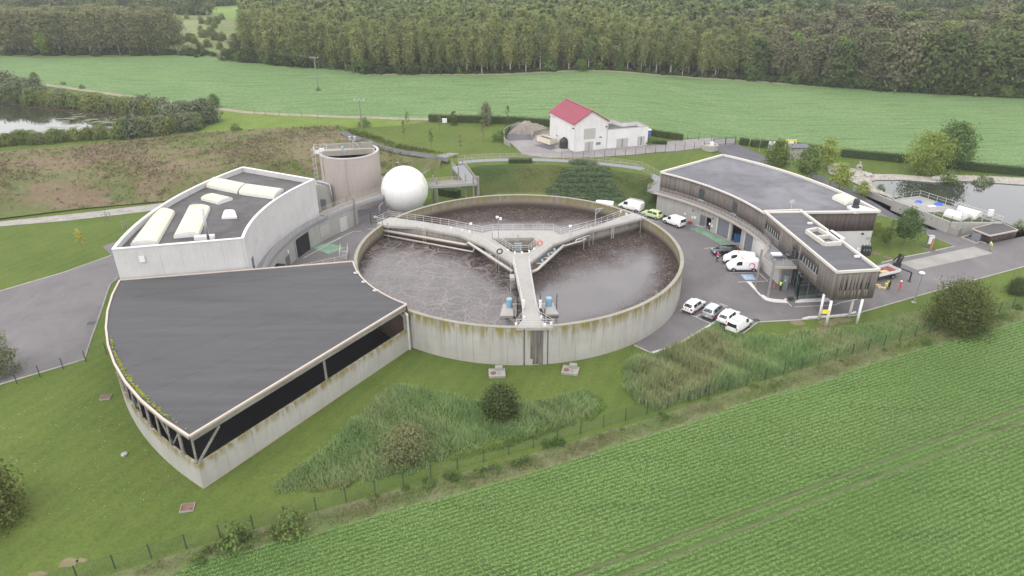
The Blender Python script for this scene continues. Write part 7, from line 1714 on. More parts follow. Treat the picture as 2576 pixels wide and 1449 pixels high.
# --- prototypes
tree_proto('poplar', 'poplar', 15, 4.7, 2600, .33, 130, .22, 'leaf_poplar', 'bark_pale', .27, 6, nv=4)
tree_proto('grove', 'poplar', 16.5, 8.0, 2400, .40, 130, .24, 'leaf_poplar_grey', 'bark_pale', .24, 5, lean=-.05, nv=3, warm=.3)
tree_proto('wood', 'round', 12.5, 8.0, 2400, .42, 120, .10, 'leaf_wood', 'bark', .22, 5, nv=3)
tree_proto('brownwood', 'poplar', 15, 7.5, 2400, .42, 130, .12, 'leaf_brown', 'bark_pale', .2, 6, nv=3)
tree_proto('brightwood', 'poplar', 12.5, 6.5, 2200, .42, 110, .2, 'leaf_bright', 'bark_pale', .2, 5, nv=2)
tree_proto('silver', 'poplar', 11, 5.0, 1700, .38, 70, .08, 'leaf_silver', 'bark', .2, 4, nv=1)
tree_proto('edgebush', 'bush', 3.6, 4.6, 900, .30, 45, .04, 'leaf_green', 'bark', .08, 4, nv=3)
tree_proto('darkbush', 'bush', 3.2, 5.0, 900, .30, 45, .04, 'leaf_dark', 'bark', .08, 4, nv=2)
tree_proto('willow', 'willow', 4.6, 4.8, 1700, .26, 70, .05, 'leaf_willow', 'bark', .12, 5, nv=3)
tree_proto('greywillow', 'willow', 5.0, 5.4, 1900, .26, 80, .05, 'leaf_silver', 'bark', .12, 5, nv=2)
tree_proto('fartree', 'round', 11, 10, 700, .75, 50, .08, 'leaf_wood', 'bark', .25, 4, nv=2)
tree_proto('yellowtree', 'round', 8.6, 8.2, 6500, .21, 170, .14, 'leaf_bright', 'bark', .2, 7, nv=1, warm=.45)
tree_proto('parktree', 'round', 9.0, 7.6, 5200, .22, 140, .12, 'leaf_green', 'bark', .2, 7, nv=2, warm=.25)
tree_proto('youngtree', 'round', 4.2, 3.2, 1500, .16, 55, .25, 'leaf_bright', 'bark', .07, 5, nv=2, warm=.35)
tree_proto('lawntree', 'round', 6.2, 3.9, 2800, .17, 80, .27, 'leaf_green', 'bark', .09, 6, nv=2, warm=.15)
tree_proto('sapling', 'poplar', 4.2, .9, 170, .13, 22, .35, 'leaf_bronze', 'bark', .04, 3, nv=2)
tree_proto('greensapling', 'poplar', 4.4, 1.1, 260, .13, 26, .3, 'leaf_green', 'bark', .04, 3, nv=2)
tree_proto('yellowsapling', 'poplar', 3.6, 1.2, 260, .14, 26, .4, 'leaf_yellow', 'bark', .04, 3, nv=1)
tree_proto('bigbush', 'bush', 8.2, 9.4, 16000, .16, 380, .03, 'leaf_bush', 'bark', .16, 9, nv=1, warm=.3)
tree_proto('roundbush', 'bush', 4.0, 3.7, 5600, .12, 170, .05, 'leaf_dark', 'bark', .1, 8, nv=1, warm=.1)
tree_proto('greybush', 'bush', 3.4, 4.6, 3400, .12, 110, .05, 'leaf_poplar_grey', 'bark', .08, 8, nv=1)
tree_proto('shrub', 'bush', 1.4, 2.0, 500, .11, 26, .03, 'leaf_green', 'bark', .04, 4, nv=2)
tree_proto('conifer', 'willow', 3.4, 2.0, 700, .15, 34, .05, 'leaf_dark', 'bark', .07, 4, nv=1)
tree_proto('lowbush', 'bush', 6.0, 5.4, 4600, .16, 130, .03, 'leaf_bush', 'bark', .12, 6, nv=1)
tree_proto('cornerbush', 'bush', 6.5, 5.0, 4200, .17, 120, .03, 'leaf_silver', 'bark', .12, 6, nv=2)

# --- the wood behind the crop field: poplars in rows; the 300 nearest are trees of their own
edge = [T(*q) for q in [(560,150),(700,166),(859,176),(925,187),(1259,187),(1425,178),(1525,178),(1717,192),(1884,202),(2050,217),(2284,233),(2576,248),(2800,262)]]
ex_, ey_ = np.array([p.x for p in edge]), np.array([p.y for p in edge])
def edge_y(x): return float(np.interp(x, ex_, ey_))
xL, xB, xR = T(600,152).x, T(1870,201).x, T(2700,255).x
spots = []
r_ = random.Random(5)
for row in range(22):
    d = 3.0 + row*7.2
    x = xL + 3 - row*2.5 + r_.uniform(0, 3)
    while x < xB + 4 + row*3.4:
        spots.append((x + r_.uniform(-.7, .7), edge_y(x) + d + r_.uniform(-.9, .9), row)); x += r_.uniform(4.6, 6.2)
spots.sort(key=lambda s: s[1] - edge_y(s[0]))
vis = lambda x, y: abs(x)/max(1, y*.89 + 20) < .80
spots = [s for s in spots if vis(s[0], s[1])]
ind, rest = spots[:240], spots[240:]
for i, (x, y, row) in enumerate(ind):
    plant('poplar', (x, y, zt(x, y)), r_.uniform(.84, 1.12), ('yellow-green poplar in the front row of the plantation facing the crop field', 'yellow-green poplar in the second row of the plantation behind the crop field', 'yellow-green poplar in the third row of the plantation behind the crop field', 'yellow-green poplar deep in the plantation behind its first three rows')[min(row, 3)], 'poplar_tree', 'tree', 'poplars of plantation row %d' % min(row + 1, 4), sz=r_.uniform(.88, 1.12))
def merged(key_kind, H, Wd, pts, nl, leafs, mat, name, label, seed=9, base=.4, warm=.15, var=3):
    protos = [crown_arrays(key_kind, H, Wd, nl, leafs, max(8, nl//10), base, seed + k, warm) for k in range(var)]; V, F, C_ = [], [], []; off = 0; q = np.random.default_rng(seed)
    for (x, y) in pts:
        v, f, c = protos[q.integers(var)]; a = q.uniform(0, 6.28); s = q.uniform(.85, 1.15); z = zt(x, y)
        vv = np.empty_like(v); vv[:, 0] = (v[:, 0]*math.cos(a) - v[:, 1]*math.sin(a))*s + x; vv[:, 1] = (v[:, 0]*math.sin(a) + v[:, 1]*math.cos(a))*s + y; vv[:, 2] = v[:, 2]*s*q.uniform(.93, 1.07) + z
        cc = c.copy(); cc[:, 0] = np.clip(cc[:, 0] + q.normal(0, .15), 0, 1); V.append(vv); F.append(f + off); C_.append(cc); off += len(v)
    o = np_mesh(name, np.concatenate(V), np.concatenate(F), mat, np.concatenate(C_)); return tag(o, label, 'forest', kind='stuff')
merged('poplar', 15, 5.0, [(s[0], s[1]) for s in rest], 330, .85, 'leaf_poplar', 'poplar_forest', 'dense mass of poplar crowns filling the plantation')
# mixed wood on the right
mix = []
for row in range(14):
    x = xB + 6 - row*1.0 + r_.uniform(0, 4)
    while x < xR + 10 + row*6:
        mix.append((x + r_.uniform(-1.5, 1.5), edge_y(x) + 4 + row*7.5 + r_.uniform(-2, 2), row)); x += r_.uniform(5.2, 8.2)
mix = [m for m in mix if vis(m[0], m[1])]
for (x, y, row) in mix:
    if row < 9:
        k = r_.choices(('wood', 'brownwood', 'brightwood'), (8, 3 + (2 if row > 2 else 0), 1.0))[0]; sc = r_.uniform(.8, 1.12)*(1 + .02*row)*(1.0 + .35*min(1, max(0, (x - 95)/50)))
        lab = {'wood': 'dark green broadleaved tree in the mixed wood', 'brownwood': 'greyish brown fading tree in the mixed wood', 'brightwood': 'fresh light green tree in the mixed wood'}[k]
        lab += ' at its field edge' if row == 0 else (' just behind its field edge' if row < 3 else ' deep inside')
        plant(k, (x, y, zt(x, y)), sc, lab, 'woodland_tree', 'tree', {'wood': 'dark trees of the mixed wood', 'brownwood': 'brownish trees of the mixed wood', 'brightwood': 'light green trees of the mixed wood'}[k] + (', field edge' if row == 0 else (', second line' if row < 3 else ', inner')))
back = [(m[0], m[1]) for m in mix if m[2] >= 9]
for row in range(7):
    x = -80.0
    while x < 330: back.append((x + r_.uniform(-2, 2), 410 + row*11 + r_.uniform(-3, 3))); x += r_.uniform(7, 11)
back = [p for p in back if vis(*p)]
merged('round', 16, 10, back, 330, .95, 'leaf_wood', 'woodland', 'distant dark woodland behind the poplar rows', 31, .15)
for q, k, s, lab in (((1990,192),'brightwood',1.15,'light green tree with bare pale stems standing out at the wood edge'), ((2240,222),'brightwood',1.25,'tall light green tree in front of the dark mixed wood'), ((1845,185),'silver',1.2,'grey-green tree at the corner of the poplar plantation'), ((627,135),'silver',.95,'silvery narrow tree at the left end of the wood'), ((655,148),'silver',1.1,'silvery broad tree at the left end of the wood'), ((715,150),'silver',.8,'small silvery tree among green trees at the wood edge')):
    g = T(*q); plant(k, (g.x, g.y + 1, g.z), s, lab, 'woodland_tree', 'tree')
for q in ((590,140),(606,150),(640,150),(675,158),(690,160),(735,165),(760,168),(790,170)):
    g = T(*q); plant('wood', (g.x, g.y + r_.uniform(0, 4), g.z), r_.uniform(.6, .9), 'green tree in the mixed left end of the wood', 'woodland_tree', 'tree', 'green trees at the left end of the wood')
# understorey along the wood edge
for x in np.arange(xL - 4, xR, 3.1):
    k = r_.choices(('edgebush', 'darkbush'), (1, 1.2))[0]; y = edge_y(x) + r_.uniform(.3, 2.2); s = r_.uniform(.45, 1.0)*(1.25 if x < -20 or x > 75 else .55)
    plant(k, (x, y, zt(x, y)), s, {'edgebush': 'green bush along the foot of the wood', 'darkbush': 'dark bush along the foot of the wood'}[k] + (' under the poplars' if x < xB else ' under the mixed trees'), 'woodland_bush', 'bush', {'edgebush': 'green bushes along the wood edge', 'darkbush': 'dark bushes along the wood edge'}[k] + (' under poplars' if x < xB else ' under mixed trees'))
for q, s in (((1380,178),1.0),((1462,178),.8),((1505,175),.75),((1560,176),.8),((1700,186),.8),((900,176),.7)):
    g = T(*q); plant('edgebush', (g.x, g.y, g.z), s*1.25, 'pale yellowish bush in front of the poplar trunks', 'woodland_bush', 'bush', 'pale bushes in front of the poplars')
# --- poplar grove at the upper left
for row in range(4):
    for k in range(19):
        q = (8 + k*24.5 - row*11 + r_.uniform(-3, 3), 137 - row*6.5 + r_.uniform(-1, 1)); 
        if q[0] > 455: continue
        g = T(*q); plant('grove', (g.x, g.y, g.z), r_.uniform(.9, 1.06)*(1.0 - .0*row), ('leaning poplar with white trunk in the field-side row of the grey grove', 'leaning poplar in the second row of the grey grove', 'leaning poplar in the third row of the grey grove', 'leaning poplar in the rearmost row of the grey grove')[row], 'poplar_tree', 'tree', 'poplars of grey grove row %d' % (row + 1), rz=r_.uniform(-.3, .3))
g = T(128, 138); plant('brightwood', (g.x, g.y - 2, g.z), .85, 'broad light green tree in front of the grey poplar grove', 'woodland_tree', 'tree')
for k in range(30):
    q = (10 + k*16 + r_.uniform(-4, 4), 139 + r_.uniform(-3, 2)); g = T(*q); plant('darkbush', (g.x, g.y, g.z), r_.uniform(.5, 1.05), 'dark bush below the grey poplar grove', 'woodland_bush', 'bush', 'bushes below the poplar grove')
for k in range(24):
    q = (r_.uniform(455, 560), r_.uniform(48, 128)); g = T(*q); plant('willow', (g.x, g.y, g.z), r_.uniform(.5, .9), 'pale yellow-green willow scrub in the marsh between the woods', 'marsh_willow', 'bush', 'willow scrub in the marsh')
for k in range(12):
    q = (r_.uniform(470, 640), 138 + r_.uniform(-3, 8)); g = T(*q); plant('darkbush', (g.x, g.y, g.z), r_.uniform(.35, .7), 'low dark scrub between the grove and the wood', 'woodland_bush', 'bush', 'low scrub between the woods')
# --- far hedgerows and pastures
sheet('pasture', [(-420,330),(-170,318),(-170,372),(-150,470),(-200,640),(-700,660)], 'field_back', .03 + PLAT) if False else None
for q0, q1, n, s in (((-20,22),(200,14),13,1.25),((200,26),(268,30),5,.95),((300,18),(370,16),6,1.1),((360,36),(520,38),12,.95),((540,16),(660,10),11,.9),((430,14),(560,12),8,.8),((-20,36),(60,40),5,1.0)):
    for k in range(n):
        u = (k + r_.uniform(-.3, .3))/max(1, n - 1); q = (q0[0] + (q1[0] - q0[0])*u, q0[1] + (q1[1] - q0[1])*u); g = G(*q, PLAT); plant('fartree', (g.x, g.y, zt(g.x, g.y)), s*r_.uniform(.75, 1.2), 'distant dark hedgerow tree across the far pastures', 'hedgerow_tree', 'tree', 'far hedgerow trees')
# --- willows round the left pond
def row_of(pts, key, n, s0, s1, label, group, name='willow_bush', jit=.8, nrow=1):
    P_ = [T(*q) for q in pts]; acc = [0]
    for a, b in zip(P_[:-1], P_[1:]): acc.append(acc[-1] + (b - a).length)
    for k in range(n):
        u = acc[-1]*(k + .5)/n; x = np.interp(u, acc, [p.x for p in P_]) + r_.uniform(-jit, jit); y = np.interp(u, acc, [p.y for p in P_]) + r_.uniform(-jit, jit)
        kk = key if isinstance(key, str) else r_.choice(key); plant(kk, (x, y, zt(x, y)), r_.uniform(s0, s1), label, name, 'bush', group)
row_of([(-60,245),(0,253),(150,268),(300,285),(420,298)], ('willow', 'willow', 'willow', 'greywillow'), 46, .72, 1.08, 'yellow-green willow bush on the field side bank of the left pond', 'willows on the field side of the pond')
row_of([(-60,240),(60,250),(110,256)], ('greywillow',), 6, 1.2, 1.5, 'tall grey willow above the left pond', 'tall grey willows at the pond')
row_of([(-60,372),(0,366),(100,360),(200,352),(265,348)], ('willow',), 34, .45, .68, 'green willow bush along the plant side of the left pond', 'willows on the plant side of the pond')
row_of([(300,347),(380,340),(450,330),(500,322)], ('willow', 'willow', 'greywillow'), 17, .7, 1.0, 'green willow bush along the plant side of the left pond', 'willows on the plant side of the pond')
row_of([(440,322),(500,312),(525,306)], ('greywillow',), 6, 1.0, 1.25, 'tall grey-green willow at the end of the left pond', 'grey willows at the pond end')
g = T(95, 226); plant('brightwood', (g.x, g.y, g.z), .42, 'round yellowish bush rising behind the pond willows', 'bush', 'bush')
g = T(541, 272); plant('parktree', (g.x, g.y, g.z), .42, 'small dark round tree beside the farm track', 'small_tree', 'tree')
for q, s, lab in (((802,228),.5,'low weed clump at the foot of the power pole in the field'), ((207,223),.6,'small dark bush beside the farm track'),((160,213),.5,'low bush beside the farm track near the pond'),((593,330),.9,'brownish bush at the corner of the meadow')):
    g = T(*q); plant('shrub', (g.x, g.y, g.z), s*1.5, lab, 'bush', 'bush')

# --- hedges: clipped, each a box of small leaves
def hedge(pts, w, h, label, mat='leaf_hedge', dens=150, ls=.10):
    P_ = [T(*q) if len(q) == 2 else Vector(q) for q in pts]; t = thing('hedge', label, 'hedge', tuple(P_[0])); V, N_ = [], []
    core = MB()
    for a, b in zip(P_[:-1], P_[1:]):
        L = (b - a).length; d = (b - a)/L; nn = Vector((-d.y, d.x, 0)).normalized(); n = int(L*(w + 2*h)*dens/10)
        for k in range(n):
            u = random.random(); f = random.random()*(w + 2*h)
            if f < w: off, z = f - w/2, h
            elif f < w + h: off, z = -w/2, f - w
            else: off, z = w/2, f - w - h
            p = a.lerp(b, u) + nn*(off + random.gauss(0, .06)) + Vector((0, 0, z*(1 + .04*math.sin(u*L*.9)) + random.gauss(0, .06))); V.append(p); N_.append(nn*(1 if off > 0 else -1)*.6 + Vector((0,0,.5)))
        core.bar(a + Vector((0,0,h*.46)), b + Vector((0,0,h*.46)), w*.86, h*.9)
    core.build('branches', 'leaf_dark', t)
    Pn = np.array(V) - np.array(P_[0]); v_, f_ = quads(Pn, ls, .2, 1.0, np.array(N_)); n = len(Pn); cl_ = .5 + .35*np.sin(Pn[:, 0]*1.3) ; np_mesh('foliage', v_, f_, mat, tint_for(n, cl_, .12), t); return t
hedge([(1080,305),(1140,307),(1220,309),(1300,312),(1388,318)], 1.5, 1.9, 'long clipped hedge between the upper lawn and the crop field')
hedge([(1630,340),(1680,348),(1717,353)], 1.3, 1.6, 'clipped hedge behind the white annex beside the road')
hedge([L20(433,1092), L20(490,1097)], 1.4, 1.8, 'short clipped hedge block beside the entrance gate'); hedge([L20(515,1105), L20(640,1112), L20(760,1125), L20(880,1135), L20(1040,1155)], 1.4, 1.8, 'clipped hedge behind the pump house')
hedge([L20(1180,1180), L20(1400,1200), L20(1700,1228)], 1.5, 1.9, 'clipped hedge between the pond lawn and the field, up to the yellow tree'); hedge([L20(1980,1265), L20(2200,1290), L20(2576,1325), L20(3000,1365)], 1.5, 1.9, 'clipped hedge between the pond lawn and the field, beyond the yellow tree')
hedge([dz(1765,800), dz(2000,840)], 1.8, 1.6, 'brownish clipped hedge under the footbridge', 'leaf_bush')
hedge([hz(345,872), hz(630,870)], 1.3, .9, 'low clipped hedge on top of the bank beside the path', 'leaf_hedge'); hedge([hz(2075,640), hz(2245,645)], 1.6, .9, 'low clipped hedge at the corner of the annex'); hedge([hz(290,560), hz(330,480), hz(480,425), hz(670,415)], 1.2, 1.2, 'rounded hedge growing round the soil bunker')
for q, s, k, lab in ((hz(235,610),1.7,'shrub','round shrub at the bunker corner'), (hz(2035,650),1.3,'shrub','round shrub at the annex corner'), (L10(850,945),1.0,'conifer','small dark conifer in front of the long hedge'), (L10(175,955),1.6,'shrub','dark bush beside the wooden power pole'), (cz(1600,375),1.9,'shrub','broad green shrub on the pond edge below the stone shore'), (cz(2015,380),1.3,'shrub','round green shrub on the pond edge'), (cz(2125,365),.8,'shrub','small round shrub on the pond edge'), (cz(700,460),.8,'shrub','small shrub at the near edge of the pond'), (cz(2530,985),1.2,'shrub','yellow-green shrub behind the timber shed')):
    g = T(*q); plant(k, (g.x, g.y, g.z + .04), s, lab, 'shrub', 'shrub')
# --- single trees
for q, k, s, lab in ((L20(1825,1310),'yellowtree',1.0,'round tree with yellow-green top beside the pond'), (L20(2010,1265),'parktree',1.08,'tall dark green tree behind the yellow tree'), (L20(1085,1275),'youngtree',1.55,'young tree with yellowing crown at the gravel terrace'), (L20(1180,1440),'youngtree',1.35,'young light green tree beside the pond walk'), (L20(700,1330),'lawntree',1.25,'leafy green tree behind the workshop roof beside the pump house'), (L20(930,1380),'lawntree',1.2,'broad green tree behind the workshop roof edge'), (cz(1000,1185),'lawntree',1.0,'green tree with full crown on the small lawn'), (cz(755,1205),'lawntree',.55,'small tree on the small lawn beside the larger one'), (cz(445,570),'youngtree',.8,'small tree in the grass by the channel wall'), (cz(640,1060),'youngtree',.62,'slender tree right behind the timber end wall'), (L10(1092,950),'silver',.52,'slender grey-green tree standing before the long hedge')):
    g = T(*q); plant(k, (g.x, g.y, g.z + (.12 if 'small lawn' in lab else 0)), s, lab, 'tree', 'tree')
for q, k in ((L10(475,1050),'greensapling'),(L10(680,1115),'greensapling'),(L10(1255,940),'greensapling'),(L10(500,960),'greensapling')): g = T(*q); plant(k, g, r_.uniform(.85, 1.1), 'thin green sapling on the upper lawn', 'sapling', 'tree', 'green saplings on the upper lawn')
for q in (L10(895,1155), L10(1070,1080), L10(740,990)): g = T(*q); plant('sapling', g, r_.uniform(.9, 1.05), 'thin sapling with bronze leaves on the upper lawn', 'sapling', 'tree', 'bronze saplings on the upper lawn')
g = G(*L01(625,445)); plant('yellowsapling', g, 1.05, 'yellow-leaved sapling on the lawn by the gravel track', 'sapling', 'tree')
for q, lab in ((L01(810,218), 'staked bare sapling with a square guard frame near the gravel track'), (L01(955,270), 'staked bare sapling with a guard frame beside the skylight building')):
    g = G(*q); t = thing('staked_sapling', lab, 'tree', tuple(g)); MB().tube([tuple(g), (g.x + .1, g.y, 2.8)], [.04,.015], 5).build('stem', 'bark', t)
    for x, y in ((-.45,-.45),(.45,-.45),(.45,.45),(-.45,.45)): MB().bar((g.x + x, g.y + y, 0), (g.x + x, g.y + y, 1.5), .07).build('stake', 'post_wood', t)
    mb = MB(); mb.bar((g.x - .45, g.y - .45, 1.4), (g.x + .45, g.y - .45, 1.4), .06); mb.bar((g.x - .45, g.y + .45, 1.4), (g.x + .45, g.y + .45, 1.4), .06); mb.build('crossbar', 'post_wood', t)
g = G(*L21(2100,1075)); plant('bigbush', (g.x + .4, g.y + 1.9, 0), .76, 'huge dark rounded bush standing at the fence beside the bean field', 'large_bush', 'bush')
g = G(*L12(1200,275)); plant('roundbush', (g.x, g.y + .8, 0), 1.0, 'dark round willow bush rising from the reed bed', 'willow_bush', 'bush')
g = G(*L12(490,595)); plant('greybush', (g.x, g.y + 1.2, 0), 1.0, 'grey-olive bush at the edge of the reed bed by the fence', 'willow_bush', 'bush')
g = G(*L21(2520,790)); plant('roundbush', (g.x + .5, g.y + 1, 0), .62, 'yellowish tufted shrub on the grass near the road', 'shrub', 'shrub')
g = G(-12, 960); plant('cornerbush', (g.x - .6, g.y + 1.5, 0), .9, 'grey-green bush cut by the frame beside the left yard', 'large_bush', 'bush'); g = G(-15, 1350); plant('lowbush', (g.x - 1.6, g.y + 2.0, 0), 1.05, 'large drooping grey-green bush at the lower left of the lawn', 'large_bush', 'bush')
for q, s, lab in ((L02(1800,1230),1.5,'low bright green bramble patch outside the fence'), (L02(2200,1110),1.5,'bright green bramble mound touching the bean field')):
    g = G(*q); plant('shrub', (g.x, g.y, 0), s, lab, 'bramble', 'bush', rz=.3)
# --- juniper cushions in rows on the bank
jn = 0
for row, (y0, x0, x1) in enumerate(((860,1090,1400),(935,1060,1540),(1000,1000,1560),(1060,930,1560),(1130,910,1600),(1195,820,1650),(1245,820,1700),(1300,1000,1720))):
    n = max(4, int((x1 - x0)/72))
    for k in range(n):
        q = hz(x0 + (x1 - x0)*(k + .5)/n + r_.uniform(-8, 8), y0 + 22 + r_.uniform(-8, 8)); g = T(*q); jn += 1
        if 'juniper' not in PROTO: tree_proto('juniper', 'bush', .62, 2.4, 900, .10, 40, .05, 'leaf_juniper', 'bark', .04, 4, nv=3)
        plant('juniper', (g.x, g.y, g.z), r_.uniform(.85, 1.15), 'low spreading juniper cushion planted in rows on the bank', 'juniper', 'shrub', 'juniper cushions on the bank')

# ================================================================== ground cover (stuff)
def blades(poly, dens, h0, h1, w, mat, name, label, bendk=.35, segs=2, warm=.2, hfun=None, cat='reeds', zoff=0.0, ragged=.9):
    x, y = scatter(poly, dens)
    ed = np.full(len(x), 1e9)
    for i in range(len(poly)):
        ax_, ay_ = poly[i]; bx_, by_ = poly[(i+1) % len(poly)]; L2 = (bx_ - ax_)**2 + (by_ - ay_)**2 + 1e-9; u = np.clip(((x - ax_)*(bx_ - ax_) + (y - ay_)*(by_ - ay_))/L2, 0, 1); ed = np.minimum(ed, np.hypot(x - ax_ - u*(bx_ - ax_), y - ay_ - u*(by_ - ay_)))
    wob = .45 + .45*np.sin(x*2.1 + 1.7*np.sin(y*1.6)) + .3*np.sin(x*5.3 - y*4.1); keep = ed > wob*ragged*rng.uniform(.3, 1.3, len(x)); x, y, ed = x[keep], y[keep], ed[keep]; n = len(x); z = np.array([zt(a, b) for a, b in zip(x, y)]) + zoff; h = rng.uniform(h0, h1, n)*np.clip(.45 + ed*.5, .45, 1)*(.8 + .28*np.sin(x*.9 + 2*np.sin(y*.7)) + .12*np.sin(x*2.7 + y*2.2))
    if hfun is not None: h = h*hfun(x, y)
    a = rng.uniform(0, 2*np.pi, n); dx, dy = np.cos(a), np.sin(a); bd = rng.uniform(.1, 1, n)*bendk*h; t = rng.uniform(0, 2*np.pi, n); wx, wy = np.cos(t)*w/2, np.sin(t)*w/2
    V = np.empty((n, 6, 3)); 
    for i, (u, k) in enumerate(((0, 1.0), (.55, .8), (1, .15))):
        px, py, pz = x + dx*bd*u*u, y + dy*bd*u*u, z + h*(u - .25*u*u*bd/np.maximum(h, .01)); V[:, 2*i, 0] = px - wx*k; V[:, 2*i, 1] = py - wy*k; V[:, 2*i, 2] = pz; V[:, 2*i+1, 0] = px + wx*k; V[:, 2*i+1, 1] = py + wy*k; V[:, 2*i+1, 2] = pz
    b = np.arange(n)[:, None]*6; F = np.concatenate([b + np.array([[0,1,3,2]]), b + np.array([[2,3,5,4]])]); cl_ = .5 + .3*np.sin(x*.8 + np.cos(y*.6)*2) + rng.normal(0, .2, n)
    wv = np.clip(.5 + .6*np.sin(x*.35 + 1.3*np.sin(y*.4)), 0, 1)*(rng.random(n) < warm*2)*rng.uniform(.3, 1, n); c = np.repeat(np.stack([np.clip(cl_, 0, 1), wv, np.zeros(n)], 1), 6, 0)
    return tag(np_mesh(name, V.reshape(-1, 3), F, mat, c), label, cat, kind='stuff')
REEDS = lo((672,1236),(700,1205),(760,1165),(830,1110),(880,1060),(925,1015),(985,966),(1040,970),(1110,985),(1200,1005),(1330,1010),(1420,990),(1470,984),(1515,1005),(1525,1025),(1500,1048),(1430,1070),(1330,1105),(1240,1118),(1180,1140),(1110,1165),(1040,1195),(980,1205),(890,1225),(790,1240),(700,1250))
blades(REEDS, 100, .5, 1.05, .08, 'reed', 'reed_bed', 'tall green reeds and sedges in the hollow below the tank', .7, warm=.18)
blades(lo((1120,1150),(1060,1165),(1000,1195),(960,1200),(880,1230),(780,1245),(720,1245),(800,1225),(930,1190),(1040,1150),(1110,1125)), 60, .6, 1.2, .07, 'reed_dry', 'dry_reeds', 'dry brownish reeds at the fence side of the hollow', .5)
blades(lo((1330,1112),(1420,1080),(1500,1055),(1532,1025),(1515,1000),(1470,980),(1495,1005),(1505,1025),(1480,1045),(1400,1068),(1300,1098),(1180,1135),(1120,1150),(1140,1165),(1200,1150)), 90, .4, .85, .07, 'weed_leaf', 'sedge_fringe', 'bright yellow-green sedges fringing the reed hollow', .8, warm=.1, ragged=.3)
REED2 = lo((1562,930),(1600,900),(1680,885),(1740,850),(1800,815),(1835,838),(1905,850),(2000,835),(2080,830),(2170,815),(2260,790),(2340,775),(2370,800),(2330,825),(2200,868),(2080,905),(1950,945),(1800,992),(1650,1035),(1590,1015),(1560,970))
blades(REED2, 75, .8, 1.9, .085, 'reed', 'reed_bed', 'tall pale reeds between the parked cars and the green fence', .45, warm=.35, hfun=lambda x, y: np.clip(1.1 - (x - 20)*.022, .42, 1.1))
blades(lo((1562,935),(1620,900),(1720,865),(1800,830),(1850,880),(1800,985),(1650,1030),(1590,1010)), 45, 1.3, 2.1, .09, 'reed_dry', 'dry_reeds', 'feathery beige reed heads nearest the tank', .35)
VERGE = lo((248,1452),(350,1422),(705,1309),(1024,1224),(1311,1147),(1625,1055),(1950,949),(2347,825),(2576,770),(2576,806),(2384,863),(2217,906),(2084,956),(1884,1013),(1717,1069),(1525,1133),(1292,1206),(1092,1259),(859,1322),(667,1376),(480,1420),(430,1449))
blades(VERGE, 85, .12, .5, .06, 'weed_leaf', 'verge_weeds', 'rough weeds and grasses between the fence and the bean field', .6, warm=.5)
blades(VERGE, 16, .1, .4, .06, 'reed_dry', 'dry_grass', 'dry straw-coloured grass between the fence and the bean field', .7)
for k in range(48):
    u = r_.random(); q = fpts[0].lerp(fpts[-1], .04 + .9*u) + Vector((fd.y, -fd.x, 0)).normalized()*r_.uniform(.4, 2.4); plant('shrub', (q.x, q.y, 0), r_.uniform(.25, .7), 'low leafy weed clump on the verge outside the fence', 'weed_clump', 'weeds', 'weed clumps along the verge')
WEED = up((-60,392),(0,386),(150,374),(300,360),(500,339),(667,327),(845,320),(866,342),(925,360),(1050,393),(1120,410),(1020,430),(950,442),(780,472),(620,486),(410,508),(200,526),(0,550),(-60,560))
V, F, C_ = [], [], []; x, y = scatter(WEED, 1.5); keep = np.sin(x*.21 + 2*np.sin(y*.13)) + rng.normal(0, .7, len(x)) > -.2; x, y = x[keep], y[keep]
z = np.array([zt(a, b) for a, b in zip(x, y)]); P_ = np.stack([x, y, z + .40], 1); P_ = np.repeat(P_, 5, 0) + rng.normal(size=(len(x)*5, 3))*np.array([.45,.45,.15]); v_, f_ = quads(P_, .22, .5)
o = np_mesh('weed_cover', v_, f_, 'leaf_bronze', tint_for(len(P_), .5, .3)); tag(o, 'brown seeding weeds covering the rough ground', 'weeds', kind='stuff')
x, y = scatter(WEED, .8); keep = np.sin(x*.17 + 1.5*np.sin(y*.19) + 2) + rng.normal(0, .6, len(x)) > .45; x, y = x[keep], y[keep]; z = np.array([zt(a, b) for a, b in zip(x, y)]); P_ = np.repeat(np.stack([x, y, z + .40], 1), 6, 0) + rng.normal(size=(len(x)*6, 3))*np.array([.4,.4,.14]); v_, f_ = quads(P_, .2, .5)
tag(np_mesh('weed_cover', v_, f_, 'weed_leaf', tint_for(len(P_), .4, .1)), 'green weeds growing in patches on the rough ground', 'weeds', kind='stuff')
# heather strip along the upper path, bank tufts
x, y = scatter(up((862,325),(900,330),(960,348),(1050,372),(1140,396),(1160,398),(1060,383),(960,362),(890,341)), 6); z = np.array([zt(a, b) for a, b in zip(x, y)]); P_ = np.repeat(np.stack([x, y, z + .2], 1), 8, 0) + rng.normal(size=(len(x)*8, 3))*np.array([.3,.3,.18]); v_, f_ = quads(P_, .13, .3)
tag(np_mesh('path_planting', v_, f_, 'leaf_bush', tint_for(len(P_), .6, .6)), 'low brownish ground-cover plants along the upper path', 'plants', kind='stuff')
BANKP = [(p.x, p.y) for p in arc(39.4, 101, 49, 20)] + [(p.x, p.y) for p in arc(46.8, 49, 104, 20)]
blades(BANKP, 40, .12, .42, .08, 'bank_leaf', 'bank_tufts', 'rough grass tufts on the bank', .7, warm=.3, cat='grass')
blades(lo((2030,812),(2100,800),(2150,800),(2140,822),(2060,830)), 10, .1, .4, .06, 'reed_dry', 'dry_tufts', 'dry tufts below the office stilts', .5, cat='grass')

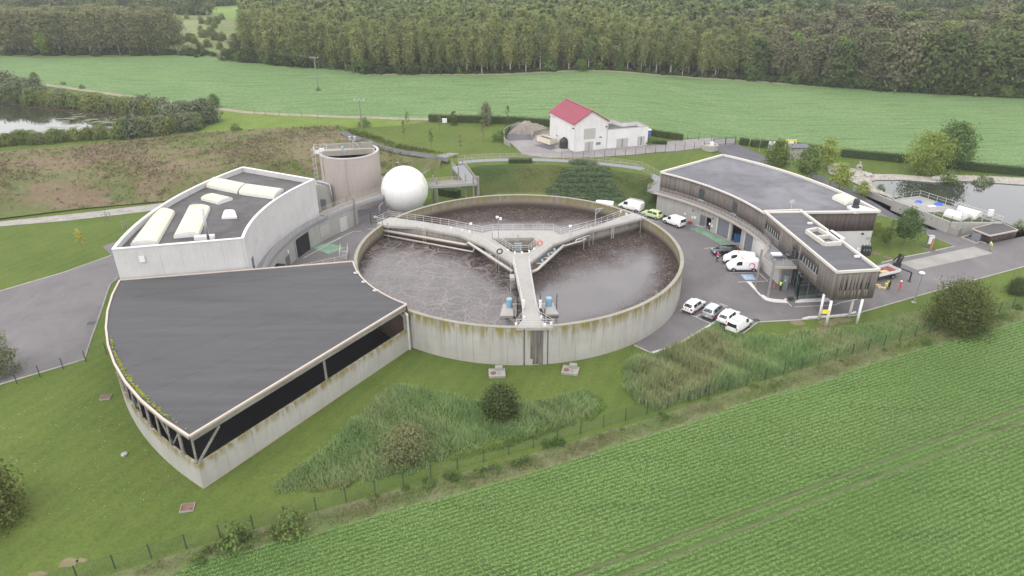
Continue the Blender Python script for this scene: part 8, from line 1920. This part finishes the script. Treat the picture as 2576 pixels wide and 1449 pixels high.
# --- the bean crop, plants in drilled rows with two bare tramlines
rowd = (G(2576,1026) - G(1717,1349)); ra = math.atan2(rowd.y, rowd.x); rc, rs = math.cos(ra), math.sin(ra)
tA = G(2001,1243); tB = G(2001,1283); cA = -tA.x*rs + tA.y*rc; cB = -tB.x*rs + tB.y*rc
FV = lo((425,1470),(480,1421),(667,1377),(859,1323),(1092,1260),(1292,1207),(1525,1134),(1717,1070),(1884,1014),(2084,957),(2217,907),(2384,864),(2620,796),(2680,1480))
fu = [p[0]*rc + p[1]*rs for p in FV]; fv_ = [-p[0]*rs + p[1]*rc for p in FV]
us = np.arange(min(fu), max(fu), .23); vs_ = np.arange(min(fv_), max(fv_), .47); U, Vv = np.meshgrid(us, vs_); U = U.ravel() + rng.normal(0, .08, U.size); Vv = Vv.ravel() + rng.normal(0, .03, Vv.size)
x, y = U*rc - Vv*rs, U*rs + Vv*rc; k = in_poly(x, y, FV)
k &= (np.abs(Vv - cA + .12*np.sin(U*.2)) > .25) & (np.abs(Vv - cB + .12*np.sin(U*.2)) > .25) & (rng.random(len(x)) > .04)
bp_ = G(*L22(1260,1150)); k &= np.hypot((x - bp_.x), (y - bp_.y)*1.4) > rng.uniform(.35, 1.0, len(x))
x, y = x[k], y[k]; n = len(x); NL = 18
vig = .5 + .28*np.sin(x*.11 + 1.5*np.sin(y*.17)) + .18*np.sin(x*.37 - y*.29)
P_ = np.repeat(np.stack([x, y, np.full(n, .22)], 1), NL, 0) + (lambda q: np.stack([q[:, 0]*.13*rc - q[:, 1]*.078*rs, q[:, 0]*.13*rs + q[:, 1]*.078*rc, q[:, 2]*.06], 1))(rng.normal(size=(n*NL, 3))) ; v_, f_ = quads(P_, .053, 1.8)
cc = np.repeat(np.clip(np.repeat(vig, NL) + rng.normal(0, .26, n*NL), 0, 1), 4); ww = np.repeat((rng.random(n*NL) < .22)*rng.uniform(.2, 1, n*NL), 4)
sheet('tramline', strip([(G(1390,1471).x, G(1390,1471).y), (tA.x, tA.y), (G(2576,1026).x, G(2576,1026).y)], .22), 'rut_soil', .07); sheet('tramline', strip([(G(1515,1471).x, G(1515,1471).y), (tB.x, tB.y), (G(2576,1063).x, G(2576,1063).y)], .22), 'rut_soil', .07)
tag(np_mesh('bean_crop', v_, f_, 'crop', np.stack([cc, ww, 0*cc], 1)), 'rows of leafy green bean plants filling the near field', 'crop', kind='stuff')
x, y = scatter(lo((0,1060),(200,960),(330,1010),(480,1180),(380,1330),(60,1300)), .6); z = np.full(len(x), .07); v_, f_ = quads(np.stack([x, y, z], 1), .035, 6.0)
tag(np_mesh('lawn_daisies', v_, f_, 'cloth_white'), 'tiny white flowers dotted over the left lawn', 'flowers', kind='stuff')
print('tris', sum(len(m.polygons)*2 for m in bpy.data.meshes), 'crop plants', n, 'juniper', jn)
# ------------------------------------------------------------------ air
def mk_haze():
    m = bpy.data.materials.new('haze_air'); m.use_nodes = True; t = m.node_tree; t.nodes.clear(); o = t.nodes.new('ShaderNodeOutputMaterial'); v = t.nodes.new('ShaderNodeVolumePrincipled')
    v.inputs['Color'].default_value = (.93,.95,1,1); v.inputs['Density'].default_value = .0002; v.inputs['Anisotropy'].default_value = .2; t.links.new(v.outputs[0], o.inputs['Volume']); MATS['haze_air'] = m
mk_haze()
o = MB().box((0, 550, 24.5), (1900, 1700, 52)).build('haze', 'haze_air'); o['kind'] = 'stuff'
